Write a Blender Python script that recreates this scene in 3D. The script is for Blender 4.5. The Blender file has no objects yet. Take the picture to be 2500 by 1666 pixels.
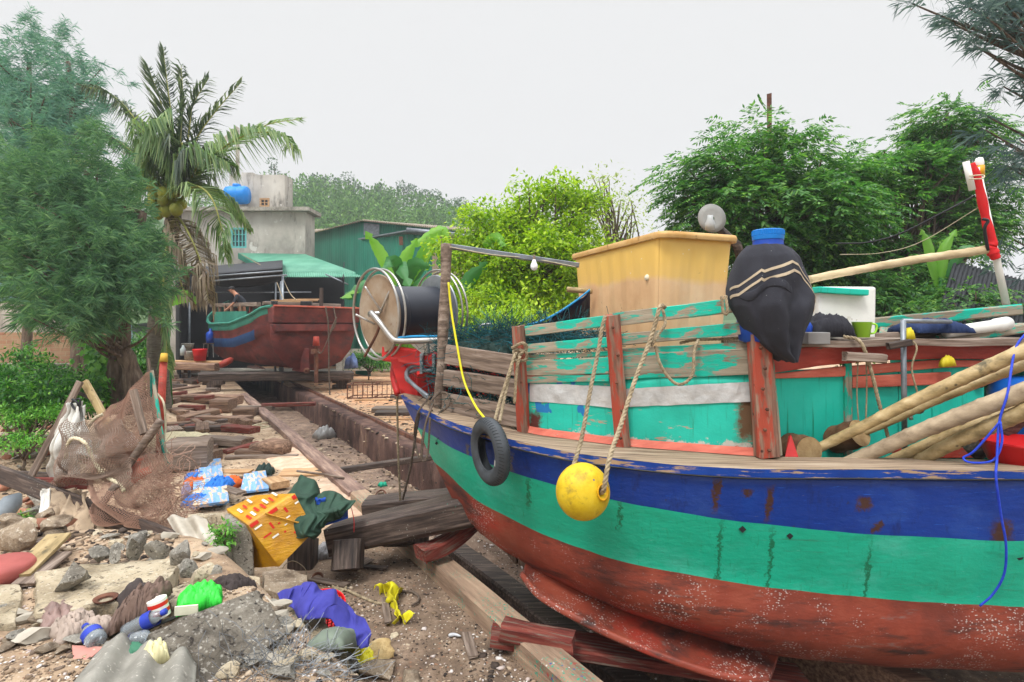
import bpy, math, random
import numpy as np
from mathutils import Vector, Matrix, noise as mnoise
R = math.radians
random.seed(7); rng = np.random.default_rng(7)
S = bpy.context.scene
# ---------------- camera, sky, sun, exposure ----------------
F = 1389.0; CZ = 2.5; HOR = 781.0        # focal length in photo pixels, eye height, horizon row
cam = bpy.data.objects.new('camera', bpy.data.cameras.new('camera'))
S.collection.objects.link(cam); S.camera = cam
cam.location = (0, 0, CZ); cam.rotation_euler = (R(90), 0, 0)
cam.data.sensor_width = 36; cam.data.lens = 36*F/2500
cam.data.shift_y = -(833-HOR)/2500; cam.data.clip_end = 2000; cam.data.clip_start = 0.05
W = bpy.data.worlds.new('World'); S.world = W; W.use_nodes = True
nt = W.node_tree; bg = nt.nodes['Background']
sky = nt.nodes.new('ShaderNodeTexSky'); sky.sky_type = 'NISHITA'; sky.sun_disc = False
sky.sun_elevation = R(58); sky.sun_rotation = R(150); sky.air_density = 1.5; sky.dust_density = 6
hs = nt.nodes.new('ShaderNodeHueSaturation'); hs.inputs['Saturation'].default_value = .12
nt.links.new(sky.outputs[0], hs.inputs['Color'])
tc = nt.nodes.new('ShaderNodeTexCoord'); sp = nt.nodes.new('ShaderNodeSeparateXYZ')
nt.links.new(tc.outputs['Generated'], sp.inputs[0])
rp = nt.nodes.new('ShaderNodeValToRGB')           # overcast cloud: even near the horizon, brighter overhead
rp.color_ramp.elements[0].position = 0.0; rp.color_ramp.elements[0].color = (.565, .568, .571, 1)
rp.color_ramp.elements[1].position = 0.5; rp.color_ramp.elements[1].color = (.575, .578, .581, 1)
e = rp.color_ramp.elements.new(0.95); e.color = (2.3, 2.35, 2.45, 1)
nt.links.new(sp.outputs[2], rp.inputs[0])
scl = nt.nodes.new('ShaderNodeVectorMath'); scl.operation = 'SCALE'; scl.inputs[3].default_value = 10.0
nt.links.new(rp.outputs[0], scl.inputs[0])
mx = nt.nodes.new('ShaderNodeMixRGB'); mx.inputs[0].default_value = .94
nt.links.new(hs.outputs[0], mx.inputs[1]); nt.links.new(scl.outputs[0], mx.inputs[2])
nt.links.new(mx.outputs[0], bg.inputs[0]); bg.inputs[1].default_value = 0.1
sun = bpy.data.objects.new('sun', bpy.data.lights.new('sun', 'SUN')); S.collection.objects.link(sun)
sun.data.energy = 1.5; sun.data.angle = R(14); sun.data.color = (1, .97, .92)
sun.rotation_euler = (R(32), 0, R(-30+0))
S.view_settings.view_transform = 'Standard'; S.view_settings.look = 'None'
S.view_settings.exposure = 0.6; S.view_settings.gamma = 1
# ---------------- helpers ----------------
def P(px, py, Y): return Vector(((px-1250)/F*Y, Y, CZ-(py-HOR)/F*Y))
SA, CA = math.sin(R(32)), math.cos(R(32))           # the slipway runs 32 degrees left of the view
def uv(x, y): return (-SA*x+CA*y, CA*x+SA*y)
def xy(u, v): return (-SA*u+CA*v, CA*u+SA*v)
def sst(a, b, x):
    t = np.clip((np.asarray(x, float)-a)/(b-a), 0, 1); return t*t*(3-2*t)
_g = rng.random((256, 256))
def vn(x, y):
    x = np.asarray(x, float); y = np.asarray(y, float)
    xi = np.floor(x).astype(int); yi = np.floor(y).astype(int); fx = x-xi; fy = y-yi
    fx = fx*fx*(3-2*fx); fy = fy*fy*(3-2*fy)
    a = _g[xi % 256, yi % 256]; b = _g[(xi+1) % 256, yi % 256]; c = _g[xi % 256, (yi+1) % 256]; d = _g[(xi+1) % 256, (yi+1) % 256]
    return (a*(1-fx)+b*fx)*(1-fy)+(c*(1-fx)+d*fx)*fy
def fbm(x, y, o=4):
    s = 0; a = .5
    for i in range(o): s = s+a*(vn(x*2**i+7*i, y*2**i+13*i)-.5); a *= .55
    return s
V0, V1, V2 = 2.53, 4.12, 4.67
def gz(x, y, fine=True):
    x = np.asarray(x, float); y = np.asarray(y, float)
    u = -SA*x+CA*y; v = CA*x+SA*y
    z = .05*fbm(x*.9, y*.9)
    if fine: z = z+.03*fbm(x*4, y*4)
    # bank of broken concrete and soil at the left front
    d = (-(x+2.5)*.72-(y-5.4)*.69)          # distance south-west of the bank line
    z = z+.62*sst(-.1, .55, d)*sst(6.3, 4.6, y)+.12*sst(1.2, -.6, v)*sst(12, 7, y)
    z = z + .35*sst(-7, -12, x)*sst(30, 15, y)
    tr = sst(V0-.01, V0, v)*sst(V1+.01, V1, v)*sst(38, 37.9, u)
    basin = sst(V0-.01, V0, v)*sst(5.95, 5.9, u)*sst(13, 12.5, v)
    dep = np.maximum(tr, basin)
    fl = -.66+.16*fbm(x*1.3, y*1.3)+.08*fbm(x*5, y*5)+.25*sst(12, 9, u)*sst(4.2, 3.6, v)*sst(6.2, 7, u)
    z = z*(1-dep)+fl*dep
    z = z+14*sst(50, 130, y)
    return z
_YS = .8*1.012**np.arange(480)
def GPA(px, py):
    "where the view rays through photo pixels meet the ground"
    px = np.atleast_1d(np.asarray(px, float)); py = np.atleast_1d(np.asarray(py, float)); out = []
    for a in range(0, len(px), 1500):
        x = (px[a:a+1500, None]-1250)/F; y = (py[a:a+1500, None]-HOR)/F; ys = _YS[None, :]*np.ones_like(x)
        h = CZ-y*ys-gz(x*ys, ys, False); k = np.argmax(h <= 0, 1); k = np.where((h <= 0).any(1), k, len(_YS)-1); k = np.maximum(k, 1); i = np.arange(len(k))
        h0, h1 = h[i, k-1], h[i, k]; t = np.clip(h0/(h0-h1+1e-9), 0, 1); yy = _YS[k-1]*(1-t)+_YS[k]*t; out.append(np.stack([x[:, 0]*yy, yy, CZ-y[:, 0]*yy], 1))
    return np.concatenate(out)
def GP(px, py): return Vector(GPA(px, py)[0])
WLOC = {}
def link(o, parent=None, wl=Vector((0, 0, 0))):
    S.collection.objects.link(o); wl = Vector(wl)
    if parent is not None:
        o.parent = parent; o.location = wl-WLOC.get(parent, Vector(parent.location))
    else: o.location = wl
    WLOC[o] = wl; return o
def tag(o, label=None, cat=None, group=None, kind=None):
    if label: o['label'] = label
    if cat: o['category'] = cat
    if group: o['group'] = group
    if kind: o['kind'] = kind
    return o
def empty(name, loc, label, cat, group=None):
    o = bpy.data.objects.new(name, None); o.empty_display_size = .1
    return tag(link(o, None, loc), label, cat, group)
def mkobj(name, V, Fc, mats, parent=None, loc=None, midx=None, smooth=True, rot=None):
    me = bpy.data.meshes.new(name)
    V = np.asarray(V, float).reshape(-1, 3)
    if loc is None: loc = WLOC[parent] if parent is not None else (Vector((V[:, 0].mean(), V[:, 1].mean(), V[:, 2].min())) if len(V) else Vector((0, 0, 0)))
    loc = Vector(loc)
    if rot is None: V = V-np.array(loc)
    if isinstance(Fc, np.ndarray):
        n = Fc.shape[1]; m = len(Fc)
        me.vertices.add(len(V)); me.vertices.foreach_set('co', V.ravel())
        me.loops.add(n*m); me.loops.foreach_set('vertex_index', Fc.ravel().astype(np.int32))
        me.polygons.add(m); me.polygons.foreach_set('loop_start', np.arange(m, dtype=np.int32)*n)
        me.polygons.foreach_set('loop_total', np.full(m, n, np.int32)); me.update(calc_edges=True)
    else:
        me.from_pydata([tuple(v) for v in V], [], Fc); me.update()
    if not isinstance(mats, (list, tuple)): mats = [mats]
    for m_ in mats: me.materials.append(m_)
    if midx is not None: me.polygons.foreach_set('material_index', np.asarray(midx, np.int32))
    if smooth: me.polygons.foreach_set('use_smooth', np.ones(len(me.polygons), bool))
    o = bpy.data.objects.new(name, me)
    if rot is not None: o.rotation_euler = rot.to_euler() if isinstance(rot, Matrix) else rot
    return link(o, parent, loc)
class MB:
    def __init__(s): s.v = []; s.f = []; s.m = []
    def add(s, V, Fc, mi=0):
        b = len(s.v); s.v += [tuple(v) for v in V]; s.f += [tuple(i+b for i in f) for f in Fc]; s.m += [mi]*len(Fc); return s
    def box(s, c, sz, mi=0, rot=None):
        c = Vector(c); V = []
        for i in range(8):
            p = Vector(((1 if i & 1 else -1)*sz[0]/2, (1 if i & 2 else -1)*sz[1]/2, (1 if i & 4 else -1)*sz[2]/2))
            if rot is not None: p = rot @ p
            V.append(c+p)
        return s.add(V, [(0, 2, 3, 1), (4, 5, 7, 6), (0, 1, 5, 4), (2, 6, 7, 3), (0, 4, 6, 2), (1, 3, 7, 5)], mi)
    def hexa(s, bot, top, mi=0):
        "bot and top: four points each, same turn"
        return s.add(list(bot)+list(top), [(3, 2, 1, 0), (4, 5, 6, 7), (0, 1, 5, 4), (1, 2, 6, 5), (2, 3, 7, 6), (3, 0, 4, 7)], mi)
    def tube(s, pts, r, n=8, mi=0, cap=True, closed=False):
        pts = [Vector(p) for p in pts]; N = len(pts)
        rr = r if isinstance(r, (list, tuple, np.ndarray)) else [r]*N
        V = []; up = None
        for i, p in enumerate(pts):
            a = pts[(i-1) % N] if (closed or i > 0) else p; b = pts[(i+1) % N] if (closed or i < N-1) else p
            d = (b-a).normalized() if (b-a).length > 1e-9 else Vector((0, 0, 1))
            if up is None: up = Vector((0, 0, 1)) if abs(d.z) < .9 else Vector((1, 0, 0))
            sx = d.cross(up).normalized(); up = sx.cross(d).normalized()
            for k in range(n):
                t = 2*math.pi*k/n; V.append(p+sx*math.cos(t)*rr[i]+up*math.sin(t)*rr[i])
        Fc = []
        for i in range(N if closed else N-1):
            j = (i+1) % N
            for k in range(n): k2 = (k+1) % n; Fc.append((i*n+k, i*n+k2, j*n+k2, j*n+k))
        if cap and not closed:
            Fc.append(tuple(range(n-1, -1, -1))); Fc.append(tuple((N-1)*n+k for k in range(n)))
        return s.add(V, Fc, mi)
    def lathe(s, prof, c, axis=(0, 0, 1), n=28, mi=0, closed=False):
        c = Vector(c); q = Vector(axis).normalized().to_track_quat('Z', 'Y'); V = []; Fc = []
        for (r, z) in prof:
            for k in range(n):
                t = 2*math.pi*k/n; V.append(c+q @ Vector((r*math.cos(t), r*math.sin(t), z)))
        m = len(prof)
        for i in range(m if closed else m-1):
            j = (i+1) % m
            for k in range(n): k2 = (k+1) % n; Fc.append((i*n+k, i*n+k2, j*n+k2, j*n+k))
        return s.add(V, Fc, mi)
    def grid(s, fn, nu, nv, mi=0):
        V = [fn(i/nu, j/nv) for j in range(nv+1) for i in range(nu+1)]
        return s.add(V, [(j*(nu+1)+i, j*(nu+1)+i+1, (j+1)*(nu+1)+i+1, (j+1)*(nu+1)+i) for j in range(nv) for i in range(nu)], mi)
    def build(s, name, mats, parent=None, loc=None, smooth=False, th=None, bev=None, sub=None):
        o = mkobj(name, np.array(s.v), s.f, mats, parent, loc, s.m, smooth)
        if th: m = o.modifiers.new('solid', 'SOLIDIFY'); m.thickness = th; m.offset = 0
        if bev: m = o.modifiers.new('bevel', 'BEVEL'); m.width = bev; m.segments = 2; m.limit_method = 'ANGLE'
        if sub: m = o.modifiers.new('sub', 'SUBSURF'); m.levels = sub; m.render_levels = sub
        return o
def smooth_angle(o, a=40):
    try:
        o.data.polygons.foreach_set('use_smooth', np.ones(len(o.data.polygons), bool)); o.data.set_sharp_from_angle(angle=R(a))
    except Exception: pass
    return o
def cr(pts, n=8):
    "Catmull-Rom curve through points"
    p = [Vector(q) for q in pts]; p = [p[0]*2-p[1]]+p+[p[-1]*2-p[-2]]; out = []
    for i in range(1, len(p)-2):
        for k in range(n):
            t = k/n; a, b, c, d = p[i-1:i+3]
            out.append(.5*((2*b)+(c-a)*t+(2*a-5*b+4*c-d)*t*t+(-a+3*b-3*c+d)*t**3))
    out.append(p[-2]); return out
def rope_mb(mb, pts, r=.012, pitch=.07, n=6, mi=0):
    pts = cr(pts, 10); L = [0]
    for a, b in zip(pts, pts[1:]): L.append(L[-1]+(b-a).length)
    N = max(4, int(L[-1]/(pitch/7))); N = min(N, 900)
    xs = np.linspace(0, L[-1], N); A = np.array([list(p) for p in pts])
    C = np.stack([np.interp(xs, L, A[:, k]) for k in range(3)], 1)
    d = np.gradient(C, axis=0); d /= np.linalg.norm(d, axis=1)[:, None]+1e-9
    ref = np.array([0.3, .9, .25]); s1 = np.cross(d, ref); s1 /= np.linalg.norm(s1, axis=1)[:, None]+1e-9; s2 = np.cross(d, s1)
    for k in range(3):
        ph = 2*math.pi*k/3+2*math.pi*xs/pitch
        Q = C+(s1*np.cos(ph)[:, None]+s2*np.sin(ph)[:, None])*r*.52
        mb.tube([Vector(q) for q in Q], r*.55, n, mi)
    return mb
def rope(name, pts, r, mat, parent=None, label=None, cat='rope', group=None, pitch=None):
    mb = MB(); rope_mb(mb, pts, r, pitch or r*6.5)
    o = mb.build(name, mat, parent, smooth=True)
    if label: tag(o, label, cat, group)
    return o
def cord(name, pts, r, mat, parent=None, label=None, cat='cord', group=None, n=6, sm=8):
    o = MB().tube(cr(pts, sm), r, n).build(name, mat, parent, smooth=True)
    if label: tag(o, label, cat, group)
    return o
def plank(name, p0, p1, w, t, mat, parent=None, label=None, cat=None, group=None, up=(0, 0, 1), rough=.004, seg=12, taper=1.0, bend=0, curve=None, mats=None, midx=None):
    "board from p0 to p1: w across, t thick (t along up); length lies on local X so the grain follows it"
    p0 = Vector(p0); p1 = Vector(p1); x = (p1-p0); L = x.length; x.normalize()
    z = Vector(up); z = (z-x*z.dot(x)); z = z.normalized() if z.length > 1e-4 else x.orthogonal().normalized()
    y = z.cross(x); M = Matrix((x, y, z)).transposed()
    ch = min(w, t)*.14; V = []; so = random.random()*99
    prof = [(-w/2+ch, -t/2), (w/2-ch, -t/2), (w/2, -t/2+ch), (w/2, t/2-ch), (w/2-ch, t/2), (-w/2+ch, t/2), (-w/2, t/2-ch), (-w/2, -t/2+ch)]
    for i in range(seg+1):
        f = i/seg; sc = 1+(taper-1)*f; bz = bend*4*f*(1-f)
        for k, (a, b) in enumerate(prof):
            nz = mnoise.noise_vector(Vector((f*L*3+so, k*.7, so)))*rough
            ex = (random.random()-.5)*rough*3 if i in (0, seg) else 0
            cyc = curve(f) if curve else 0
            V.append((L*f+ex, a*sc+nz.y+cyc, b*sc+nz.z+bz))
    Fc = [(i*8+k, i*8+(k+1) % 8, (i+1)*8+(k+1) % 8, (i+1)*8+k) for i in range(seg) for k in range(8)]
    Fc += [tuple(range(7, -1, -1)), tuple(seg*8+k for k in range(8))]
    o = mkobj(name, V, Fc, mats or mat, parent, p0, midx, False, M)
    if label: tag(o, label, cat or 'plank', group)
    return o
def ico(sub=2):
    import bmesh
    bm = bmesh.new(); bmesh.ops.create_icosphere(bm, subdivisions=sub, radius=1)
    V = np.array([v.co[:] for v in bm.verts]); Fc = np.array([[v.index for v in f.verts] for f in bm.faces]); bm.free(); return V, Fc
ICO = {k: ico(k) for k in (1, 2, 3, 4)}
def rock(name, loc, size, mat, label=None, cat='rubble', group=None, parent=None, seed=0, sub=3, cuts=12, rotz=None, rough=.08, tilt=0):
    r_ = np.random.default_rng(seed+101); V, Fc = ICO[sub]; V = V.copy()*1.25
    for _ in range(cuts):
        n = r_.normal(size=3); n /= np.linalg.norm(n); d = r_.uniform(.38, .72)
        k = V@n; V = V-np.outer(np.maximum(k-d, 0), n)
    nn = np.array([mnoise.fractal(Vector(v*2.2)+Vector((seed*3.1, 0, 0)), 1, 2, 4) for v in V])
    V = V*(1+rough*nn)[:, None]
    V = V/np.abs(V).max(0)*np.array(size)/2
    V[:, 2] += size[2]/2
    a = r_.uniform(0, 6.28) if rotz is None else rotz
    M = Matrix.Rotation(a, 3, 'Z') @ Matrix.Rotation(tilt, 3, 'X')
    V = V@np.array(M).T
    o = mkobj(name, V+np.array(loc), Fc, mat, parent, loc, None, False)
    smooth_angle(o, 28)
    if label: tag(o, label, cat, group)
    return o
# ---------------- materials ----------------
class NB:
    def __init__(s, name):
        s.m = bpy.data.materials.new(name); s.m.use_nodes = True; s.t = s.m.node_tree; s.n = s.t.nodes; s.l = s.t.links
        s.b = s.n['Principled BSDF']; s.tc = s.n.new('ShaderNodeTexCoord')
    def lk(s, a, b): s.l.new(a, b)
    def mp(s, scale=(1, 1, 1), loc=(0, 0, 0), coord='Object'):
        m = s.n.new('ShaderNodeMapping'); m.inputs['Scale'].default_value = scale; m.inputs['Location'].default_value = loc
        s.lk(s.tc.outputs[coord], m.inputs[0]); return m.outputs[0]
    def noise(s, vec, scale, detail=6, rough=.6, dist=0):
        n = s.n.new('ShaderNodeTexNoise'); n.inputs['Scale'].default_value = scale; n.inputs['Detail'].default_value = detail
        n.inputs['Roughness'].default_value = rough; n.inputs['Distortion'].default_value = dist; s.lk(vec, n.inputs['Vector']); return n.outputs['Fac']
    def ramp(s, f, stops):
        r = s.n.new('ShaderNodeValToRGB'); e = r.color_ramp.elements
        while len(e) < len(stops): e.new(.5)
        for i, (p, c) in enumerate(stops):
            e[i].position = p; e[i].color = (c, c, c, 1) if isinstance(c, (int, float)) else (*c, 1)
        s.lk(f, r.inputs[0]); return r.outputs[0]
    def mix(s, f, a, b, mode='MIX'):
        m = s.n.new('ShaderNodeMixRGB'); m.blend_type = mode
        for i, x in ((0, f), (1, a), (2, b)):
            if isinstance(x, (int, float)): m.inputs[i].default_value = x if i == 0 else (x, x, x, 1)
            elif isinstance(x, tuple): m.inputs[i].default_value = (*x, 1)
            else: s.lk(x, m.inputs[i])
        return m.outputs[0]
    def math(s, op, a, b=0, clamp=False):
        m = s.n.new('ShaderNodeMath'); m.operation = op; m.use_clamp = clamp
        for i, x in ((0, a), (1, b)):
            if isinstance(x, (int, float)): m.inputs[i].default_value = x
            else: s.lk(x, m.inputs[i])
        return m.outputs[0]
def mat(name, stops, scale=3, stretch=(1, 1, 1), rough=.85, bump=.3, bscale=None, over=(), rnd=.12, metal=0, spec=.3, detail=7, bdist=.01, dist=0, trans=0):
    """stops: colour ramp over noise; over: (kind, colour, scale, lo, hi, stretch, extra) layers put on top"""
    q = NB(name); v = q.mp(stretch, (random.random()*9, 0, 0))
    c = q.ramp(q.noise(v, scale, detail, .62, dist), stops)
    for o in over:
        kind, col, sc, lo, hi = o[:5]; st = o[5] if len(o) > 5 else (1, 1, 1)
        vv = q.mp(st, (random.random()*9, 3, 1))
        if kind == 'n': f = q.ramp(q.noise(vv, sc, 8, .65), [(lo, 0.0), (hi, 1.0)])
        elif kind == 'v':                              # round specks, thinned by a coarse noise
            w = q.n.new('ShaderNodeTexVoronoi'); w.inputs['Scale'].default_value = sc; q.lk(vv, w.inputs['Vector'])
            f1 = q.ramp(w.outputs['Distance'], [(lo, 1.0), (hi, 0.0)]); f2 = q.ramp(q.noise(vv, sc*.07, 5, .7), [(o[6], 0.0), (o[6]+.09, 1.0)])
            sep = q.n.new('ShaderNodeSeparateColor'); q.lk(w.outputs['Color'], sep.inputs[0])
            f3 = q.math('GREATER_THAN', sep.outputs[0], o[7] if len(o) > 7 else .4)
            f = q.math('MULTIPLY', q.math('MULTIPLY', f1, f2), f3)
        c = q.mix(f, c, col)
    if rnd:
        oi = q.n.new('ShaderNodeObjectInfo'); k = q.math('ADD', q.math('MULTIPLY', oi.outputs['Random'], 2*rnd), 1-rnd)
        c = q.mix(1.0, c, q.ramp(k, [(0, 0.0), (1, 1.0)]) if False else k, 'MULTIPLY')
    q.lk(c, q.b.inputs['Base Color'])
    q.b.inputs['Roughness'].default_value = rough; q.b.inputs['Metallic'].default_value = metal
    q.b.inputs['Specular IOR Level'].default_value = spec
    if trans: q.b.inputs['Transmission Weight'].default_value = trans
    if bump:
        bn = q.n.new('ShaderNodeBump'); bn.inputs['Strength'].default_value = bump; bn.inputs['Distance'].default_value = bdist
        q.lk(q.noise(v, bscale or scale*4, 10, .7), bn.inputs['Height']); q.lk(bn.outputs[0], q.b.inputs['Normal'])
    return q.m
def leafmat(name, stops, transl=.3, rough=.5, scale=.8):
    q = NB(name); g = q.n.new('ShaderNodeNewGeometry')
    f = q.math('ADD', q.math('MULTIPLY', g.outputs['Random Per Island'], .55), q.math('MULTIPLY', q.noise(q.mp(), scale, 3), .45))
    c = q.ramp(f, stops); q.lk(c, q.b.inputs['Base Color']); q.b.inputs['Roughness'].default_value = rough
    q.b.inputs['Specular IOR Level'].default_value = .35
    t = q.n.new('ShaderNodeBsdfTranslucent'); c2 = q.mix(1.0, c, (1.0, 1.15, .6), 'MULTIPLY'); q.lk(c2, t.inputs[0])
    m = q.n.new('ShaderNodeMixShader'); m.inputs[0].default_value = transl
    q.lk(q.b.outputs[0], m.inputs[1]); q.lk(t.outputs[0], m.inputs[2]); q.lk(m.outputs[0], q.n['Material Output'].inputs[0])
    return q.m
def C(r, g, b):
    f = lambda v: (v/255/12.92) if v/255 <= .04045 else ((v/255+.055)/1.055)**2.4
    return (f(r), f(g), f(b))
K = {}
G_ = (1, 14, 14)
K['wood'] = mat('grey_wood', [(.3, C(70, 58, 50)), (.5, C(120, 104, 92)), (.7, C(160, 146, 134))], 2.2, G_, bump=.6, bdist=.006)
K['wood_brown'] = mat('brown_wood', [(.3, C(66, 50, 42)), (.5, C(122, 96, 80)), (.72, C(170, 142, 118))], 2.2, G_, bump=.6, bdist=.006, rnd=.3)
K['wood_dark'] = mat('dark_wet_wood', [(.3, C(36, 30, 28)), (.5, C(72, 60, 54)), (.72, C(118, 102, 92))], 2.4, G_, bump=.6, bdist=.006, rough=.6, over=[('v', C(150, 150, 140), 40, .1, .3, (1, 1, 1), .52, .6), ('v', C(40, 130, 110), 26, .08, .25, (1, 1, 1), .56, .7)])
K['wood_fresh'] = mat('fresh_wood', [(.3, C(150, 112, 78)), (.5, C(182, 146, 108)), (.7, C(205, 172, 134))], 2.2, G_, bump=.4, rnd=.2)
K['wood_red'] = mat('red_stained_wood', [(.3, C(70, 30, 26)), (.5, C(116, 52, 44)), (.7, C(150, 84, 70))], 2.2, G_, bump=.5, over=[('n', C(120, 104, 92), 3, .52, .62, G_), ('v', C(40, 140, 120), 30, .08, .25, (1, 1, 1), .55, .7)])
K['wood_blue'] = mat('blue_flaked_wood', [(.3, C(96, 140, 190)), (.7, C(132, 172, 214))], 2, G_, bump=.5, over=[('n', C(205, 178, 148), 3.2, .5, .56, (1, 5, 5))])
K['deck'] = mat('deck_board', [(.28, C(84, 68, 54)), (.5, C(150, 130, 108)), (.72, C(186, 168, 146))], 1.6, (1, 16, 3), bump=.8, bdist=.006, over=[('n', C(50, 42, 38), 3, .66, .7, (1, 30, 3))], rnd=0)
TQ = C(24, 176, 152)
K['tq_worn'] = mat('turquoise_worn_wood', [(.3, C(112, 102, 86)), (.5, C(146, 136, 118)), (.7, C(168, 158, 140))], 2.4, G_, bump=.7, bdist=.006, over=[('n', TQ, 2.6, .52, .55, (1.2, 4, 4)), ('n', C(60, 160, 140), 5, .55, .6, (1, 5, 5))], rnd=.08)
K['tq'] = mat('turquoise_paint', [(.3, C(18, 166, 146)), (.5, C(26, 184, 162)), (.75, C(50, 196, 176))], 1.4, (1, 1, 1), rough=.55, bump=.5, bscale=12, bdist=.004, over=[
    ('n', C(22, 130, 96), 3, .58, .72, (9, 9, .5)), ('n', C(120, 86, 60), 2.6, .68, .71, (1, 1, 4)), ('n', C(178, 176, 162), 2.2, .66, .675, (1, 1, 3))], rnd=0)
K['red'] = mat('red_paint', [(.3, C(132, 46, 36)), (.55, C(164, 62, 48)), (.75, C(186, 92, 76))], 2.4, (1, 5, 5), rough=.55, bump=.5, over=[('n', C(110, 88, 72), 4, .64, .68, (1, 6, 6))], rnd=.06)
K['red_bright'] = mat('bright_red_paint', [(.3, C(170, 34, 34)), (.6, C(206, 50, 48)), (.8, C(222, 96, 90))], 2, (1, 3, 3), rough=.45, bump=.3, over=[('n', C(90, 40, 36), 5, .66, .7)], rnd=.04)
K['pink'] = mat('salmon_paint', [(.3, C(180, 82, 66)), (.6, C(206, 110, 90)), (.8, C(214, 150, 132))], 3, (1, 6, 6), rough=.6, bump=.4, over=[('n', C(170, 150, 130), 4, .62, .66, (1, 5, 5))], rnd=.04)
K['foil'] = mat('silver_tape', [(.3, C(170, 172, 172)), (.7, C(214, 216, 216))], 5, (1, 1, 1), rough=.38, bump=.9, bscale=11, bdist=.012, spec=.6, metal=.35, rnd=0)
K['rope'] = mat('hemp_rope', [(.3, C(110, 96, 74)), (.7, C(178, 162, 134))], 30, rough=.95, bump=0)
K['rope_grey'] = mat('grey_rope', [(.3, C(70, 60, 52)), (.7, C(116, 102, 90))], 30, rough=.95, bump=0)
K['twine'] = mat('pale_twine', [(.3, C(170, 160, 130)), (.7, C(206, 196, 170))], 30, rough=.9, bump=0)
K['blue_cord'] = mat('blue_cord', [(.3, C(34, 60, 190)), (.7, C(52, 84, 220))], 30, rough=.6, bump=0)
K['green_cord'] = mat('green_cord', [(.3, C(14, 84, 74)), (.7, C(22, 116, 100))], 30, rough=.8, bump=0)
K['yellow_cable'] = mat('yellow_cable', [(.3, C(220, 210, 30)), (.7, C(236, 226, 50))], 30, rough=.4, bump=0)
K['black_cable'] = mat('black_cable', [(.3, C(24, 26, 28)), (.7, C(40, 42, 46))], 30, rough=.5, bump=0)
K['steel'] = mat('stainless_tube', [(.3, C(150, 146, 140)), (.7, C(190, 188, 184))], 8, rough=.3, metal=.85, bump=.1, over=[('n', C(120, 84, 56), 9, .62, .7)])
K['galv'] = mat('galvanised_steel', [(.3, C(110, 116, 122)), (.7, C(150, 156, 162))], 8, rough=.45, metal=.6, bump=.1)
K['rust'] = mat('rusty_iron', [(.3, C(58, 38, 30)), (.55, C(104, 66, 50)), (.75, C(136, 96, 76))], 6, rough=.85, bump=.5)
K['rustdisc'] = mat('rust_stained_plate', [(.25, C(110, 82, 60)), (.5, C(164, 142, 118)), (.72, C(184, 172, 156))], 2.6, rough=.6, metal=.2, bump=.15, over=[('n', C(118, 74, 46), 6, .58, .7)])
K['rubber'] = mat('black_rubber', [(.3, C(34, 37, 40)), (.7, C(58, 62, 66))], 6, rough=.6, bump=.15, spec=.4)
K['drum'] = mat('dark_drum_plastic', [(.3, C(30, 34, 44)), (.7, C(42, 46, 56))], 3, rough=.42, bump=.08, spec=.4)
K['conc'] = mat('grey_concrete', [(.3, C(120, 115, 106)), (.5, C(168, 162, 150)), (.7, C(198, 192, 180))], 3, rough=.95, bump=1, bscale=40, bdist=.04, over=[('n', C(196, 190, 178), 42, .56, .62), ('n', C(74, 68, 60), 30, .58, .64), ('v', C(210, 206, 196), 34, .1, .3, (1, 1, 1), .45, .5), ('v', C(70, 66, 60), 28, .1, .3, (1, 1, 1), .5, .6)])  # fine light and dark speckle stands in for relief shading, besides real flecks
K['conc_tan'] = mat('tan_concrete', [(.3, C(152, 136, 112)), (.5, C(190, 174, 146)), (.7, C(210, 198, 174))], 2.2, rough=.95, bump=1, bscale=40, bdist=.03, over=[('n', C(214, 204, 184), 36, .58, .64), ('n', C(116, 104, 86), 26, .57, .63), ('n', C(112, 98, 76), 2.2, .5, .66), ('n', C(86, 78, 66), 9, .6, .66), ('n', C(120, 112, 98), 5, .56, .68), ('v', C(214, 208, 196), 40, .1, .25, (1, 1, 1), .52, .6)])  # finest speckle puts relief shading into the colour; broader patches are dirt
K['stone'] = mat('rubble_stone', [(.3, C(116, 98, 80)), (.5, C(164, 146, 124)), (.7, C(196, 182, 164))], 3, rough=.95, bump=1, bscale=40, bdist=.035, rnd=.3, over=[('n', C(206, 194, 176), 36, .57, .63), ('n', C(104, 88, 72), 5, .5, .64)])
K['brick'] = mat('old_brick', [(.3, C(118, 74, 58)), (.5, C(164, 114, 92)), (.7, C(190, 150, 128))], 4, rough=.95, bump=.6, rnd=.3)
K['asb'] = mat('fibre_cement', [(.3, C(140, 132, 118)), (.5, C(172, 164, 150)), (.7, C(200, 194, 182))], 2.4, rough=.85, bump=.3, bscale=18, over=[('n', C(96, 92, 82), 4, .6, .72), ('v', C(60, 120, 150), 9, .1, .2, (1, 1, 1), .58, .7)], rnd=.1)
K['bark'] = mat('tree_bark', [(.3, C(62, 52, 44)), (.5, C(100, 86, 74)), (.72, C(136, 122, 108))], 3, (6, 6, 1.2), rough=.95, bump=.9, bdist=.02)
K['bark_palm'] = mat('palm_bark', [(.3, C(70, 64, 56)), (.5, C(104, 96, 84)), (.72, C(136, 128, 114))], 3, (2, 2, 14), rough=.95, bump=.9, bdist=.02)
K['bamboo'] = mat('bamboo', [(.3, C(112, 96, 62)), (.5, C(162, 140, 98)), (.72, C(194, 174, 134))], 3, (1, 4, 4), rough=.55, bump=.3, over=[('n', C(84, 76, 54), 5, .6, .7), ('v', C(70, 60, 44), 22, .12, .3, (1, 1, 1), .5, .6)], rnd=.12)
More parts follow.
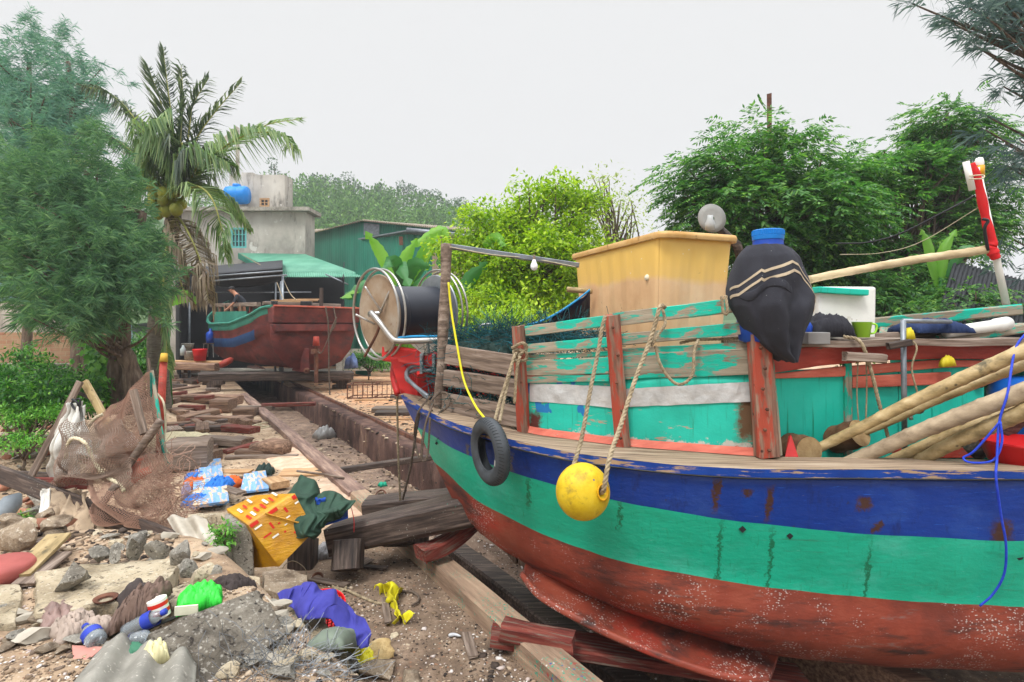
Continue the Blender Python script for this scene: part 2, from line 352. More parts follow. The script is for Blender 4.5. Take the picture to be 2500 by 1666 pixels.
def flat(name, c, rough=.6, metal=0, bump=.15, var=.14, scale=6, **k):
    lo = tuple(x*(1-var) for x in c); hi = tuple(min(1, x*(1+var)) for x in c)
    return mat(name, [(.3, lo), (.7, hi)], scale, rough=rough, metal=metal, bump=bump, rnd=k.pop('rnd', .03), **k)
# ================= ground =================
def ground_mat():
    q = NB('yard_soil'); v = q.mp()
    c = q.ramp(q.noise(v, 1.1, 9, .66), [(.3, C(132, 108, 86)), (.48, C(176, 150, 122)), (.62, C(200, 176, 148)), (.75, C(214, 194, 168))])
    c = q.mix(q.ramp(q.noise(v, 7, 8, .7), [(.5, 0.0), (.64, .6)]), c, C(112, 90, 72))
    # position across the slipway: v coordinate
    sx = q.n.new('ShaderNodeSeparateXYZ'); q.lk(v, sx.inputs[0])
    vv = q.math('ADD', q.math('MULTIPLY', sx.outputs[0], CA), q.math('MULTIPLY', sx.outputs[1], SA))
    uu = q.math('ADD', q.math('MULTIPLY', sx.outputs[0], -SA), q.math('MULTIPLY', sx.outputs[1], CA))
    wob = q.math('MULTIPLY', q.math('SUBTRACT', q.noise(v, 1.6, 5), .5), 1.6)
    vw = q.math('ADD', vv, wob)
    # orange sawdust right of the slip
    saw = q.ramp(q.math('MULTIPLY', vw, .1), [(.44, 0.0), (.52, 1.0), (.95, 1.0), (1, .3)])
    sc = q.ramp(q.noise(v, 5, 8, .7), [(.35, C(160, 112, 78)), (.6, C(206, 158, 116)), (.75, C(214, 180, 146))])
    c = q.mix(q.math('MULTIPLY', saw, q.ramp(q.noise(v, 1.3, 5), [(.35, .35), (.55, 1.0)])), c, sc)
    # damp dark floor of the pit and the working area by the near boat
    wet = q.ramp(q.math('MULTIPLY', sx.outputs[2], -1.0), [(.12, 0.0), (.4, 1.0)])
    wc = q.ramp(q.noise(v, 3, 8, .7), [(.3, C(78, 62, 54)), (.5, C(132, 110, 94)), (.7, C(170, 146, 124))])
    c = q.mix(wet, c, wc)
    nearu = q.ramp(q.math('MULTIPLY', q.math('ADD', uu, wob), .1), [(.56, .85), (.7, 0.0)])
    nv = q.ramp(q.math('MULTIPLY', vw, .25), [(.2, 0.0), (.32, 1.0)])
    wet2 = q.math('MULTIPLY', nearu, nv); dc = q.ramp(q.noise(v, 4.5, 9, .72), [(.3, C(58, 46, 40)), (.5, C(112, 92, 76)), (.68, C(156, 134, 114))])
    c = q.mix(wet2, c, dc)
    # scattered pale crumbs
    for s_, col in ((34, C(206, 196, 180)), (60, C(60, 48, 42)), (22, C(150, 110, 84))):
        w = q.n.new('ShaderNodeTexVoronoi'); w.inputs['Scale'].default_value = s_; q.lk(v, w.inputs['Vector'])
        sep = q.n.new('ShaderNodeSeparateColor'); q.lk(w.outputs['Color'], sep.inputs[0])
        f = q.math('MULTIPLY', q.ramp(w.outputs['Distance'], [(.14, 1.0), (.3, 0.0)]), q.math('GREATER_THAN', sep.outputs[0], .72))
        c = q.mix(f, c, col)
    # far away: scrub
    far = q.ramp(q.math('MULTIPLY', sx.outputs[1], .01), [(.4, 0.0), (.5, 1.0)])
    c = q.mix(far, c, C(60, 84, 48))
    q.lk(c, q.b.inputs['Base Color']); q.b.inputs['Roughness'].default_value = .95
    bn = q.n.new('ShaderNodeBump'); bn.inputs['Strength'].default_value = .9; bn.inputs['Distance'].default_value = .03
    q.lk(q.noise(v, 14, 12, .75), bn.inputs['Height']); q.lk(bn.outputs[0], q.b.inputs['Normal']); return q.m
K['soil'] = ground_mat()
def spaced(*segs):
    out = []
    for a, b, s in segs: out += list(np.arange(a, b, s))
    return np.array(out+[segs[-1][1]])
us = spaced((-45, -6, 3), (-6, -1, .4), (-1, 5.88, .07), (5.9, 5.97, .05), (6.0, 13, .07), (13, 25, .2), (25, 37.9, .6), (38, 60, 2), (60, 160, 8))
vs = spaced((-90, -20, 6), (-20, -6, .8), (-6, -3, .2), (-3, 2.5, .065), (2.52, 2.531, .01), (2.56, 4.1, .065), (4.12, 4.131, .01), (4.16, 8, .08), (8, 13, .4), (13, 30, 1), (30, 96, 6))
UU, VV = np.meshgrid(us, vs, indexing='ij'); X_, Y_ = -SA*UU+CA*VV, CA*UU+SA*VV; Z_ = gz(X_, Y_)
n1, n2 = UU.shape; idx = np.arange(n1*n2).reshape(n1, n2)
Fq = np.stack([idx[:-1, :-1], idx[1:, :-1], idx[1:, 1:], idx[:-1, 1:]], -1).reshape(-1, 4)[:, ::-1]
g = mkobj('ground', np.stack([X_, Y_, Z_], -1).reshape(-1, 3), Fq, K['soil'], loc=(0, 0, 0)); tag(g, kind='structure')
# ---- slip wall, kerb, rail, timbers ----
def uvp(u, v, z): x, y = xy(u, v); return Vector((x, y, z))
wallm = mat('stained_slip_wall', [(.28, C(46, 34, 32)), (.45, C(84, 62, 56)), (.6, C(112, 86, 76)), (.75, C(148, 122, 106))], 1.5, (1, 1, .5), rough=.9, bump=.9, bscale=9, bdist=.03, over=[('n', C(44, 32, 30), 3, .5, .7, (1.2, 1.2, .6)), ('n', C(160, 132, 104), 3, .62, .72, (1.6, 1.6, .5))], rnd=0)
mb = MB()
L = [(V1-.02, -.9), (V1-.02, -.02), (V1+.02, .035), (V2, .03), (V2+.02, -.15)]
uw = np.arange(5.93, 37.6, .25)
def wl(i, j):
    u = 5.93+(37.6-5.93)*i; k = j*4; a = int(min(k, 3)); f = k-a
    v = L[a][0]*(1-f)+L[a+1][0]*f; z = L[a][1]*(1-f)+L[a+1][1]*f
    n = mnoise.noise(Vector((u*.8, z*3, v)))*.03
    return uvp(u, v+n*.6, z+n*(1 if a >= 1 else .2))
mb.grid(wl, 260, 12); mb.add([uvp(5.93, V1-.02, -.9), uvp(5.93, V1-.02, -.02), uvp(5.93, V2, .03), uvp(5.93, V2, -.9)], [(0, 1, 2, 3)])
wo = mb.build('slip_wall', wallm, smooth=True, loc=uvp(12, 4.1, -.7)); tag(wo, 'dark stained concrete wall along the right side of the slipway pit', 'wall')
rl = MB()
for (a, b) in ((6, 14), (14.01, 22), (22.01, 36)): rl.hexa([uvp(a, 4.44, .03), uvp(b, 4.44, .03), uvp(b, 4.52, .03), uvp(a, 4.52, .03)], [uvp(a, 4.46, .1), uvp(b, 4.46, .1), uvp(b, 4.5, .1), uvp(a, 4.5, .1)])
tag(rl.build('slip_rail', K['rust'], bev=.006), 'long rusty steel rail on top of the dark slipway wall', 'rail')
def tim(name, u0, u1, v0, v1, z0, z1, m, label, n=40, dv=0, wear=.012):
    mb = MB()
    sec = [(v0, z0), (v0, z1-.02), (v0+.02, z1), (v1-.02, z1), (v1, z1-.02), (v1, z0)]
    V = []
    for i in range(n+1):
        u = u0+(u1-u0)*i/n
        for k, (v, z) in enumerate(sec):
            w = mnoise.noise_vector(Vector((u*.9, k*1.3, v0)))*wear
            V.append(uvp(u, v+dv*math.sin(i/n*3.1)+w.x, z+w.y))
    Fc = [(i*6+k, i*6+k+1, (i+1)*6+k+1, (i+1)*6+k) for i in range(n) for k in range(5)]+[(0, 1, 2, 3, 4, 5), tuple(n*6+k for k in range(5, -1, -1))]
    mb.add(V, Fc); o = mb.build(name, m, loc=uvp(u0, (v0+v1)/2, z0)); tag(o, label, 'timber'); return o
def slipmat(name, stops, over):
    q = NB(name); v0 = q.mp(); m = q.n.new('ShaderNodeMapping'); m.vector_type = 'TEXTURE'; m.inputs['Rotation'].default_value = (0, 0, R(122)); q.lk(v0, m.inputs[0])
    m2 = q.n.new('ShaderNodeMapping'); m2.inputs['Scale'].default_value = (1, 9, 9); q.lk(m.outputs[0], m2.inputs[0]); v = m2.outputs[0]
    c = q.ramp(q.noise(v, 1.4, 9, .65), stops)
    for (col, sc, th, cnt) in over:
        w = q.n.new('ShaderNodeTexVoronoi'); w.inputs['Scale'].default_value = sc; q.lk(v0, w.inputs['Vector'])
        sep = q.n.new('ShaderNodeSeparateColor'); q.lk(w.outputs['Color'], sep.inputs[0])
        f = q.math('MULTIPLY', q.math('MULTIPLY', q.ramp(w.outputs['Distance'], [(.16, 1.0), (.34, 0.0)]), q.math('GREATER_THAN', sep.outputs[0], cnt)), q.ramp(q.noise(v0, 2.2, 4), [(th, 0.0), (th+.1, 1.0)]))
        c = q.mix(f, c, col)
    q.lk(c, q.b.inputs['Base Color']); q.b.inputs['Roughness'].default_value = .85
    bn = q.n.new('ShaderNodeBump'); bn.inputs['Strength'].default_value = .8; bn.inputs['Distance'].default_value = .012
    q.lk(q.noise(v, 5, 10, .7), bn.inputs['Height']); q.lk(bn.outputs[0], q.b.inputs['Normal']); return q.m
K['slip_far'] = slipmat('worn_slip_timber', [(.3, C(82, 62, 56)), (.5, C(130, 104, 92)), (.7, C(172, 146, 128))], [(C(120, 130, 160), 14, .6, .5)])
K['slip_near'] = slipmat('paint_spattered_timber', [(.3, C(110, 88, 72)), (.5, C(154, 128, 106)), (.7, C(186, 160, 134))], [(C(40, 150, 124), 30, .42, .4), (C(40, 150, 124), 55, .42, .4), (C(40, 70, 150), 26, .5, .8), (C(160, 60, 52), 15, .5, .7), (C(200, 200, 196), 40, .5, .8)])
tim('slip_timber', -4, 7.7, 2.235, 2.46, -.12, .17, K['slip_near'], 'paint spattered squared timber running to the bottom edge of the picture', 60)
tim('slip_timber', 7.9, 21, 2.27, 2.53, -.1, .11, K['slip_far'], 'long worn timber along the left edge of the pit toward the far boat', 60, wear=.02)
tim('slip_timber', 21.4, 36, 2.235, 2.5, -.1, .09, K['wood_brown'], 'far timber along the pit edge beneath the far boat', 20)
tim('pit_timber', -3, 6.8, 3.05, 3.3, -.72, -.3, K['wood_dark'], 'dark lower timber inside the pit beside the paint spattered timber', 30)
tim('pit_timber', -2, 5.4, 4.75, 4.95, -.75, -.2, K['wood_brown'], 'brown lower timber standing in the dark pit below the near boat', 30)
# plank wall standing in the pit under the bow
for i in range(9):
    a = uvp(6.4-.34*i, 3.98+.02*(i % 2), -.8); plank('shoring_board', a, a+Vector((0, 0, .72+.05*math.sin(i*3))), .32, .05, K['wood_brown'], label='upright shoring board in the row under the bow', cat='board', group='shoring boards lining the pit under the bow', up=(CA, SA, 0))
# dry patches of mortar on the left timber edge: sheet of sand
def patch(name, px, py, rx, ry, m, label, cat, h=.02, seed=0, n=30, yaw=0):
    c = GP(px, py); V = [(c.x, c.y, float(gz(c.x, c.y))+h)]; Fc = []
    for j in range(1, 9):
        for i in range(n):
            t = 2*math.pi*i/n; k = j/8*(1+.35*mnoise.noise(Vector((math.cos(t)*1.4+seed, math.sin(t)*1.4, seed))))
            dx, dy = rx*k*math.cos(t), ry*k*math.sin(t); x = c.x+dx*math.cos(yaw)-dy*math.sin(yaw); y = c.y+dx*math.sin(yaw)+dy*math.cos(yaw)
            V.append((x, y, float(gz(x, y))+.012+h*(1-(j/8)**2)+.3*h*mnoise.noise(Vector((x*9, y*9, seed)))-(.03 if j == 8 else 0)))
    for i in range(n): Fc.append((0, 1+i, 1+(i+1) % n))
    for j in range(7):
        for i in range(n): i2 = (i+1) % n; Fc.append((1+j*n+i, 1+(j+1)*n+i, 1+(j+1)*n+i2, 1+j*n+i2))
    o = mkobj(name, V, Fc, m, loc=c); tag(o, label, cat); return o
K['sand'] = mat('pale_sand', [(.3, C(176, 146, 122)), (.7, C(214, 188, 164))], 6, bump=.8, bscale=60)
tag(patch('sand_heap', 735, 1120, .6, 1.1, K['sand'], None, None, .04, 3, yaw=.55), kind='stuff')
tag(patch('sand_heap', 860, 1210, .45, 1.3, K['sand'], None, None, .035, 8, yaw=.55), kind='stuff')
tag(patch('yellow_sawdust', 775, 1128, .3, .34, flat('yellow_sawdust', C(222, 178, 60), .95, bump=.8, scale=20), None, None, .05, 5), kind='stuff')
tag(patch('pale_shavings', 440, 1075, .75, .6, flat('pale_shavings', C(208, 196, 162), .95, bump=1, scale=14, over=[('v', C(90, 80, 60), 30, .1, .25, (1, 1, 1), .45, .6)]), None, None, .14, 9), kind='stuff')
# cross timbers carrying the near bow
def bigbeam(a, b, w, t, m, label, **k): return plank('cradle_beam', a, b, w, t, m, label=label, cat='beam', seg=16, rough=.012, **k)
bigbeam(P(815, 1310, 5.75)+Vector((0, 0, -.02)), P(1190, 1232, 5.45), .34, .27, K['wood_dark'], 'thick round edged dark beam reaching from the yellow box to the near bow', taper=1.05)
bigbeam(P(895, 1240, 6.45), P(1220, 1208, 6.3), .3, .2, K['wood_dark'], 'squared dark beam lying behind the thick one under the bow')
plank('loose_timber', P(1025, 1352, 5.35), P(1150, 1275, 5.75), .2, .14, K['wood_red'], label='wedge of red stained timber with a cut end leaning below the dark beam', cat='timber', bend=-.06, rough=.01)
plank('loose_timber', P(820, 1150, 9.2), P(1065, 1115, 9.3), .12, .09, K['wood_dark'], label='thin black plank laid across the pit in front of the bow', cat='plank')
plank('loose_timber', P(640, 990, 15.6), P(770, 986, 15.8), .16, .1, K['wood_red'], label='reddish cross bar spanning the far end of the pit', cat='timber')
plank('loose_timber', P(1230, 1535, 4.25), P(1400, 1570, 4.1), .17, .12, K['wood_red'], label='short red painted timber with a nail hole resting over the pit edge', cat='timber', rough=.012)
plank('loose_timber', P(1200, 1545, 4.35), P(1960, 1660, 4.3), .3, .08, K['wood_red'], label='long dark red board lying under the bilge keel of the near boat', cat='timber')
# blocks under the thick beam
for (px, y0, y1, Y, w, m, lb) in ((738, 1315, 1400, 5.75, .26, 'wood_dark', 'upright dark block between the yellow box and the thick beam end'), (848, 1318, 1390, 5.35, .27, 'wood_dark', 'tilted block with a pink paint smear under the thick beam'), (985, 1275, 1330, 5.9, .5, 'wood_dark', 'broad dark block under the thick beam at the pit edge')):
    a = P(px, y1, Y); plank('support_block', a, P(px+4, y0, Y+.12), w, .2, K[m], label=lb, cat='block', up=(0, -1, .1), rough=.008, seg=6)
# far boat support
plank('cradle_beam', P(487, 921, 18.6), P(862, 917, 20.6), .45, .3, K['wood_dark'], label='long dark cross beam carrying the far boat over the pit', cat='beam', rough=.02)
plank('cradle_beam', P(415, 893, 19.8), P(530, 897, 19.6), .3, .25, K['wood_brown'], label='brown beam end sticking out left of the far boat bow foot', cat='beam')
plank('cradle_beam', P(400, 882, 20.8), P(560, 884, 20.6), .3, .07, K['wood_fresh'], label='pale thin board above the brown beam end left of the far boat', cat='board')
def trestle(px, ytop, ybot, Y, label):
    t = empty('support_trestle', P(px, ybot, Y), label, 'trestle', 'trestles under the far cradle beam')
    h = (ybot-ytop)/F*Y; b = Vector(t.location)
    for k, (w, z0, z1) in enumerate(((.62, 0, .12), (.34, .12, h-.14), (.62, h-.14, h))):
        o = plank(('foot', 'post', 'cap')[k], b+Vector((0, 0, z0)), b+Vector((0, 0, z1)), w, .36, K['wood_dark'], t, up=(0, 1, 0), seg=4, taper=1.0)
trestle(834, 925, 948, 20.7, 'dark waisted trestle at the right end of the far cradle beam'); trestle(522, 929, 975, 18.7, 'dark stacked trestle at the left end of the far cradle beam')
# ---- loose wood on the yard ----
def scrap(px, py, L, w, t, ang, m='wood_brown', label=None, group=None, lift=0, tilt=0, cat='wood'):
    c = GP(px, py); a = R(ang); d = Vector((math.cos(a), math.sin(a), tilt)).normalized()*L/2
    c.z = float(gz(c.x, c.y))+t/2+lift+abs(tilt)*L/2
    return plank('wood_scrap', c-d, c+d, w, t, K[m], label=label, cat=cat, group=group, seg=6, rough=.008)
sg = 'wood offcuts scattered on the dirt left of the slipway'; sl = 'short brown wood offcut on the dirt left of the slipway timber'
random.seed(11)
pile = []
for i in range(54):
    py = random.uniform(915, 1035) if i < 38 else random.uniform(1035, 1100)
    px = 415+random.random()**1.2*(75+ (py-900)*.8)
    pile.append((px, py))
WN = {'wood_brown': 'brown', 'wood': 'grey', 'wood_dark': 'dark wet', 'wood_red': 'reddish'}
for (px, py) in pile:
    m_ = random.choice(['wood_brown', 'wood_brown', 'wood', 'wood_dark', 'wood_red']); L_ = random.uniform(.25, 1.05); row = 'in the far heap behind the others' if py < 965 else 'in the middle of the wood heap' if py < 1010 else 'in the nearest row of the wood heap'
    sl = ('%s %s offcut %s by the slipway' % ('long' if L_ > .7 else 'short', WN[m_], row))
    scrap(px, py, L_, random.uniform(.12, .34), random.uniform(.05, .16), random.choice([random.gauss(0, 14), random.gauss(60, 30), random.gauss(-40, 25)]), m_, sl, sg, lift=random.choice([0, .05, .12, .2]) if py < 1010 else 0, tilt=random.gauss(0, .06))
for (px, py, L, w, t, a, m, lb) in ((500, 985, 2.2, .3, .26, -8, 'wood_brown', 'long thick baulk on the wood pile left of the slipway'), (600, 1002, 1.5, .2, .12, 3, 'wood', 'pale squared stick lying across the block on the dirt'), (545, 1005, .5, .5, .34, 0, 'wood_brown', 'cube of brown timber propping the pale stick'), (600, 1015, .55, .3, .2, 2, 'wood_brown', 'low brown block in front of the pale stick'), (515, 1010, .6, .4, .1, 70, 'brick', 'flat pink slab leaning beside the timber cube'), (510, 1054, .95, .2, .12, 5, 'wood_dark', 'dark cracked board lying below the timber cube'), (592, 1048, .6, .12, .04, 8, 'wood', 'small thin grey slat alone on the dirt'), (545, 1085, 1.1, .35, .13, -12, 'wood_brown', 'round nosed brown board lying in the middle of the dirt'), (495, 1110, .45, .25, .16, 0, 'wood_brown', 'small brown block near the pale shavings'), (500, 1125, .5, .3, .18, -6, 'wood_brown', 'squat block just right of the broken crate corner'), (640, 1118, 1.25, .14, .05, 5, 'wood', 'thin plank under the broken round log'), (635, 1111, .85, .22, .1, 2, 'wood_brown', 'upper board under the broken round log'), (575, 1153, .5, .2, .03, 0, 'wood_fresh', 'small pale slat lying behind the orange cloth'), (628, 1176, .6, .14, .07, 4, 'wood_dark', 'dark stick above the flaked blue boards')):
    scrap(px, py, L, w, t, a, m, lb)
tag(MB().tube([P(618, 1098, 10.6), P(665, 1090, 10.5), P(700, 1094, 10.4)], [.12, .16, .15], 10).build('broken_log', K['wood_brown'], smooth=True), 'broken round log resting on two boards on the dirt', 'log')
scrap(462, 1148, .62, .52, .5, 18, 'wood', 'big split squared block of wood beside the fishing net shelter', None)
tag(MB().tube([P(725, 1150, 8.7), P(790, 1158, 8.6), P(840, 1168, 8.5)], .02, 5).build('thin_stick', K['wood'], smooth=True), 'thin bent stick lying behind the green jacket', 'stick')
scrap(760, 1155, .95, .42, .03, 8, 'wood_fresh', 'oval pale board under the dark net scrap', None)
# right side yard
rg = 'boards stacked by the right side of the pit'
for (px, py, L, w, t, a, m, lb) in ((955, 1005, .95, .5, .12, 0, 'wood', 'flat grey block of wood right of the pit near the bow'), (960, 1013, .9, .4, .1, 4, 'wood_dark', 'dark block under the flat grey one right of the pit'), (985, 975, .8, .2, .12, 2, 'wood_dark', 'dark bar lying behind the grey block right of the pit'), (915, 978, 1.2, .09, .04, 8, 'wood_fresh', 'thin pale stick lying beside the wire rack'), (955, 1025, 1.4, .06, .03, -2, 'wood_fresh', 'thin orange batten on the sawdust near the bow'), (800, 923, 1.2, .12, .05, -3, 'wood_brown', 'thin board under the far beam right end')):
    scrap(px, py, L, w, t, a, m, lb)
for i in range(26): scrap(random.uniform(880, 1000), random.uniform(882, 912), random.uniform(.5, 1.4), .2, .09, random.gauss(10, 35), random.choice(['wood_brown', 'wood_dark', 'wood']), 'weathered board in the heap right of the far boat', 'board heap right of the far boat', lift=random.choice([0, .1, .2, .3]))
# wire rack
rk = MB(); o_ = GP(848, 975)
for zz in (0, .42):
    for a, b in (((0, 0), (1.5, .3)), ((0, .7), (1.5, 1)), ((0, 0), (0, .7)), ((1.5, .3), (1.5, 1)), ((.8, .16), (.8, .86))):
        rk.tube([o_+Vector((a[0], a[1], zz+.03)), o_+Vector((b[0], b[1], zz+.03))], .018, 5)
for i in range(11): rk.tube([o_+Vector((.15*i, .03*i, .03)), o_+Vector((.15*i, .03*i, .45))], .012 if i % 5 else .02, 5)
for i in range(0, 11, 2): rk.tube([o_+Vector((.15*i, .03*i+.7, .03)), o_+Vector((.15*i, .03*i+.7, .45))], .012, 5)
tag(rk.build('wire_rack', K['rust']), 'low rusty wire rack standing on the sawdust right of the pit', 'rack')
# ---- scattered gravel / chips (nobody could count) ----
def scatter(name, n, pxr, pyr, size, mats, seed, flatk=.5, maxn=None, cond=None, dz=0):
    r_ = np.random.default_rng(seed); V, Fc = ICO[1]; out = []; fs = []; k = 0; mi = []
    pts = GPA(r_.uniform(*pxr, n), r_.uniform(*pyr, n)); gzz = gz(pts[:, 0], pts[:, 1])
    for p, g0 in zip(pts, gzz):
        s = r_.uniform(*size)*(1 if r_.random() < .9 else 1.8); sc = np.array([s*r_.uniform(.6, 1.5), s*r_.uniform(.5, 1.1), s*flatk*r_.uniform(.5, 1.2)])
        a = r_.uniform(0, 6.28); M = np.array([[math.cos(a), -math.sin(a), 0], [math.sin(a), math.cos(a), 0], [0, 0, 1]])
        W_ = (V*(1+.25*r_.normal(size=(len(V), 1)))*sc)@M.T
        out.append(W_+np.array([p[0], p[1], g0+sc[2]*.35+dz])); fs.append(Fc+k); k += len(V); mi += [int(r_.integers(0, len(mats)))]*len(Fc)
    o = mkobj(name, np.concatenate(out), np.concatenate(fs), mats, loc=(0, 0, 0), midx=mi, smooth=False); tag(o, kind='stuff'); return o
chip = leafmat('mixed_grit', [(.2, C(80, 66, 54)), (.4, C(128, 108, 88)), (.6, C(166, 144, 120)), (.85, C(196, 180, 158))], 0, .95, 5)
chipd = leafmat('dark_grit', [(.2, C(38, 32, 30)), (.5, C(74, 62, 54)), (.8, C(128, 110, 94))], 0, .9, 5)
shell = leafmat('shell_bits', [(.2, C(170, 150, 140)), (.5, C(206, 196, 190)), (.8, C(226, 222, 216))], 0, .6, 5)
scatter('gravel', 3200, (0, 900), (1420, 1680), (.004, .014), [chip, chip, chip, chipd, chip, chip, shell], 1)
scatter('gravel', 2800, (820, 1420), (1330, 1680), (.003, .012), [chipd, chip, chipd, chip, chipd, chip, chipd, chip, shell], 2)
scatter('wood_chips', 1800, (420, 900), (950, 1300), (.008, .026), [chip, chip, chipd], 3, .3)
scatter('gravel', 3000, (0, 420), (940, 1400), (.008, .03), [chip, chip, chipd, chip, chip, chip, chipd], 4)
scatter('pit_debris', 900, (760, 1150), (1000, 1240), (.02, .05), [chipd, chip], 5, .4)
scatter('wood_chips', 900, (760, 1100), (925, 1050), (.02, .05), [chip, chipd], 6, .3)
scatter('pit_debris', 1200, (1150, 1750), (1290, 1680), (.006, .022), [chipd, chipd, chip, shell], 12, .4)
# ================= the near boat =================
AX = Vector((.985, -.172, 0)).normalized(); C0 = Vector((-1.14, 5.85, 0)); NRM = Vector((-AX.y, AX.x, 0))
def mir(p): d = (Vector(p)-C0).dot(NRM); q = Vector(p)-NRM*2*d; return Vector((q.x, q.y, p[2]))
def ctab(tab, ext):
    a = np.array([list(P(*t)) for t in tab]+ext); a = a[np.argsort(a[:, 0])]
    # smooth resample through x
    x = a[:, 0]; xs = np.linspace(x[0], x[-1], 260); out = []
    for k in (1, 2):
        m = np.gradient(a[:, k], x); y = np.zeros_like(xs)
        for i, xx in enumerate(xs):
            j = min(max(np.searchsorted(x, xx)-1, 0), len(x)-2); h = x[j+1]-x[j]; t = (xx-x[j])/h
            y[i] = (2*t**3-3*t**2+1)*a[j, k]+(t**3-2*t**2+t)*h*m[j]+(-2*t**3+3*t**2)*a[j+1, k]+(t**3-t**2)*h*m[j+1]
        out.append(y)
    return xs, out[0], out[1]
XE = 6.3
cS = ctab([(979, 967, 5.85), (1051, 1014, 5.2), (1100, 1037, 4.9), (1162, 1057, 4.63), (1241, 1080, 4.37), (1356, 1107, 4.12), (1511, 1130, 3.92), (1739, 1151, 3.77), (2100, 1156, 3.71), (2500, 1158, 3.69)], [[5, 3.78, 1.55], [XE, 4.0, 1.65]])
cB = ctab([(1017, 1041, 5.72), (1058, 1066, 5.36), (1100, 1092, 5.08), (1150, 1114, 4.83), (1241, 1151, 4.5), (1356, 1185, 4.2), (1488, 1219, 3.99), (1694, 1258, 3.84), (1900, 1283, 3.77), (2083, 1302, 3.74), (2500, 1319, 3.72)], [[5, 3.8, 1.1], [XE, 4.05, 1.2]])
cC = ctab([(1060, 1128, 5.6), (1100, 1165, 5.33), (1155, 1215, 5.02), (1237, 1261, 4.7), (1328, 1306, 4.43), (1465, 1356, 4.15), (1648, 1397, 3.96), (1900, 1436, 3.85), (2110, 1457, 3.81), (2500, 1480, 3.78)], [[5, 3.86, .62], [XE, 4.15, .75]])
cD = ctab([(1112, 1240, 5.43), (1146, 1272, 5.3), (1214, 1334, 5.02), (1283, 1376, 4.82), (1356, 1418, 4.66), (1511, 1489, 4.42), (1694, 1550, 4.27), (1900, 1604, 4.2), (2100, 1622, 4.18), (2500, 1640, 4.17)], [[5, 4.25, .0], [XE, 4.5, .3]])
e0 = P(1112, 1240, 5.43)
cE = (np.linspace(e0.x, XE, 260), None, None)
ex = cE[0]; ez = np.interp(ex, [e0.x, -.3, 0, .5, 1.1, 2, 5, XE], [e0.z, .42, .22, .04, -.08, -.14, -.14, .1]); ey = np.interp(ex, [e0.x, 0], [e0.y, C0.y+(0-C0.x)*AX.y/AX.x]); ey = np.where(ex > 0, C0.y+(ex-C0.x)*AX.y/AX.x, ey)
cE = (ex, ey, ez)
def cat(c, t): x = c[0][0]+(XE-c[0][0])*t; return Vector((x, np.interp(x, c[0], c[1]), np.interp(x, c[0], c[2])))
def atx(c, x): return Vector((x, float(np.interp(x, c[0], c[1])), float(np.interp(x, c[0], c[2]))))
hb = np.array([((cat(cS, t)-C0).dot(NRM)) for t in (0, .3, .6)]); 
def section(t):
    s, b, c, d, e_ = [cat(k, t) for k in (cS, cB, cC, cD, cE)]
    pts = []
    for a, b2, n in ((s, b, 4), (b, c, 5)):
        for i in range(n): f = i/n; pts.append(a.lerp(b2, f))
    # bulged turn of the bilge between waterline and D
    cd = [c.lerp(d, i/8) for i in range(8)]; out = Vector((0, -1, 0)); k = min(1, t*4)
    for i in range(8): f = i/8; cd[i] += out*(.16*k*math.sin(f*math.pi)**1.0)+Vector((0, 0, -.05*k*math.sin(f*math.pi)))
    pts += cd+[d.lerp(e_, i/5) for i in range(6)]
    return pts
TT = [((i/110)**1.35) for i in range(111)]
secs = [section(t) for t in TT]; NS = len(secs[0])
hm = []
def streaks(q, v, c, lst):
    for (x, z, w, h, col) in lst:
        sx = q.n.new('ShaderNodeSeparateXYZ'); q.lk(v, sx.inputs[0])
        wob = q.math('MULTIPLY', q.math('SUBTRACT', q.noise(v, 22, 7, .75), .5), .16)
        dx = q.math('ABSOLUTE', q.math('ADD', q.math('SUBTRACT', sx.outputs[0], x), wob)); dz = q.math('ABSOLUTE', q.math('ADD', q.math('SUBTRACT', sx.outputs[2], z), wob))
        f = q.math('MULTIPLY', q.ramp(q.math('DIVIDE', dx, w), [(.25, 1.0), (.6, 0.0)]), q.ramp(q.math('DIVIDE', dz, h), [(.3, 1.0), (.55, 0.0)]))
        c = q.mix(f, c, col)
    return c
def paint(name, stops, over, st=(), scale=1.6, rough=.42, spots=None):
    q = NB(name); v = q.mp(); c = q.ramp(q.noise(v, scale, 8, .6), stops)
    for (kind, col, sc, lo, hi, stch) in over:
        f = q.ramp(q.noise(q.mp(stch, (random.random()*5, 2, 1)), sc, 9, .68), [(lo, 0.0), (hi, 1.0)]); c = q.mix(f, c, col)
    if spots:
        for (sc, lo, hi, th, cnt, stch) in spots:
            vv = q.mp(stch); w = q.n.new('ShaderNodeTexVoronoi'); w.inputs['Scale'].default_value = sc; q.lk(vv, w.inputs['Vector'])
            sep = q.n.new('ShaderNodeSeparateColor'); q.lk(w.outputs['Color'], sep.inputs[0])
            f = q.math('MULTIPLY', q.math('MULTIPLY', q.ramp(w.outputs['Distance'], [(lo, 1.0), (hi, 0.0)]), q.math('GREATER_THAN', sep.outputs[0], cnt)), q.ramp(q.noise(v, 2.0, 7, .75), [(th, 0.0), (th+.08, 1.0)]))
            c = q.mix(f, c, C(196, 186, 180))
    c = streaks(q, v, c, st)
    q.lk(c, q.b.inputs['Base Color']); q.b.inputs['Roughness'].default_value = rough; q.b.inputs['Specular IOR Level'].default_value = .4
    bn = q.n.new('ShaderNodeBump'); bn.inputs['Strength'].default_value = .55; bn.inputs['Distance'].default_value = .012
    h1 = q.math('ADD', q.noise(q.mp((2.2, 2.2, 5)), 3.5, 10, .6), q.math('MULTIPLY', q.noise(v, 40, 4), .15)); q.lk(h1, bn.inputs['Height']); q.lk(bn.outputs[0], q.b.inputs['Normal']); return q.m
RS, GS = C(70, 44, 36), C(16, 112, 78)
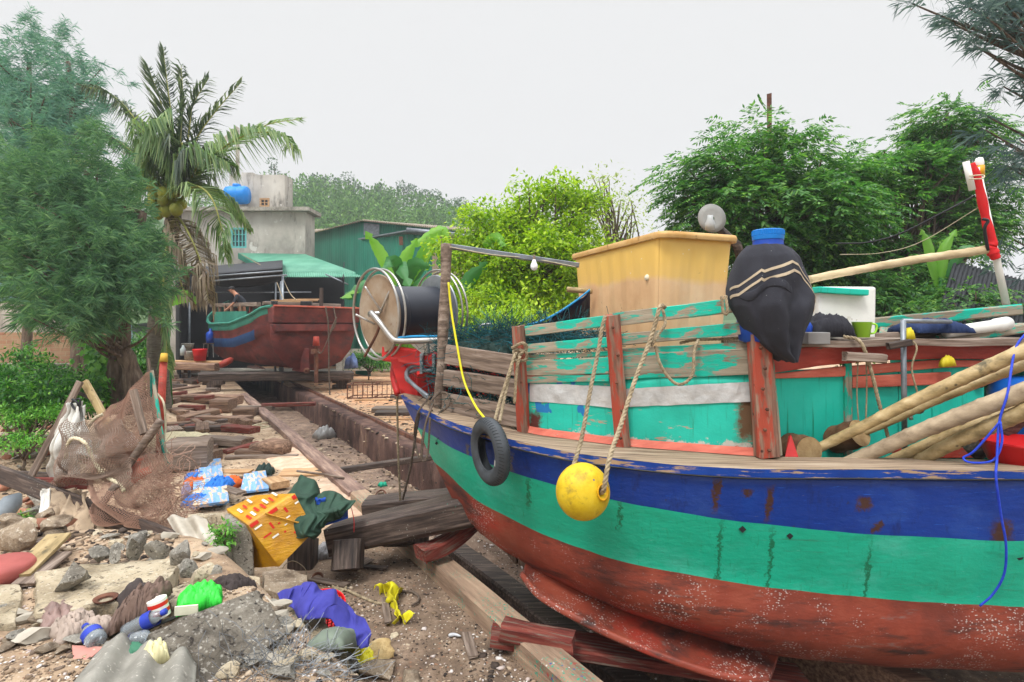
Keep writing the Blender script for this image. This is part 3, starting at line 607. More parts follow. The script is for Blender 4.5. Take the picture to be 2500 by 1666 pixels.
def hx(px, py, Y=3.78): p = P(px, py, Y)-C0; return p.x, p.z
hull_blue = paint('hull_blue_paint', [(.3, C(6, 44, 120)), (.6, C(8, 56, 142)), (.8, C(18, 74, 160))], [('n', C(52, 86, 156), 1.6, .54, .85, (1, 1, 2)), ('n', C(150, 140, 126), 5, .7, .715, (1, 1, 8)), ('n', C(34, 92, 190), 9, .62, .68, (.8, .8, 10)), ('n', C(120, 124, 130), 16, .69, .71, (.5, .5, 9)), ('n', C(60, 50, 50), 7, .66, .72, (2, 2, 1)), ('n', C(12, 34, 96), 2.5, .56, .7, (3, 3, 1))],
    [(*hx(1749, 1208), .05, .26, RS), (*hx(1872, 1228), .05, .26, RS), (*hx(2096, 1222), .1, .1, RS), (*hx(2128, 1280), .05, .07, RS), (*hx(2424, 1296), .15, .2, RS), (*hx(1820, 1200), .06, .07, RS), (*hx(1140, 1110, 4.8), .04, .2, C(90, 84, 84)), (*hx(1246, 1130, 4.45), .03, .2, C(90, 84, 84))])
hull_green = paint('hull_green_paint', [(.3, C(18, 158, 124)), (.55, C(24, 174, 140)), (.8, C(56, 188, 158))], [('n', C(84, 186, 164), 1.4, .52, .8, (1, 1, 2)), ('n', C(22, 140, 108), 2.2, .54, .75, (1, 1, 3)), ('n', C(150, 168, 128), 4, .72, .735, (.6, .6, 7)), ('n', C(18, 138, 100), 5, .58, .76, (7, 7, .5)), ('n', C(120, 190, 164), 14, .66, .69, (.5, .5, 8)), ('n', C(60, 120, 96), 3, .62, .7, (.4, .4, 14))],
    [(*hx(1766, 1370), .03, .55, GS), (*hx(1888, 1390), .03, .6, GS), (*hx(2118, 1410), .03, .5, GS), (*hx(1290, 1205, 4.4), .03, .3, GS), (*hx(1510, 1250, 4.05), .025, .25, GS)])
hull_red = paint('hull_red_antifouling', [(.3, C(96, 44, 34)), (.5, C(140, 62, 44)), (.75, C(162, 88, 66))], [('n', C(66, 44, 40), 2.6, .5, .64, (.7, .7, 3)), ('n', C(168, 56, 40), 1.6, .56, .68, (.6, .6, 2)), ('n', C(124, 112, 106), 4, .62, .74, (.7, .7, 3))], (), rough=.6,
    spots=[(52, .16, .3, .5, .5, (1, 1, 1)), (34, .14, .24, .53, .55, (1, 1, 1.1)), (80, .2, .36, .5, .5, (.5, .5, 1.2))])
boat = empty('fishing_boat', C0, 'near fishing boat with a blue, green and red striped hull and wooden side rails', 'boat')
V = []; Fc = []; mi = []
for s_ in secs: V += s_
for i in range(len(secs)-1):
    for j in range(NS-1): Fc.append((i*NS+j, (i+1)*NS+j, (i+1)*NS+j+1, i*NS+j+1)); mi.append(0 if j < 4 else 1 if j < 9 else 2)
b0 = len(V); V += [mir(p) for s_ in secs for p in s_]
for i in range(len(secs)-1):
    for j in range(NS-1): Fc.append((b0+i*NS+j, b0+i*NS+j+1, b0+(i+1)*NS+j+1, b0+(i+1)*NS+j)); mi.append(0 if j < 4 else 1 if j < 9 else 2)
# bow closing strip and transom
for j in range(NS-1): Fc.append((j, j+1, b0+j+1, b0+j)); mi.append(0 if j < 4 else 1 if j < 9 else 2)
la = (len(secs)-1)*NS
for j in range(NS-1): Fc.append((la+j, b0+la+j, b0+la+j+1, la+j+1)); mi.append(1)
for i in range(len(V)):
    p = Vector(V[i]); n = mnoise.noise_vector(p*1.8)*.012+mnoise.noise_vector(p*6)*.004; V[i] = p+n
hull = mkobj('hull', V, Fc, [hull_blue, hull_green, hull_red], boat, None, mi, True)
m = hull.modifiers.new('solid', 'SOLIDIFY'); m.thickness = .03; m.offset = 1
# scupper holes: dark inset boxes with a rim
for (px, py, Y, s_) in ((1316, 1186, 4.34, .045), (1811, 1291, 3.81, .048), (1926, 1307, 3.79, .045), (2181, 1331, 3.76, .036), (2485, 1356, 3.745, .055), (1066, 1082, 5.32, .03)):
    c = P(px, py, Y); mb = MB().tube([c+Vector((0, -.016, 0)), c+Vector((0, .05, 0))], [s_*.5, s_*.5], 7 if px in (2181, 2485) else 4)
    mb.build('scupper', K['black_cable'], boat)
# bilge keel flange
def Lp(t): return None
inn = cr([P(1283, 1378, 4.83), P(1356, 1418, 4.66), P(1511, 1490, 4.42), P(1694, 1550, 4.26), P(1820, 1586, 4.2), P(1905, 1606, 4.19)], 8)
out_ = cr([P(1270, 1398, 4.66), P(1328, 1466, 4.3), P(1511, 1562, 4.02), P(1694, 1634, 3.86), P(1800, 1660, 3.82), P(1878, 1662, 3.86)], 8)
nn_ = min(len(inn), len(out_)); mb = MB()
def bk(a, b):
    i = min(int(a*(nn_-1)), nn_-2); f = a*(nn_-1)-i
    p = inn[i].lerp(inn[i+1], f); q = out_[i].lerp(out_[i+1], f); p = p+Vector((0, .03, .0)); r = p.lerp(q, b); r.z -= .03*math.sin(b*math.pi); return r+mnoise.noise_vector(r*3)*.008
mb.grid(bk, 50, 8); mb.build('bilge_keel', hull_red, boat, smooth=True, th=.05, bev=.015)
# covering board (side deck) from the hull edge inwards
W_ = ctab([(985, 955, 6.0), (1070, 985, 5.6), (1180, 1020, 5.25), (1283, 1055, 4.87), (1400, 1073, 4.63), (1511, 1087, 4.45), (1680, 1101, 4.28), (1849, 1113, 4.17), (2150, 1118, 4.12), (2500, 1120, 4.09)], [[5, 4.2, 1.58], [XE, 4.4, 1.68]])
def cb(a, b):
    x = -1.11+(XE+1.0)*(a**1.2); s = atx(cS, x); s.y -= .035; s.z += .035; w = atx(W_, max(x, W_[0][0])); r = s.lerp(w, b); r.z += mnoise.noise(r*5)*.004; return r
def cbs(a, b):
    p = cb(a, 0); p.z -= b*.055; p.y += .002+mnoise.noise(p*7)*.006; return p
mb = MB(); mb.grid(cb, 120, 6, 0); mb.grid(cbs, 120, 2, 1)
K['edge'] = mat('chipped_blue_edge', [(.3, C(8, 50, 128)), (.7, C(16, 68, 154))], 3, (1, 1, 1), rough=.5, bump=.6, over=[('n', C(168, 140, 110), 4, .52, .57, (1, 1, 9)), ('n', C(40, 36, 36), 5, .64, .68, (.6, .6, 12))], rnd=0)
mb.build('covering_board', [K['deck'], K['edge']], boat, smooth=True)
MB().tube([atx(cS, x)+Vector((0, -.03, -.026)) for x in np.linspace(-.9, XE-.1, 90)], .007, 5).build('edge_seam', K['black_cable'], boat)
# rub strake of the blue band with an open seam above it
def st2(a, b):
    x = .35+(XE-.4)*a; s = atx(cS, x); t = b*2*math.pi; return s+Vector((0, -.012-.014*math.cos(t), -.085+.05*math.sin(t)-.0))
# inner deck, well deck
dk = MB()
def inner(a, b):
    x = -1.0+(XE+.9)*a; w = atx(W_, x); f = mir(w); r = w.lerp(f, b); r.z = w.z-.32*sst(1.6, 1.9, x)-.04; return r
dk.grid(inner, 60, 10); dk.build('deck', K['deck'], boat, smooth=False)
fs = MB()
def fcb(a, b): p = cb(a, b); return mir(p)
fs.grid(fcb, 80, 3, 0); fs.grid(lambda a, b: mir(cbs(a, b)), 80, 1, 1); fs.build('covering_board', [K['deck'], hull_blue], boat, smooth=True)
# red bow: flared far bulwark, stem post and breast hook
def fb(a, b):
    x = -1.14+2.6*a; s = mir(atx(cS, max(x, cS[0][0])+0.0)); k = .40*(1-.4*a); return s+NRM*(.10*b)+Vector((-.14*b*(1-a)**2, 0, k*b+.02))
mb = MB(); mb.grid(fb, 30, 5); mb.build('bow_bulwark', K['red_bright'], boat, smooth=True, th=.04)
def nb_(a, b):
    x = -1.14+.42*a; s = atx(cS, max(x, cS[0][0])); return s-NRM*(.10*b)*(1)+Vector((-.14*b*(1-a)**1.5, .03, .40*b*(1-a)**1.2+.02))
ol = [(950, 872), (972, 872), (992, 896), (1006, 930), (1024, 956), (1030, 972), (982, 970), (968, 935)]; MB().add([P(x, y, 5.86) for x, y in ol]+[P(x+6, y, 6.02) for x, y in ol], [tuple(range(7, -1, -1)), tuple(range(8, 16))]+[(i, (i+1) % 8, 8+(i+1) % 8, 8+i) for i in range(8)]).build('bow_cheek', K['red_bright'], boat, bev=.02)
mb = MB().tube(cr([P(964, 889, 6.25), P(962, 920, 6.08), P(972, 962, 5.93)], 5), [.04]*11, 8)
mb.build('stem', [K['red_bright']], boat, smooth=True)
mb = MB(); br = []
for k in range(9):
    t = k/8; br.append(P(1040+90*t, 915-6*t, 5.9)+Vector((0, -.3*math.sin(t*3.14)*0, 0)))
mb.grid(lambda a, b: P(1018+100*a, 912+62*b-18*math.sin(a*3.1), 5.75+.15*b), 10, 4); mb.build('breast_hook', K['red_bright'], boat, th=.06)
plank('bow_crossbeam', P(941, 862, 6.0), P(1085, 882, 5.7), .12, .16, K['red_bright'], boat, up=(0, 0, 1), rough=.006)
# crate walls of grey planks at the bow
fr = (0, -1, 0)
for (x0, t0, b0_, x1, t1, b1_, m_) in ((1090, 845, 886, 1277, 866, 925, 'wood'), (1087, 904, 942, 1277, 927, 974, 'wood'), (1083, 958, 1008, 1277, 996, 1046, 'wood')):
    a = P(x0, (t0+b0_)/2, 5.36); b = P(x1, (t1+b1_)/2, 4.86); w = abs(b0_-t0+b1_-t1)/2/F*5.1
    plank('crate_board', a, b, w, .045, K[m_], boat, up=(-.6, -.8, 0), rough=.006)
def post(a, b, w, t, m_, up=(0, -1, 0)): return plank('wall_post', a, b, w, t, K[m_], boat, up=up, rough=.006, seg=8)
K['post_red'] = mat('weathered_red_post', [(.3, C(96, 66, 54)), (.5, C(132, 100, 84)), (.7, C(156, 132, 114))], 2.4, G_, bump=.7, bdist=.006, over=[('n', C(160, 70, 52), 2.4, .47, .54, (1, 5, 5)), ('v', C(60, 36, 28), 9, .06, .14, (1, 1, 1), .3, .3)], rnd=.03)
post(P(1279, 1062, 4.84), P(1265, 796, 4.84), .09, .09, 'post_red', (-.5, -.85, 0))
post(P(1521, 1088, 4.40), P(1494, 769, 4.40), .115, .1, 'post_red', (-.2, -1, 0))
post(P(1872, 1114, 4.08), P(1850, 770, 4.1), .15, .11, 'post_red', (0, -1, 0))
post(P(1898, 1112, 4.14), P(1876, 880, 4.16), .05, .08, 'tq_worn', (0, -1, 0))
for (x0, y0, x1, y1, Y, n) in ((1500, 800, 1519, 1070, 4.33, 5), (1861, 850, 1874, 1100, 4.01, 6)):
    for i in range(n):
        f = i/(n-1); c = P(x0+(x1-x0)*f+(4 if i % 2 else -4), y0+(y1-y0)*f, Y); MB().lathe([(0, -.012), (.012, -.006), (.013, .008), (0, .012)], c, (0, -1, 0), 7).build('bolt', K['rust'], boat, smooth=True)
def wp(px, py, off=0):
    "point on the side wall plane line W at photo column px"
    x = None; lo, hi = W_[0][0], XE
    for _ in range(40):
        m_ = (lo+hi)/2; w = atx(W_, m_)
        if 1250+F*w.x/w.y < px: lo = m_
        else: hi = m_
    w = atx(W_, lo); return P(px, py, w.y+off)
def wb(x0, t0, b0_, x1, t1, b1_, m_, off=.03, th=.04, parts=1, rough=.005, name='wall_board'):
    a = wp(x0, (t0+b0_)/2, off); b = wp(x1, (t1+b1_)/2, off); w = ((b0_-t0)*a.y+(b1_-t1)*b.y)/2/F
    n = Vector((b.y-a.y, -(b.x-a.x), 0)); mid = wp((x0+x1)/2, 800, off); ch = a.lerp(b, .5); 
    return plank(name, a, b, w, th, K[m_], boat, up=n, rough=rough, seg=14)
for (x0, t0, b0_, x1, t1, b1_) in ((1285, 796, 822, 1488, 770, 796), (1500, 766, 796, 1800, 726, 764)): wb(x0, t0, b0_, x1, t1, b1_, 'tq_worn', off=-.02)
for (x0, t0, b0_, x1, t1, b1_) in ((1285, 842, 864, 1488, 822, 848), (1515, 815, 844, 1825, 786, 815)): wb(x0, t0, b0_, x1, t1, b1_, 'tq_worn', off=-.02)
for (x0, t0, b0_, x1, t1, b1_) in ((1285, 868, 879, 1488, 857, 870), (1515, 852, 866, 1825, 836, 853)): wb(x0, t0, b0_, x1, t1, b1_, 'tq_worn', off=.02)
for (x0, t0, b0_, x1, t1, b1_) in ((1285, 880, 918, 1488, 872, 912), (1515, 866, 926, 1830, 850, 916), (1285, 919, 934, 1488, 914, 932)): wb(x0, t0, b0_, x1, t1, b1_, 'tq_worn', off=0, rough=.008)
# painted lower wall sheet, curved with the deck, and its red base seam
def wall(a, b, x0=1283, x1=1850, t=(928, 915), bt=(1052, 1100)):
    px = x0+(x1-x0)*a; top = t[0]+(t[1]-t[0])*a; w = wp(px, 0, .03); bot = wp(px, 1050+60*a, .03); zt = P(px, top, w.y).z; zb = atx(W_, w.x).z-.01
    return Vector((w.x, w.y, zt+(zb-zt)*b))+Vector((0, mnoise.noise(Vector((w.x*4, 0, b*4)))*.008, 0))
mb = MB(); mb.grid(wall, 40, 10)
wq = NB('peeling_wall_paint'); v = wq.mp()
c = wq.ramp(wq.noise(v, 2, 7, .6), [(.3, C(16, 172, 150)), (.6, C(24, 190, 168)), (.8, C(50, 200, 180))])
c = wq.mix(wq.ramp(wq.noise(wq.mp((9, 9, .5)), 3, 7, .65), [(.56, 0.0), (.7, .8)]), c, C(28, 128, 96))
sxz = wq.n.new('ShaderNodeSeparateXYZ'); wq.lk(v, sxz.inputs[0])
zz = wq.math('ADD', sxz.outputs[2], wq.math('MULTIPLY', wq.math('SUBTRACT', wq.noise(v, 5, 9, .72), .5), .34))     # height above the boat origin
c = wq.mix(wq.ramp(wq.noise(wq.mp((1, 1, 5)), 2.7, 9, .7), [(.6, 0.0), (.61, 1.0)]), c, C(160, 148, 126))
c = wq.mix(wq.ramp(wq.math('DIVIDE', zz, 2.0), [(.785, 1.0), (.79, 0.0)]), c, C(196, 192, 180))
c = wq.mix(wq.ramp(wq.math('DIVIDE', zz, 2.0), [(.76, 1.0), (.765, 0.0)]), c, C(206, 92, 72))
bl = wq.math('MULTIPLY', wq.ramp(wq.noise(wq.mp((2.2, 2.2, 1.2)), 5.5, 2, .4), [(.54, 0.0), (.56, 1.0)]), wq.math('MULTIPLY', wq.math('LESS_THAN', sxz.outputs[0], 1.75), wq.math('GREATER_THAN', sxz.outputs[2], 1.72)))
c = wq.mix(bl, c, C(16, 112, 176))
c = streaks(wq, v, c, [(2.88, 1.78, .16, .42, C(92, 66, 40)), (1.33, 1.62, .12, .22, C(84, 36, 28)), (2.95, 1.56, .1, .12, C(70, 50, 40))])
wq.lk(c, wq.b.inputs['Base Color']); wq.b.inputs['Roughness'].default_value = .6
bn = wq.n.new('ShaderNodeBump'); bn.inputs['Strength'].default_value = .7; bn.inputs['Distance'].default_value = .008; wq.lk(wq.noise(v, 9, 10, .7), bn.inputs['Height']); wq.lk(bn.outputs[0], wq.b.inputs['Normal'])
K['wallpaint'] = wq.m
mb.build('painted_wall', K['wallpaint'], boat, smooth=True, th=.03)
# silver tape strip glued along the wall
def tape(a, b, x0=1293, x1=1500, o=(936, 944, 980, 995), dy=.0):
    px = x0+(x1-x0)*a; t = o[0]+(o[1]-o[0])*a; bt = o[2]+(o[3]-o[2])*a; w = wp(px, t+(bt-t)*b, .006-dy)
    return w+Vector((0, mnoise.noise(w*14)*.007+mnoise.noise(w*40)*.003, mnoise.noise(Vector((w.x*8, b, 0)))*.006))
MB().grid(tape, 50, 8).build('silver_tape', K['foil'], boat, smooth=True)
MB().grid(lambda a, b: tape(a, b, 1440, 1500, (944, 947, 990, 998), .006), 12, 8).build('silver_tape', K['foil'], boat, smooth=True)
MB().grid(lambda a, b: tape(a, b, 1524, 1838, (950, 932, 994, 981)), 60, 8).build('silver_tape', K['foil'], boat, smooth=True)
# base fillet, salmon paint
def fil(a, b): px = 1283+(1860-1283)*a; w = wp(px, 0, 0); z = atx(W_, w.x).z; return Vector((w.x, w.y-.05+.05*b, z+.008+.05*b))
MB().grid(fil, 40, 2).build('base_seam', K['pink'], boat, smooth=True)
# ---- cabin wall at the right ----
cy = lambda px: 4.42+.12*min(1, max(0, (px-1880)/200))
def cw(a, b, x0=1885, x1=2400, t=(905, 850), zb=1.2): px = x0+(x1-x0)*a; Y = cy(px); zt = P(px, t[0]+(t[1]-t[0])*a, Y).z; x = P(px, 0, Y).x; return Vector((x, Y+mnoise.noise(Vector((x*3, b*3, 0)))*.006, zt+(zb-zt)*b))
for (x0, x1, t) in ((1892, 2068, (905, 900)), (2070, 2190, (900, 890)), (2191, 2272, (890, 880)), (2273, 2400, (880, 872))):
    MB().grid(lambda a, b: cw(a, b, x0, x1-1.2, t), 10, 10).build('cabin_panel', K['tq'], boat, smooth=False, th=.03)
for px in (2070,): plank('cabin_post', P(px, 1110, cy(px)-.03), P(px-2, 885, cy(px)-.03), .055, .05, K['tq_worn'], boat, up=(0, -1, 0))
mb = MB().box(P(2388, 938, 4.51), (.05, .04, .055)); mb.build('cabin_vent', K['black_cable'], boat)
def arcb(name, x0, x1, tf, bf, m_, off, th):
    def f(a, b): px = x0+(x1-x0)*a; Y = cy(px)+off; return P(px, tf(px)+(bf(px)-tf(px))*b, Y)+Vector((0, mnoise.noise(Vector((a*9, b, 3)))*.006, 0))
    return MB().grid(f, 30, 4).build(name, K[m_], boat, smooth=False, th=th, bev=.008)
ip = lambda *k: (lambda px: float(np.interp(px, [q[0] for q in k], [q[1] for q in k])))
arcb('red_wale', 1878, 2492, ip((1880, 858), (2050, 838), (2250, 828), (2492, 838)), ip((1880, 912), (2000, 893), (2150, 880), (2300, 876), (2492, 880)), 'red', -.06, .05)
arcb('red_wale', 1884, 2455, ip((1884, 914), (2050, 895), (2300, 878), (2455, 882)), ip((1884, 925), (2050, 920), (2300, 898), (2455, 894)), 'pink', -.03, .03)
arcb('red_wale', 2080, 2320, ip((2080, 920), (2320, 908)), ip((2080, 948), (2320, 938)), 'pink', -.045, .03)
arcb('red_wale', 2180, 2400, ip((2180, 1096), (2400, 1085)), ip((2180, 1120), (2400, 1118)), 'red', -.04, .03)
# cabin roof with wooden edge
zr = P(2100, 838, 4.45).z
mb = MB(); mb.grid(lambda a, b: Vector((2.0+2.6*a, 4.36+2.3*b, zr-.012+.006*math.sin(a*20)+(.02*math.sin(a*3)))), 20, 6)
mb.build('cabin_roof', K['wood'], boat, th=.05)
MB().grid(lambda a, b: Vector((2.0, 4.5+2.1*a, 1.2+b*(zr-1.25))), 6, 4).build('cabin_panel', K['tq'], boat, th=.03)
MB().grid(lambda a, b: Vector((4.4-.0*a, 4.6+2.0*a, 1.2+b*(zr-1.25))), 6, 4).build('cabin_panel', K['tq'], boat, th=.03)
plank('roof_rail', P(2010, 800, 5.7), P(2490, 756, 5.2), .09, .1, K['tq_worn'], boat); plank('roof_rail', P(2165, 845, 4.7), P(2165, 800, 5.6), .05, .12, K['tq_worn'], boat, up=(1, 0, 0))
plank('roof_rail', P(2130, 822, 4.9), P(2350, 811, 4.8), .06, .06, K['wood'], boat); plank('roof_rail', P(2300, 830, 4.7), P(2500, 800, 4.9), .1, .08, K['tq_worn'], boat)
# ================= gear aboard =================
lab = dict(cat=None)
# square pole at the bow with yellow cable, grey beam, bulb
tag(MB().tube(cr([P(1070, 1002, 5.42), P(1078, 900, 5.4), P(1082, 800, 5.4), P(1087, 700, 5.4), P(1090, 596, 5.4)], 6), [.05+.003*math.sin(i*.6) for i in range(25)], 12).build('bow_pole', K['wood'], smooth=True), 'tall weathered round pole lashed upright at the bow', 'pole')
plank('overhead_beam', P(1083, 600, 5.38), P(1412, 648, 5.9), .045, .05, K['galv'], label='thin grey steel beam running from the bow pole to the tan tank', cat='beam', rough=.001)
rope('lashing', [P(1075, 955, 5.3), P(1050, 985, 5.25), P(1062, 1010, 5.2), P(1095, 990, 5.2), P(1090, 960, 5.3), P(1060, 965, 5.3)], .012, K['rope_grey'], None, 'dark rope lashed round the foot of the bow pole')
for (pts, r_, lb) in (([P(1050, 968, 5.25), P(1020, 1010, 5.2), P(1012, 1070, 5.35), P(1026, 1120, 5.3), P(1033, 1060, 5.28), P(1052, 1000, 5.2)], .01, 'grey rope loop hanging over the blue bow'),
    ([P(1058, 985, 5.2), P(1038, 1040, 5.1), P(1030, 1120, 5.1), P(1044, 1110, 5.1), P(1050, 1020, 5.1)], .01, 'second grey rope loop hanging over the blue bow, nearer the tyre'),
    ([P(1025, 1000, 5.4), P(1015, 1060, 5.6), P(1000, 1150, 5.8), P(983, 1220, 6.0)], .013, 'dark rope slanting from the bow down to the cross beam')):
    rope('mooring_rope', pts, r_, K['rope_grey'], None, lb)
rope('mooring_rope', [P(967, 855, 5.95), P(969, 950, 6.0), P(972, 1100, 6.1), P(977, 1222, 6.2)], .012, K['rope'], None, 'pale rope hanging straight down from the red bow beam to the cross beam')
cord('yellow_cable', [P(1095, 690, 5.32), P(1102, 760, 5.3), P(1117, 850, 5.2), P(1133, 930, 5.1), P(1160, 990, 4.95), P(1186, 1025, 4.75)], .011, K['yellow_cable'], None, 'bright yellow cable running down the bow pole and over the grey boards')
cord('wire', [P(1090, 602, 5.36), P(1200, 622, 5.5), P(1300, 632, 5.7), P(1405, 652, 5.8)], .006, K['twine'], None, 'thin twisted wire strung along the grey overhead beam')
def bulb(c, s, label, cat='lamp'):
    t = empty('light_bulb', c+Vector((0, 0, -.14*s)), label, cat)
    MB().lathe([(0, 0), (.012, -.001), (.014, -.05), (.018, -.06), (.018, -.075), (.0, -.075)], c+Vector((0, 0, .03*s)), n=14).build('socket', K['wood'], t, smooth=True)
    MB().lathe([(.015*s, -.045*s), (.022*s, -.07*s), (.033*s, -.095*s), (.035*s, -.115*s), (.028*s, -.135*s), (.012*s, -.147*s), (0, -.149*s)], c+Vector((0, 0, .03)), n=16).build('globe', flat('white_bulb_plastic', C(232, 234, 238), .25, bump=0), t, smooth=True)
bulb(P(1304, 630, 5.6), 1.05, 'white light bulb hanging from the grey overhead beam')
# winch reel
reel = empty('cable_reel', P(1065, 880, 5.9), 'large steel cable reel wound with black line, mounted over the red bow', 'reel')
ca, ax = Vector((-1.40, 6.0, P(926, 767, 6.0).z)), Vector((.72, .66, .04)).normalized(); Lr = .72; cb_ = ca+ax*Lr
MB().lathe([(.285, .03), (.29, .06), (.29, .2), (.286, .205), (.29, .21), (.29, Lr-.05), (.285, Lr-.02)], ca, ax, 48).build('wound_line', K['drum'], reel, smooth=False); smooth_angle(reel.children[-1], 30)
for c, nm, mm in ((ca, 'flange', 'rustdisc'), (cb_, 'flange', 'galv')):
    o = MB().lathe([(0, -.01), (.41, -.01), (.418, 0), (.41, .012), (0, .012)], c, ax, 56).build(nm, K[mm], reel); smooth_angle(o, 40)
q_ = ax.to_track_quat('Z', 'Y')
def ring(c, r, rr, nm='guard_ring'):
    return MB().tube([c+q_ @ Vector((r*math.cos(t), r*math.sin(t), 0)) for t in np.linspace(0, 2*math.pi, 49)[:-1]], rr, 8, closed=True).build(nm, K['steel'], reel, smooth=True)
ring(ca-ax*.05, .475, .014); ring(ca+ax*.03, .47, .012); ring(cb_+ax*.02, .475, .012); ring(cb_+ax*.1, .46, .012)
mb = MB()
for px, py, qx, qy in ((891, 700, 932, 762), (960, 694, 928, 765), (868, 768, 915, 792), (965, 700, 945, 700)):
    a = P(px, py, 5.82); b = P(qx, qy, 5.88); mb.tube(cr([a, a.lerp(b, .5)+Vector((0, -.02, 0)), b], 5), .012, 7)
mb.tube([ca-ax*.12, cb_+ax*.12], .03, 12); mb.build('spoke', K['steel'], reel, smooth=True)
MB().tube(cr([P(912, 770, 5.78), P(925, 800, 5.72), P(895, 862, 5.72), P(890, 870, 5.75)], 6), .014, 7).build('crank', K['rust'], reel, smooth=True)
MB().tube(cr([P(906, 763, 5.8), P(925, 785, 5.72), P(955, 825, 5.66), P(975, 833, 5.66), P(1040, 832, 5.7), P(1100, 831, 5.75)], 6), .03, 12).build('cradle_tube', K['steel'], reel, smooth=True)
mb = MB(); mb.tube([P(1040, 836, 5.72), P(1044, 862, 5.72)], .026, 10); mb.add([P(1000, 838, 5.72), P(1080, 838, 5.72), P(1046, 868, 5.72), P(1036, 868, 5.72)], [(0, 1, 2, 3)])
mb.build('bracket', K['steel'], reel, th=.012)
mb = MB(); mb.box(P(1030, 888, 5.68), (.03, .1, .2)); mb.box(P(1060, 888, 5.68), (.03, .1, .2)); mb.box(P(1045, 905, 5.7), (.12, .1, .03))
for dx in (1030, 1060):
    for dy in (868, 888): mb.lathe([(0, .0), (.016, 0), (.016, .02), (0, .02)], P(dx, dy, 5.63), (0, -1, 0), 6)
mb.build('bracket', K['galv'], reel, bev=.004)
cord('blue_hose', [P(968, 826, 5.7), P(1010, 822, 5.75), P(1060, 822, 5.8), P(1090, 822, 5.9)], .014, flat('bright_blue_tarp_edge', C(40, 150, 206)), None, 'thin bright blue hose lying under the reel drum')
for k, (dz, lb) in enumerate(((0, 'outer loop of bent steel pipe on the red bow'), (12, 'inner loop of bent steel pipe on the red bow'))):
    cord('steel_pipe', [P(1110, 900+dz*.8, 5.6), P(1050, 892+dz, 5.75), P(1005, 896+dz, 5.85), P(992, 916+dz*.6, 5.75), P(1010, 940, 5.55), P(1045, 968+dz*.4, 5.35)], .02, K['galv'], None, lb, cat='pipe')
# net piles in the crate
def netpile(name, pts, seed, m_, label, n=260, r=.0035, spread=(.5, .25, .18)):
    r2 = random.Random(seed); mb = MB()
    for i in range(n):
        c = Vector(pts[r2.randrange(len(pts))])+Vector((r2.gauss(0, 1)*spread[0]*.4, r2.gauss(0, 1)*spread[1]*.4, -abs(r2.gauss(0, 1))*spread[2]*.35))
        q = [c]; d = Vector((r2.gauss(0, 1), r2.gauss(0, .5), r2.gauss(0, .3))).normalized()
        for k in range(5): d = (d+Vector((r2.gauss(0, .5), r2.gauss(0, .4), r2.gauss(0, .35)))).normalized(); q.append(q[-1]+d*.07)
        mb.tube(q, r, 3, i % 3, cap=False)
    o = mb.build(name, m_); tag(o, label, 'net'); return o
nm = [flat('teal_net', C(26, 80, 80), .9), flat('dark_green_net', C(34, 54, 50), .9), flat('blue_net', C(30, 92, 104), .9)]
def drape(name, cols, mats_, label, cat, seed=0, nu=50, nv=30, amp=.03, th=.006, sub=1, bulge=.1):
    "cloth lying over things: columns of (photo x, top row, bottom row, top distance, bottom distance)"
    xs = [c[0] for c in cols]
    def f(a, b):
        x = xs[0]+(xs[-1]-xs[0])*a; t, bt, yt, yb = [float(np.interp(x, xs, [c[k] for c in cols])) for k in (1, 2, 3, 4)]; p = P(x, t+(bt-t)*b, yt+(yb-yt)*b-.12*math.sin(b*3.14)*(yt-yb))
        n2 = 1-2*abs(mnoise.noise(Vector((p.x*7, p.z*5+p.x*3, seed)))); n3 = 1-2*abs(mnoise.noise(Vector((p.x*17+p.z*6, p.z*12, seed+3)))); k = math.sin(min(1, b*1.02)*3.14)**.4 if 0 < b < 1 else 0
        bg_ = bulge*math.sin(a*3.14)**.5*math.sin(b*3.14)**.5 if 0 < a < 1 and 0 < b < 1 else 0; return p+Vector((0, -bg_, .3*bg_))+Vector((.3*n3, -n2, .4*n2))*amp+Vector((0, -n3, .3*n3))*amp*.45+mnoise.noise_vector(p*6)*amp*.8
    return tag(MB().grid(f, nu, nv).build(name, mats_, smooth=True, th=th, sub=sub), label, cat)
def heap(a, b, wd, hgt, seed, mats_, name, label, cat, nu=40, nv=16, fold=.5, rgh=9, th=.01, kind=None, sub=None):
    "a crumpled heap of cloth or net between ground points a and b"
    a = Vector(a); b = Vector(b); x = b-a; L_ = x.length; x.normalize(); y = Vector((-x.y, x.x, 0)).normalized()
    def f(i, j):
        u, v = i*2-1, j*2-1; k = max(0, 1-abs(u)**2.6)*max(0, 1-abs(v)**2.6); r_ = 1+.12*mnoise.noise(Vector((u*2, v*2, seed)))
        p = a.lerp(b, .5)+x*(u*L_/2*r_)+y*(v*wd/2*r_); n1 = mnoise.noise(Vector((u*rgh*.4, v*rgh*.35, seed))); n2 = 1-2*abs(mnoise.noise(Vector((u*rgh, v*rgh*.8, seed*2)))); n3 = mnoise.noise(Vector((u*rgh*2.6, v*rgh*2.6, seed*3)))
        p.z += hgt*(k**.42)*(.8+.5*fold*n1)+.10*min(wd, L_)*fold*(k**.3)*(.8*n2+.4*n3); p += Vector((n2+.5*n3, n1-n3, 0))*.05*min(wd, L_)*fold; return p
    o = MB().grid(f, nu, nv).build(name, mats_, smooth=True, th=th, sub=sub); tag(o, label, cat, kind=kind); return o
heap(P(1110, 862, 5.75), P(1270, 866, 5.4), .6, .16, 3, nm[1], 'net_heap', 'dark inner mass of net filling the bow crate', 'net', fold=.6)
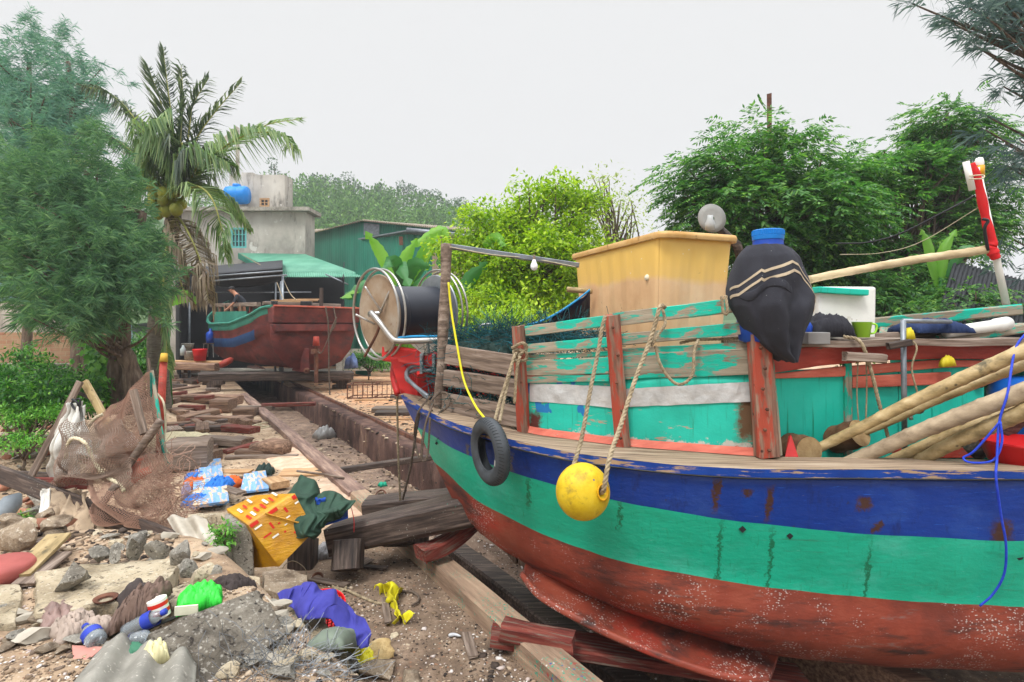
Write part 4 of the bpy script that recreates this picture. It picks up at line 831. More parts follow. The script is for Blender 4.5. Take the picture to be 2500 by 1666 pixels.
netpile('fishing_net', [P(1110, 836, 5.7), P(1150, 838, 5.65), P(1200, 812, 5.6), P(1240, 808, 5.5), P(1225, 835, 5.4), P(1180, 842, 5.55), P(1300, 818, 5.4), P(1420, 820, 5.2), P(1360, 812, 5.3)], 5, nm, 'teal and dark fishing net bulging out of the top of the bow crate', n=1500, r=.0026, spread=(.24, .2, .14))
netpile('fishing_net', [P(1120, 890, 5.6), P(1170, 905, 5.45), P(1230, 915, 5.35), P(1110, 950, 5.6), P(1170, 980, 5.4), P(1230, 985, 5.3), P(1245, 930, 5.3)], 6, nm, 'teal net showing through the gaps between the grey crate boards', n=900, r=.003, spread=(.3, .12, .3))
# big tan tank
tq_ = NB('tan_fibreglass'); v = tq_.mp()
c = tq_.ramp(tq_.noise(v, 1.6, 8, .6), [(.3, C(208, 162, 118)), (.5, C(226, 186, 140)), (.72, C(238, 210, 170))])
sx = tq_.n.new('ShaderNodeSeparateXYZ'); tq_.lk(v, sx.inputs[0]); zz = tq_.math('ADD', sx.outputs[2], tq_.math('MULTIPLY', tq_.math('SUBTRACT', tq_.noise(v, 1.4, 4), .5), .22))
c = tq_.mix(tq_.ramp(zz, [(.78, 0.0), (.84, .85), (1.0, 1.0)]), c, C(232, 190, 98))
c = tq_.mix(tq_.ramp(tq_.noise(tq_.mp((5, 5, .4)), 2.2, 8, .7), [(.6, 0.0), (.8, .25)]), c, C(176, 110, 72))
c = tq_.mix(tq_.ramp(tq_.noise(v, 6, 10, .8), [(.62, 0.0), (.66, .8)]), c, C(150, 112, 70))
w = tq_.n.new('ShaderNodeTexVoronoi'); w.inputs['Scale'].default_value = 16; tq_.lk(v, w.inputs['Vector']); sep = tq_.n.new('ShaderNodeSeparateColor'); tq_.lk(w.outputs['Color'], sep.inputs[0])
c = tq_.mix(tq_.math('MULTIPLY', tq_.ramp(w.outputs['Distance'], [(.06, 1.0), (.1, 0.0)]), tq_.math('GREATER_THAN', sep.outputs[0], .8)), c, C(236, 226, 206))
tq_.lk(c, tq_.b.inputs['Base Color']); tq_.b.inputs['Roughness'].default_value = .5
K['tank'] = tq_.m
zt = 3.25; cn = Vector((1.285, 4.89)); lf = Vector((.70, 6.70)); rt = Vector((2.07, 5.20)); bk_ = lf+rt-cn
tank = empty('fish_tank', ((lf.x+rt.x)/2, (lf.y+rt.y)/2, 2.05), 'big tan fibreglass fish tank with a lipped rim standing on the near boat', 'tank')
ctr = (lf+rt)/2; cor = [cn, rt, bk_, lf]
def tk(u, zf, grow):      # u around 0..4
    i = int(u) % 4; f = u-int(u); p = cor[i].lerp(cor[(i+1) % 4], f)
    # rounded corners: pull ends towards centre
    r_ = min(f, 1-f)*(cor[i]-cor[(i+1) % 4]).length; 
    k = .05*max(0, 1-r_/.12)**2; d = (ctr-p); p = p+d.normalized()*k
    s = grow*(1-.13*(1-zf)); rib = 0.009*(math.sin(u*2*math.pi*(3 if i % 2 == 0 else 7))**3)*(1 if .03 < zf < .9 else 0)
    q = ctr+(p-ctr)*s; q = q+(ctr-p).normalized()*rib; return q
def tkf(a, b): q = tk(a*3.9999, b, .97); return Vector((q.x, q.y, 2.05+(zt-2.05)*b))
mb = MB(); mb.grid(tkf, 240, 14); mb.build('tank_wall', K['tank'], tank, smooth=True, th=.015)
mb = MB(); prof = [(.97, -.03), (1.03, -.045), (1.04, -.01), (1.03, .015), (.985, .02), (.95, .0)]
def rm(a, b):
    k = b*(len(prof)-1); i = min(int(k), len(prof)-2); f = k-i; g_ = prof[i][0]*(1-f)+prof[i+1][0]*f; z = prof[i][1]*(1-f)+prof[i+1][1]*f; q = tk(a*3.9999, 1, g_)
    return Vector((q.x, q.y, zt+z))
mb.grid(rm, 240, 15); mb.build('rim', mat('rim_tan', [(.3, C(196, 150, 84)), (.7, C(224, 186, 128))], 4, rough=.5, bump=.2, over=[('n', C(140, 100, 60), 8, .6, .68)]), tank, smooth=True)
MB().lathe([(0, .012), (.022, .01), (.028, 0), (.03, -.01)], P(1579, 678, 5.15), (-.9, -.42, .1), 14).build('plug', flat('white_plug', C(226, 214, 190)), tank, smooth=True)
mb = MB(); mb.box((ctr.x, ctr.y, 1.8), (1.3, 1.6, .5)); mb.build('tank_stand', K['wood_dark'], boat)
# dark blue tarp edge beside the tank
K['navy'] = flat('navy_tarp', C(18, 34, 66), .5, bump=.4); K['cyan'] = flat('cyan_tarp', C(40, 142, 196), .5)
tp = MB(); tp.grid(lambda a, b: P(1290+150*a, 795-85*a**1.5*(1-.0*b)+b*(22+70*a), 5.6+.5*b)+Vector((0, 0, mnoise.noise(Vector((a*5, b*3, 0)))*.05)), 20, 8, 0); tp.grid(lambda a, b: P(1288+152*a, 795-85*a**1.5-5+b*6, 5.58), 20, 1, 1)
tag(tp.build('tarpaulin', [K['navy'], K['cyan']], smooth=True, th=.01), 'navy tarpaulin with a bright blue hem curving up against the tan tank', 'tarpaulin')
tag(MB().tube([P(1385, 707, 6.2), P(1445, 712, 6.1)], .03, 8).build('pole', K['bamboo'], smooth=True), 'short pale pole end poking out beside the tan tank', 'pole')
tag(MB().tube(cr([P(1166, 812, 5.8), P(1170, 800, 5.8), P(1180, 793, 5.8), P(1200, 792, 5.8)], 5), .015, 7).tube(cr([P(1180, 815, 5.8), P(1184, 800, 5.8), P(1196, 793, 5.8)], 5), .012, 7).build('bent_tube', K['steel'], smooth=True), 'pair of bent shiny tubes behind the bow net', 'tube')
# fishing lamp on a timber arm
lampo = empty('deck_lamp', P(1800, 660, 6.0), 'round metal lamp reflector with a bulb on a rough arm behind the tan tank', 'lamp')
MB().tube([P(1822, 680, 6), P(1800, 600, 6.0), P(1744, 548, 5.9)], [.06, .05, .045], 8).build('arm', K['wood_dark'], lampo, smooth=True)
MB().lathe([(.03, 0), (.09, .002), (.148, .006), (.15, .012), (.09, .008), (.03, .006)], P(1737, 534, 5.8), (.1, -1, .1), 28).build('reflector', flat('dull_reflector', C(146, 146, 142), .8), lampo, smooth=True)
MB().lathe([(0, 0), (.045, .005), (.05, .07), (.03, .11), (.028, .15), (0, .15)], P(1733, 563, 5.68), (0, -.1, 1), 16).build('bulb', flat('grey_glass', C(168, 172, 172), .3, bump=0), lampo, smooth=True)
# jacketed barrel
bc = Vector(((1878-1250)/F*4.15, 4.15+.02, zr)); bar = empty('storage_barrel', bc, 'round barrel with a bright blue lid, wrapped in dark knitted cloth, on the boat side', 'barrel')
zl = P(1876, 588, 4.1).z
K['blue_lid'] = flat('blue_lid_plastic', C(20, 120, 205), .4); K['blue_pl'] = flat('blue_plastic', C(24, 66, 160), .4)
MB().lathe([(.12, 0), (.2, .03), (.215, .15), (.215, zl-zr-.24), (.19, zl-zr-.14), (.12, zl-zr-.05), (.105, zl-zr-.02), (.105, zl-zr+.02)], bc, n=32).build('body', K['blue_pl'], bar, smooth=True)
pr = [(.0, .075), (.1, .075), (.108, .07)]; mb = MB(); mb.lathe([(.102, 0), (.108, .004), (.11, .03), (.106, .035)], bc+Vector((0, 0, zl-zr+.01)), n=48)
V = []; 
for k in range(96): t = 2*math.pi*k/96; r_ = .112 if k % 2 else .107; V += [Vector((r_*math.cos(t), r_*math.sin(t), 0)), Vector((r_*math.cos(t), r_*math.sin(t), .035))]
mb.add([bc+Vector((0, 0, zl-zr+.045))+v_ for v_ in V], [(2*k, 2*((k+1) % 96), 2*((k+1) % 96)+1, 2*k+1) for k in range(96)]); mb.lathe([(.11, 0), (.104, .006), (0, .008)], bc+Vector((0, 0, zl-zr+.08)), n=48)
mb.build('lid', K['blue_lid'], bar)
# knitted cloth
kq = NB('dark_knit'); v = kq.mp(); kq_c = kq.ramp(kq.noise(v, 4, 6), [(.3, C(30, 31, 38)), (.7, C(46, 47, 56))])
kq_c = kq.mix(kq.math('MULTIPLY', kq.ramp(kq.noise(v, 40, 4), [(.7, 0.0), (.73, 1.0)]), .7), kq_c, C(150, 150, 150)); kq.lk(kq_c, kq.b.inputs['Base Color']); kq.b.inputs['Roughness'].default_value = .95
bn = kq.n.new('ShaderNodeBump'); bn.inputs['Strength'].default_value = .5; bn.inputs['Distance'].default_value = .004; kq.lk(kq.noise(v, 120, 2), bn.inputs['Height']); kq.lk(bn.outputs[0], kq.b.inputs['Normal'])
K['knit'] = kq.m; K['stripe'] = flat('beige_knit_stripe', C(176, 160, 136), .95, bump=.4, scale=60)
Rw = [(-.0, .0, .118), (.03, 0, .13), (.10, 0, .2), (.2, .0, .265), (.34, 0, .285), (.5, 0, .30)]
# silhouette of the cloth in the photograph: width by height
zy = lambda py: P(0, py, 4.0).z
sil = [(590, 1836, 1918), (600, 1825, 1938), (620, 1812, 1955), (660, 1798, 1968), (700, 1787, 1982), (720, 1785, 1990), (745, 1790, 1984), (780, 1808, 1972), (810, 1822, 1958), (840, 1842, 1948), (865, 1868, 1938), (885, 1905, 1921)]
def cloth(a, b):
    py = 588+(886-588)*b; x0 = np.interp(py, [s[0] for s in sil], [s[1] for s in sil]); x1 = np.interp(py, [s[0] for s in sil], [s[2] for s in sil])
    cxp = (x0+x1)/2; hw = (x1-x0)/2/F*4.1; cX = (cxp-1250)/F*4.1; t = -math.pi/2+(a-.5)*math.pi*1.25
    dep = min(.27, hw*1.02) if py < 745 else .27*(1-.25*(py-745)/140)
    fold = .03*math.sin(t*8+py*.02+2*mnoise.noise(Vector((t, py*.01, 5))))*sst(600, 740, py)+.03*mnoise.noise(Vector((t*2.2, py*.012, 3)))+.012*mnoise.noise(Vector((t*5, py*.03, 8)))
    droop = .03*mnoise.noise(Vector((t*3, 1, 1)))*b
    X = cX+math.cos(t)*hw; Y = bc.y-.0+math.sin(t)*(dep+fold*1.0)-.05*sst(700, 780, py); return Vector((X, Y, P(0, py, 4.1-.2).z+droop))
mb = MB(); mb.grid(cloth, 70, 60)
co = mb.build('dark_cloth', K['knit'], smooth=True, th=.008, sub=1); tag(co, 'dark knitted cloth with two beige stripes draped over the blue lidded barrel', 'cloth')
def strp(y0, nm_):
    # zigzag stripe: higher in the middle, dropping at the right side
    cp = [(0.0, y0+58), (.12, y0+50), (.3, y0+12), (.33, y0+16), (.5, y0+2), (.6, y0-8), (.68, y0), (.78, y0+45), (.88, y0+92), (.93, y0+75), (1.0, y0+50)]
    def f(a, b):
        aa = .14+.72*a; py = np.interp(a, [k[0] for k in cp], [k[1] for k in cp])+7*b; c_ = cloth(aa, (py-588)/298); n = Vector((c_.x-bc.x, c_.y-bc.y-.0, 0)).normalized(); return c_+n*.009
    o = MB().grid(f, 90, 2).build('stripe', K['stripe'], co, smooth=True)
strp(642, 'stripe'); strp(664, 'stripe')
# cloth torn flap
def flap(a, b): c_ = cloth(.2+.34*a, (700+22*b+14*math.sin(a*7)-12*a-588)/298); return c_+Vector((0, -.004-.006*math.sin(b*3.1)-.004*math.sin(a*11), 0))
MB().grid(flap, 30, 8).build('torn_flap', K['knit'], co, smooth=True, th=.006)
# foam box and clutter on the roof
K['foam'] = flat('white_foam', C(232, 232, 226), .7, bump=.3, var=.05, over=[('n', C(186, 180, 160), 8, .66, .7)])
fo = P(2045, 800, 4.95); fb_ = MB(); q4 = [Vector((-.27, -.2, 0)), Vector((.23, -.16, 0)), Vector((.25, .2, 0)), Vector((-.25, .2, 0))]; fz = zr+.02
fb_.hexa([Vector((fo.x, fo.y, fz))+k for k in q4], [Vector((fo.x, fo.y, fz+.44))+k*1.02 for k in q4]); tag(fb_.build('foam_box', K['foam'], bev=.02), 'white foam fish box with a turquoise board on its lid', 'box')
plank('lid_board', P(1985, 709, 4.8), P(2102, 716, 4.8), .2, .05, K['tq'], label='turquoise painted board lying on the white foam box', cat='board')
cu = empty('green_cup', P(2108, 824, 4.5), 'lime green plastic cup standing on the boat roof edge', 'cup'); K['lime'] = flat('lime_plastic', C(160, 220, 60), .3, bump=.02, var=.06)
MB().lathe([(0, 0), (.055, 0), (.072, .12), (.075, .122), (.069, .118), (.052, .008), (0, .008)], P(2104, 824, 4.5), n=28).build('body', K['lime'], cu, smooth=True)
MB().tube(cr([P(2128, 790, 4.5), P(2140, 795, 4.5), P(2136, 812, 4.5), P(2124, 815, 4.5)], 5), .008, 7).build('handle', K['lime'], cu, smooth=True)
K['blackcloth'] = flat('black_cloth', C(38, 38, 44), .9, bump=.4); K['navycloth'] = flat('navy_cloth', C(30, 46, 82), .9, bump=.4)
heap(P(1965, 822, 4.6), P(2058, 822, 4.6), .35, .2, 21, K['blackcloth'], 'crumpled_cloth', 'crumpled black cloth in front of the white foam box', 'cloth')
heap(P(2200, 812, 4.8), P(2335, 812, 4.8), .4, .12, 22, K['navycloth'], 'crumpled_cloth', 'dark blue cloth lying on the roof beside the white pipe', 'cloth')
K['pvc'] = flat('white_pvc', C(222, 222, 216), .35, bump=.03, var=.04)
tag(MB().tube([P(2310, 812, 4.65), P(2430, 795, 4.75), P(2432, 795, 4.75), P(2458, 790, 4.8)], [.045, .048, .058, .058], 20).build('pvc_pipe', K['pvc'], smooth=True), 'fat white plastic pipe with a socket end lying on the boat roof', 'pipe')
bx = MB().box(P(1990, 826, 4.33), (.17, .12, .09)); tag(bx.build('grey_block', flat('grey_block_mat', C(130, 128, 126), .9), bev=.006), 'small grey block on the roof edge beside the dark cloth', 'block')
tag(MB().lathe([(0, 0), (.05, 0), (.055, .1), (.04, .13), (.02, .14), (.02, .17), (0, .17)], P(1965, 828, 4.5), n=16).build('blue_jug', K['blue_pl'], smooth=True), 'small blue plastic jug half hidden right of the dark cloth', 'jug')
sp_ = MB().tube([P(2209, 1115, 4.3), P(2205, 782, 4.3)], .02, 10).tube([P(2205, 784, 4.3), P(2320, 786, 4.6)], .018, 10); tag(sp_.build('water_pipe', K['galv'], smooth=True), 'upright grey steel pipe bent over at the top, against the turquoise cabin', 'pipe')
tap = MB().tube([P(2212, 1010, 4.26), P(2238, 1000, 4.2)], .02, 8).lathe([(0, -.03), (.03, -.02), (.035, 0), (.03, .02), (0, .03)], P(2243, 1000, 4.2), (1, 0, .2), 14).tube([P(2222, 1008, 4.22), P(2224, 1025, 4.2)], .014, 8); tag(tap.build('tap', K['steel'], smooth=True), 'shiny tap fixed to the upright grey pipe', 'tap')
plank('cleat', P(2062, 870, 4.3), P(2160, 876, 4.3), .07, .07, K['wood'], label='grey wooden cleat bar tied across the red wale', cat='cleat')
plank('cleat', P(2168, 846, 4.25), P(2222, 836, 4.25), .05, .05, K['wood_dark'], label='small dark cleat behind the upright grey pipe', cat='cleat')
K['yellowbag'] = flat('yellow_bag', C(206, 190, 40), .5, bump=.5)
heap(P(2296, 897, 4.4), P(2328, 893, 4.4), .05, .09, 31, K['yellowbag'], 'yellow_bag', 'small yellow plastic bag tucked under the red wale', 'bag', 16, 8)
heap(P(2210, 830, 4.3), P(2228, 828, 4.3), .05, .1, 32, K['yellowbag'], 'yellow_bag', 'yellow rag knotted on top of the upright grey pipe', 'rag', 14, 8)
for pts, r_, lb in (([P(2060, 822, 4.4), P(2100, 835, 4.3), P(2125, 900, 4.3), P(2145, 980, 4.3), P(2170, 1075, 4.3)], .014, 'brown rope hanging from the roof past the wooden cleat to the deck'),
    ([P(2222, 826, 4.3), P(2238, 850, 4.25), P(2226, 900, 4.25), P(2240, 960, 4.25)], .007, 'thin tan string hanging right of the upright grey pipe'),
    ([P(2095, 880, 4.3), P(2092, 960, 4.35), P(2096, 1030, 4.35)], .005, 'thin string hanging from the left end of the wooden cleat'), ([P(2115, 880, 4.3), P(2116, 950, 4.35), P(2114, 1030, 4.35)], .006, 'second thin string hanging under the wooden cleat')):
    rope('hanging_rope', pts, r_, K['rope'], None, lb)
# bamboo poles and logs on the side deck
def bam(a, b, r0, r1, m_, label, n=9):
    a = Vector(a); b = Vector(b); pts = []; rr = []
    for i in range(n*6+1):
        f = i/(n*6); p = a.lerp(b, f)+Vector((0, 0, .02*math.sin(f*3.14)))+mnoise.noise_vector(a+Vector((f*5, 0, 0)))*.01; pts.append(p); rr.append((r0+(r1-r0)*f)*(1.09 if i % 6 == 0 else 1))
    return tag(MB().tube(pts, rr, 14).build('bamboo_pole', m_, smooth=True), label, 'pole')
bam(P(1978, 1106, 4.3), P(2560, 830, 3.75), .034, .05, K['bamboo'], 'uppermost bamboo pole slanting up to the right edge over the turquoise cabin'); bam(P(2100, 1062, 4.35), P(2560, 868, 3.85), .026, .04, K['bamboo'], 'thinner bamboo pole tucked under the uppermost slanting one')
bam(P(2060, 1135, 4.2), P(2600, 920, 3.6), .045, .062, mat('grey_bamboo', [(.3, C(120, 104, 84)), (.7, C(178, 160, 134))], 3, (1, 4, 4), bump=.3), 'thick greyish bamboo pole in the middle of the slanting bundle'); bam(P(2140, 1140, 4.25), P(2600, 960, 3.75), .035, .05, K['bamboo'], 'yellowish bamboo pole just below the thick greyish one')
bam(P(2215, 1140, 4.15), P(2600, 965, 3.55), .042, .055, K['bamboo'], 'lowest pale bamboo pole of the slanting bundle')
tag(MB().tube(cr([P(2370, 1110, 4.35), P(2440, 1060, 4.25), P(2540, 960, 4.1)], 6), [.07]*13, 12).build('black_log', K['wood_dark'], smooth=True), 'dark mossy log leaning behind the lowest bamboo pole', 'log')
def logo_(a, b, r_, label, m_='bark'):
    t = empty('cut_log', a, label, 'log'); a = Vector(a); b = Vector(b); pts = [a.lerp(b, i/6) for i in range(7)]
    MB().tube(pts, [r_*(1+.05*math.sin(i*2)) for i in range(7)], 18, cap=False).build('bark', mat('coconut_bark', [(.3, C(84, 56, 38)), (.7, C(136, 98, 70))], 5, (2, 2, 2), bump=.8), t, smooth=True)
    for c_, s_ in ((a, -1), (b, 1)): MB().lathe([(0, 0), (r_*.97, 0)], c_+(b-a).normalized()*.004*s_, (b-a), 18).build('cut_face', mat('log_end', [(.3, C(140, 112, 76)), (.7, C(176, 150, 108))], 12, bump=.6), t)
logo_(P(1925, 1092, 4.45), P(1975, 1102, 4.22), .11, 'short cut log with a red painted flank at the left end of the bamboo poles'); logo_(P(2035, 1075, 4.5), P(2098, 1058, 4.3), .105, 'short brown bark log leaning on the turquoise cabin under the bamboo')
tag(MB().add([P(1918, 1118, 4.2), P(1950, 1118, 4.18), P(1932, 1064, 4.25), P(1926, 1068, 4.28)], [(0, 1, 2, 3)]).build('red_wedge', K['red_bright'], th=.05), 'small red wedge against the cut log', 'wedge')
K['redpl'] = flat('red_plastic', C(206, 26, 30), .35, bump=.02, var=.05)
tag(MB().lathe([(0, 0), (.2, 0), (.25, .13), (.265, .135), (.265, .15), (.245, .148), (.19, .01), (0, .01)], P(2500, 1128, 3.95), n=36).build('red_basin', K['redpl'], smooth=True), 'red plastic basin at the right edge on the side deck', 'basin')
tag(MB().lathe([(0, 0), (.26, .0), (.28, .05), (.285, .3), (.28, .5), (.24, .6), (0, .62)], P(2520, 1110, 4.5), n=36).build('blue_drum', flat('blue_drum_plastic', C(24, 96, 186), .4), smooth=True), 'blue plastic drum behind the red basin at the right edge', 'drum')
cord('blue_rope', [P(2520, 800, 3.8), P(2480, 850, 3.8), P(2460, 960, 3.7), P(2440, 1030, 3.7), P(2434, 1120, 3.66), P(2432, 1170, 3.62), P(2444, 1260, 3.64), P(2456, 1330, 3.65), P(2452, 1400, 3.68), P(2425, 1450, 3.72), P(2392, 1480, 3.75)], .0075, K['blue_cord'], None, 'blue cord hanging down over the hull near the right edge')
cord('blue_rope', [P(2442, 1030, 3.69), P(2380, 1100, 3.8), P(2352, 1118, 3.85), P(2372, 1130, 3.8), P(2425, 1124, 3.7), P(2446, 1080, 3.68), P(2442, 1030, 3.68)], .0075, K['blue_cord'], None, 'looped blue cord lying on the deck edge near the red basin')
# mast with red cloth, bamboo boom, cable
mast = empty('signal_mast', P(2455, 745, 5.3), 'slim leaning mast wrapped in red cloth with two marker lights on top', 'mast')
MB().tube([P(2457, 745, 5.3), P(2430, 620, 5.3), P(2385, 410, 5.3)], .03, 12).build('pole', K['pvc'], mast, smooth=True)
rc = cr([P(2432, 632, 5.28), P(2420, 606, 5.28), P(2424, 590, 5.27), P(2410, 548, 5.28), P(2400, 500, 5.28), P(2386, 440, 5.28), P(2370, 400, 5.28)], 10); V = []
mb = MB(); mb.tube(rc, [(.037+.004*math.sin(i*.5)+(.012 if 4 < i < 12 else 0)-(.01 if 12 < i < 15 else 0)) for i in range(len(rc))], 12); mb.build('red_cloth', flat('red_flag_cloth', C(200, 34, 38), .8, bump=.5), mast, smooth=True)
MB().tube([P(2374, 465, 5.2), P(2358, 395, 5.2)], .027, 14).build('white_light', K['pvc'], mast, smooth=True)
MB().tube([P(2392, 430, 5.3), P(2392, 405, 5.3)], .038, 14).build('amber_light', flat('amber_plastic', C(216, 160, 30), .35), mast, smooth=True); MB().lathe([(.036, 0), (.038, .03), (.028, .07), (0, .08)], P(2391, 405, 5.3), n=14).build('clear_cap', K['pvc'], mast, smooth=True)
cord('wire', [P(2366, 430, 5.15), P(2400, 428, 5.2), P(2398, 436, 5.15), P(2366, 438, 5.15)], .006, K['twine'], mast)
bam(P(1975, 684, 5.0), P(2412, 610, 5.3), .034, .04, mat('pale_bamboo', [(.3, C(150, 130, 96)), (.7, C(206, 188, 154))], 3, (1, 4, 4), bump=.2), 'long pale bamboo boom reaching from the dark cloth to the red wrapped mast')
cord('overhead_line', [P(2040, 595, 6), P(2120, 592, 5.8), P(2200, 570, 5.6), P(2300, 520, 5.4), P(2380, 478, 5.3)], .009, K['black_cable'], None, 'sagging black cable strung to the red wrapped mast'); cord('wire', [P(2050, 622, 6), P(2150, 618, 5.8), P(2250, 590, 5.6), P(2400, 500, 5.3)], .004, K['twine'], None, 'thin pale string below the sagging black cable')
cord('power_cable', [P(2412, 612, 5.25), P(2404, 560, 5.22), P(2412, 540, 5.2), P(2398, 535, 5.22)], .014, K['black_cable'], mast)
# buoy, tyre and their ropes
by = empty('net_float', P(1423, 1262, 3.8), 'round yellow net float with a rope through its hole, hanging over the hull', 'float'); bcn = P(1423, 1200, 3.74); r0 = .185
bax = Vector((.62, -.70, .18)).normalized(); pf = [(.028, -.9*r0*.98)]+[(max(.03, r0*math.cos(a)), .92*r0*math.sin(a)) for a in np.linspace(-1.38, 1.33, 28)]+[(.036, .905*r0), (.03, .86*r0), (.024, .6*r0), (.02, -.8*r0)]
MB().lathe(pf, bcn, bax, 44).build('body', mat('scuffed_yellow_plastic', [(.3, C(176, 140, 20)), (.5, C(216, 182, 28)), (.75, C(230, 202, 60))], 7, rough=.5, bump=.2, over=[('n', C(104, 92, 50), 8, .54, .72), ('v', C(30, 50, 120), 11, .05, .09, (1, 1, 1), .4, .6)]), by, smooth=True)
MB().lathe([(.05, .0), (.056, .008), (.044, .008), (.04, 0)], bcn+bax*.905*r0, bax, 24).build('hole_rim', flat('orange_yellow_rim', C(222, 164, 20), .5), by, smooth=True)
hp = bcn+bax*.88*r0
rope('float_rope', [P(1478, 772, 4.3), P(1470, 800, 4.24), P(1462, 850, 4.2), P(1440, 960, 4.05), P(1420, 1070, 3.9), P(1402, 1132, 3.78), P(1398, 1150, 3.76)], .0155, K['rope'], None, 'left tan rope of the yellow float, rising to the top of the middle post')
rope('float_rope', [P(1624, 752, 4.22), P(1612, 748, 4.2), P(1600, 790, 4.18), P(1584, 840, 4.15), P(1550, 930, 4.02), P(1515, 1040, 3.85), P(1488, 1120, 3.62), hp+Vector((.01, -.04, .05)), hp, hp-bax*.06], .0165, K['rope'], None, 'right tan rope of the yellow float, slung from the top rail into its hole')
for pts, lb in (([P(1616, 748, 4.28), P(1624, 790, 4.24), P(1605, 820, 4.18), P(1590, 845, 4.17)], 'short tan rope end knotted beside the right float rope'), ([P(1600, 845, 4.22), P(1612, 890, 4.2), P(1640, 930, 4.18), P(1665, 938, 4.17), P(1690, 915, 4.16), P(1695, 860, 4.18), P(1705, 830, 4.25)], 'slack loop of tan rope hanging on the grey and turquoise boards'),
    ([P(1762, 724, 4.12), P(1766, 762, 4.12), P(1776, 764, 4.1), P(1772, 722, 4.12)], 'tan rope wound round the top rail beside the dark cloth'), ([P(1660, 838, 4.3), P(1700, 830, 4.3), P(1760, 828, 4.28), P(1820, 824, 4.25)], 'grey rope lying along the second rail')):
    rope('rail_rope', pts, .012, K['rope'], None, lb)
ty = empty('motorbike_tyre', P(1197, 1184, 4.33), 'worn black motorbike tyre hung over the bow as a fender', 'tyre'); tcn = P(1196, 1102, 4.36); tax = Vector((-.86, -.5, -.06)).normalized()
Rt = .262; cs = []
for a in np.linspace(-2.5, 2.5, 22): cs.append((Rt-.062+.062*math.cos(a)*1.0, .058*math.sin(a)))
cs2 = [(r_-.012, z_*.8) for r_, z_ in cs[::-1]]
MB().lathe(cs+cs2, tcn, tax, 64, closed=True).build('casing', mat('worn_tyre_rubber', [(.3, C(40, 44, 48)), (.7, C(70, 75, 80))], 6, rough=.62, bump=.2, spec=.4), ty, smooth=True)
mb = MB(); qt = tax.to_track_quat('Z', 'Y')
for k in range(60):
    t = 2*math.pi*k/60
    for s_ in (-1, 1):
        pts = [tcn+qt @ Vector(((Rt-.062+.0625*math.cos(a))*math.cos(t+dt), (Rt-.062+.0625*math.cos(a))*math.sin(t+dt), .0585*math.sin(a)*s_)) for a, dt in ((.35, 0), (.7, .03), (1.05, .05))]
        mb.tube(pts, .0025, 3)
mb.build('tread_grooves', K['black_cable'], ty)
MB().grid(lambda a, b: tcn+qt @ Vector(((.2-.02*b)*math.cos(-1.75+.25*a+1.4), (.2-.02*b)*math.sin(-1.75+.25*a+1.4), .0605)), 8, 1).build('size_mark', flat('pale_rubber_mark', C(150, 152, 152)), ty)
for pts, lb in (([P(1264, 862, 4.8), P(1256, 870, 4.7), P(1240, 920, 4.62), P(1222, 975, 4.55), P(1208, 1028, 4.4)], 'left tan rope holding the tyre'), ([P(1262, 868, 4.82), P(1250, 890, 4.7), P(1236, 950, 4.6), P(1226, 1000, 4.5), P(1220, 1030, 4.36)], 'right tan rope holding the tyre'), ([P(1250, 850, 4.78), P(1275, 838, 4.72), P(1286, 850, 4.74), P(1262, 870, 4.75), P(1255, 855, 4.78), P(1284, 860, 4.74), P(1282, 880, 4.74), P(1255, 880, 4.7)], 'knot of tan rope round the first wall post'), ([P(1270, 870, 4.7), P(1262, 900, 4.7), P(1256, 985, 4.7)], 'frayed rope end dangling by the first wall post')):
    rope('tyre_rope', pts, .014, K['rope'], None, lb)
# ================= the far boat =================
fc = Vector(((765-1250)/F*19.6, 19.6, 0)); fax = Vector((-.695, .72, 0)).normalized(); fn_ = Vector((fax.y, -fax.x, 0))    # axis to the bow, right-hand side
def FB(s, w, z): return fc+fax*s+fn_*w+Vector((0, 0, z))
fboat = empty('old_boat', FB(3, 0, .8), 'far weathered boat with a maroon stern and green and blue stripes, propped over the pit', 'boat')
def fw(s): return float(np.interp(s, [0, 1.5, 3.2, 5, 6.5, 7.6, 8.2], [1.48, 1.75, 1.98, 1.9, 1.45, .75, .12]))
def fz(s): return float(np.interp(s, [0, .5, 1.2, 2.5, 4.5, 6.5, 8.2], [2.92, 2.86, 2.62, 2.36, 2.32, 2.6, 3.3]))
def fsec(s, sd):
    w = fw(s); z = fz(s); k = max(0, (s-5)/3.2); zb = .8+.5*k
    pr_ = [(1.0, z), (1.0, z-.22), (.99, z-.24), (.985, z-.5), (.98, z-.52), (.975, z-.82), (.95, z-.84), (.9, z-1.15), (.74, max(zb+.2, z-1.6)), (.45, zb+.06), (0, zb)]
    return [FB(s, sd*w*a, b) for a, b in pr_]
ss = [0]+list(np.linspace(.15, 8.2, 40)); V = []; Fc = []; mi = []
for sd in (-1, 1):
    b0 = len(V)
    for s in ss: V += fsec(s, sd)
    for i in range(len(ss)-1):
        for j in range(10):
            q4_ = (b0+i*11+j, b0+(i+1)*11+j, b0+(i+1)*11+j+1, b0+i*11+j+1); Fc.append(q4_ if sd < 0 else q4_[::-1]); mi.append((0, 0, 1, 1, 2, 2, 1, 1, 1, 1)[j] if ss[i] > .9 or j < 1 else 1)
fb_g = paint('old_green_paint', [(.3, C(40, 112, 96)), (.6, C(58, 140, 120)), (.8, C(96, 150, 130))], [('n', C(128, 78, 60), 5, .62, .68, (1, 1, 4))], rough=.7)
fb_r = paint('old_maroon_paint', [(.3, C(74, 34, 34)), (.5, C(112, 50, 46)), (.75, C(138, 72, 64))], [('n', C(60, 44, 44), 2.5, .5, .7, (1, 1, 2)), ('n', C(150, 126, 120), 6, .68, .74, (1, 1, 3))], rough=.75)
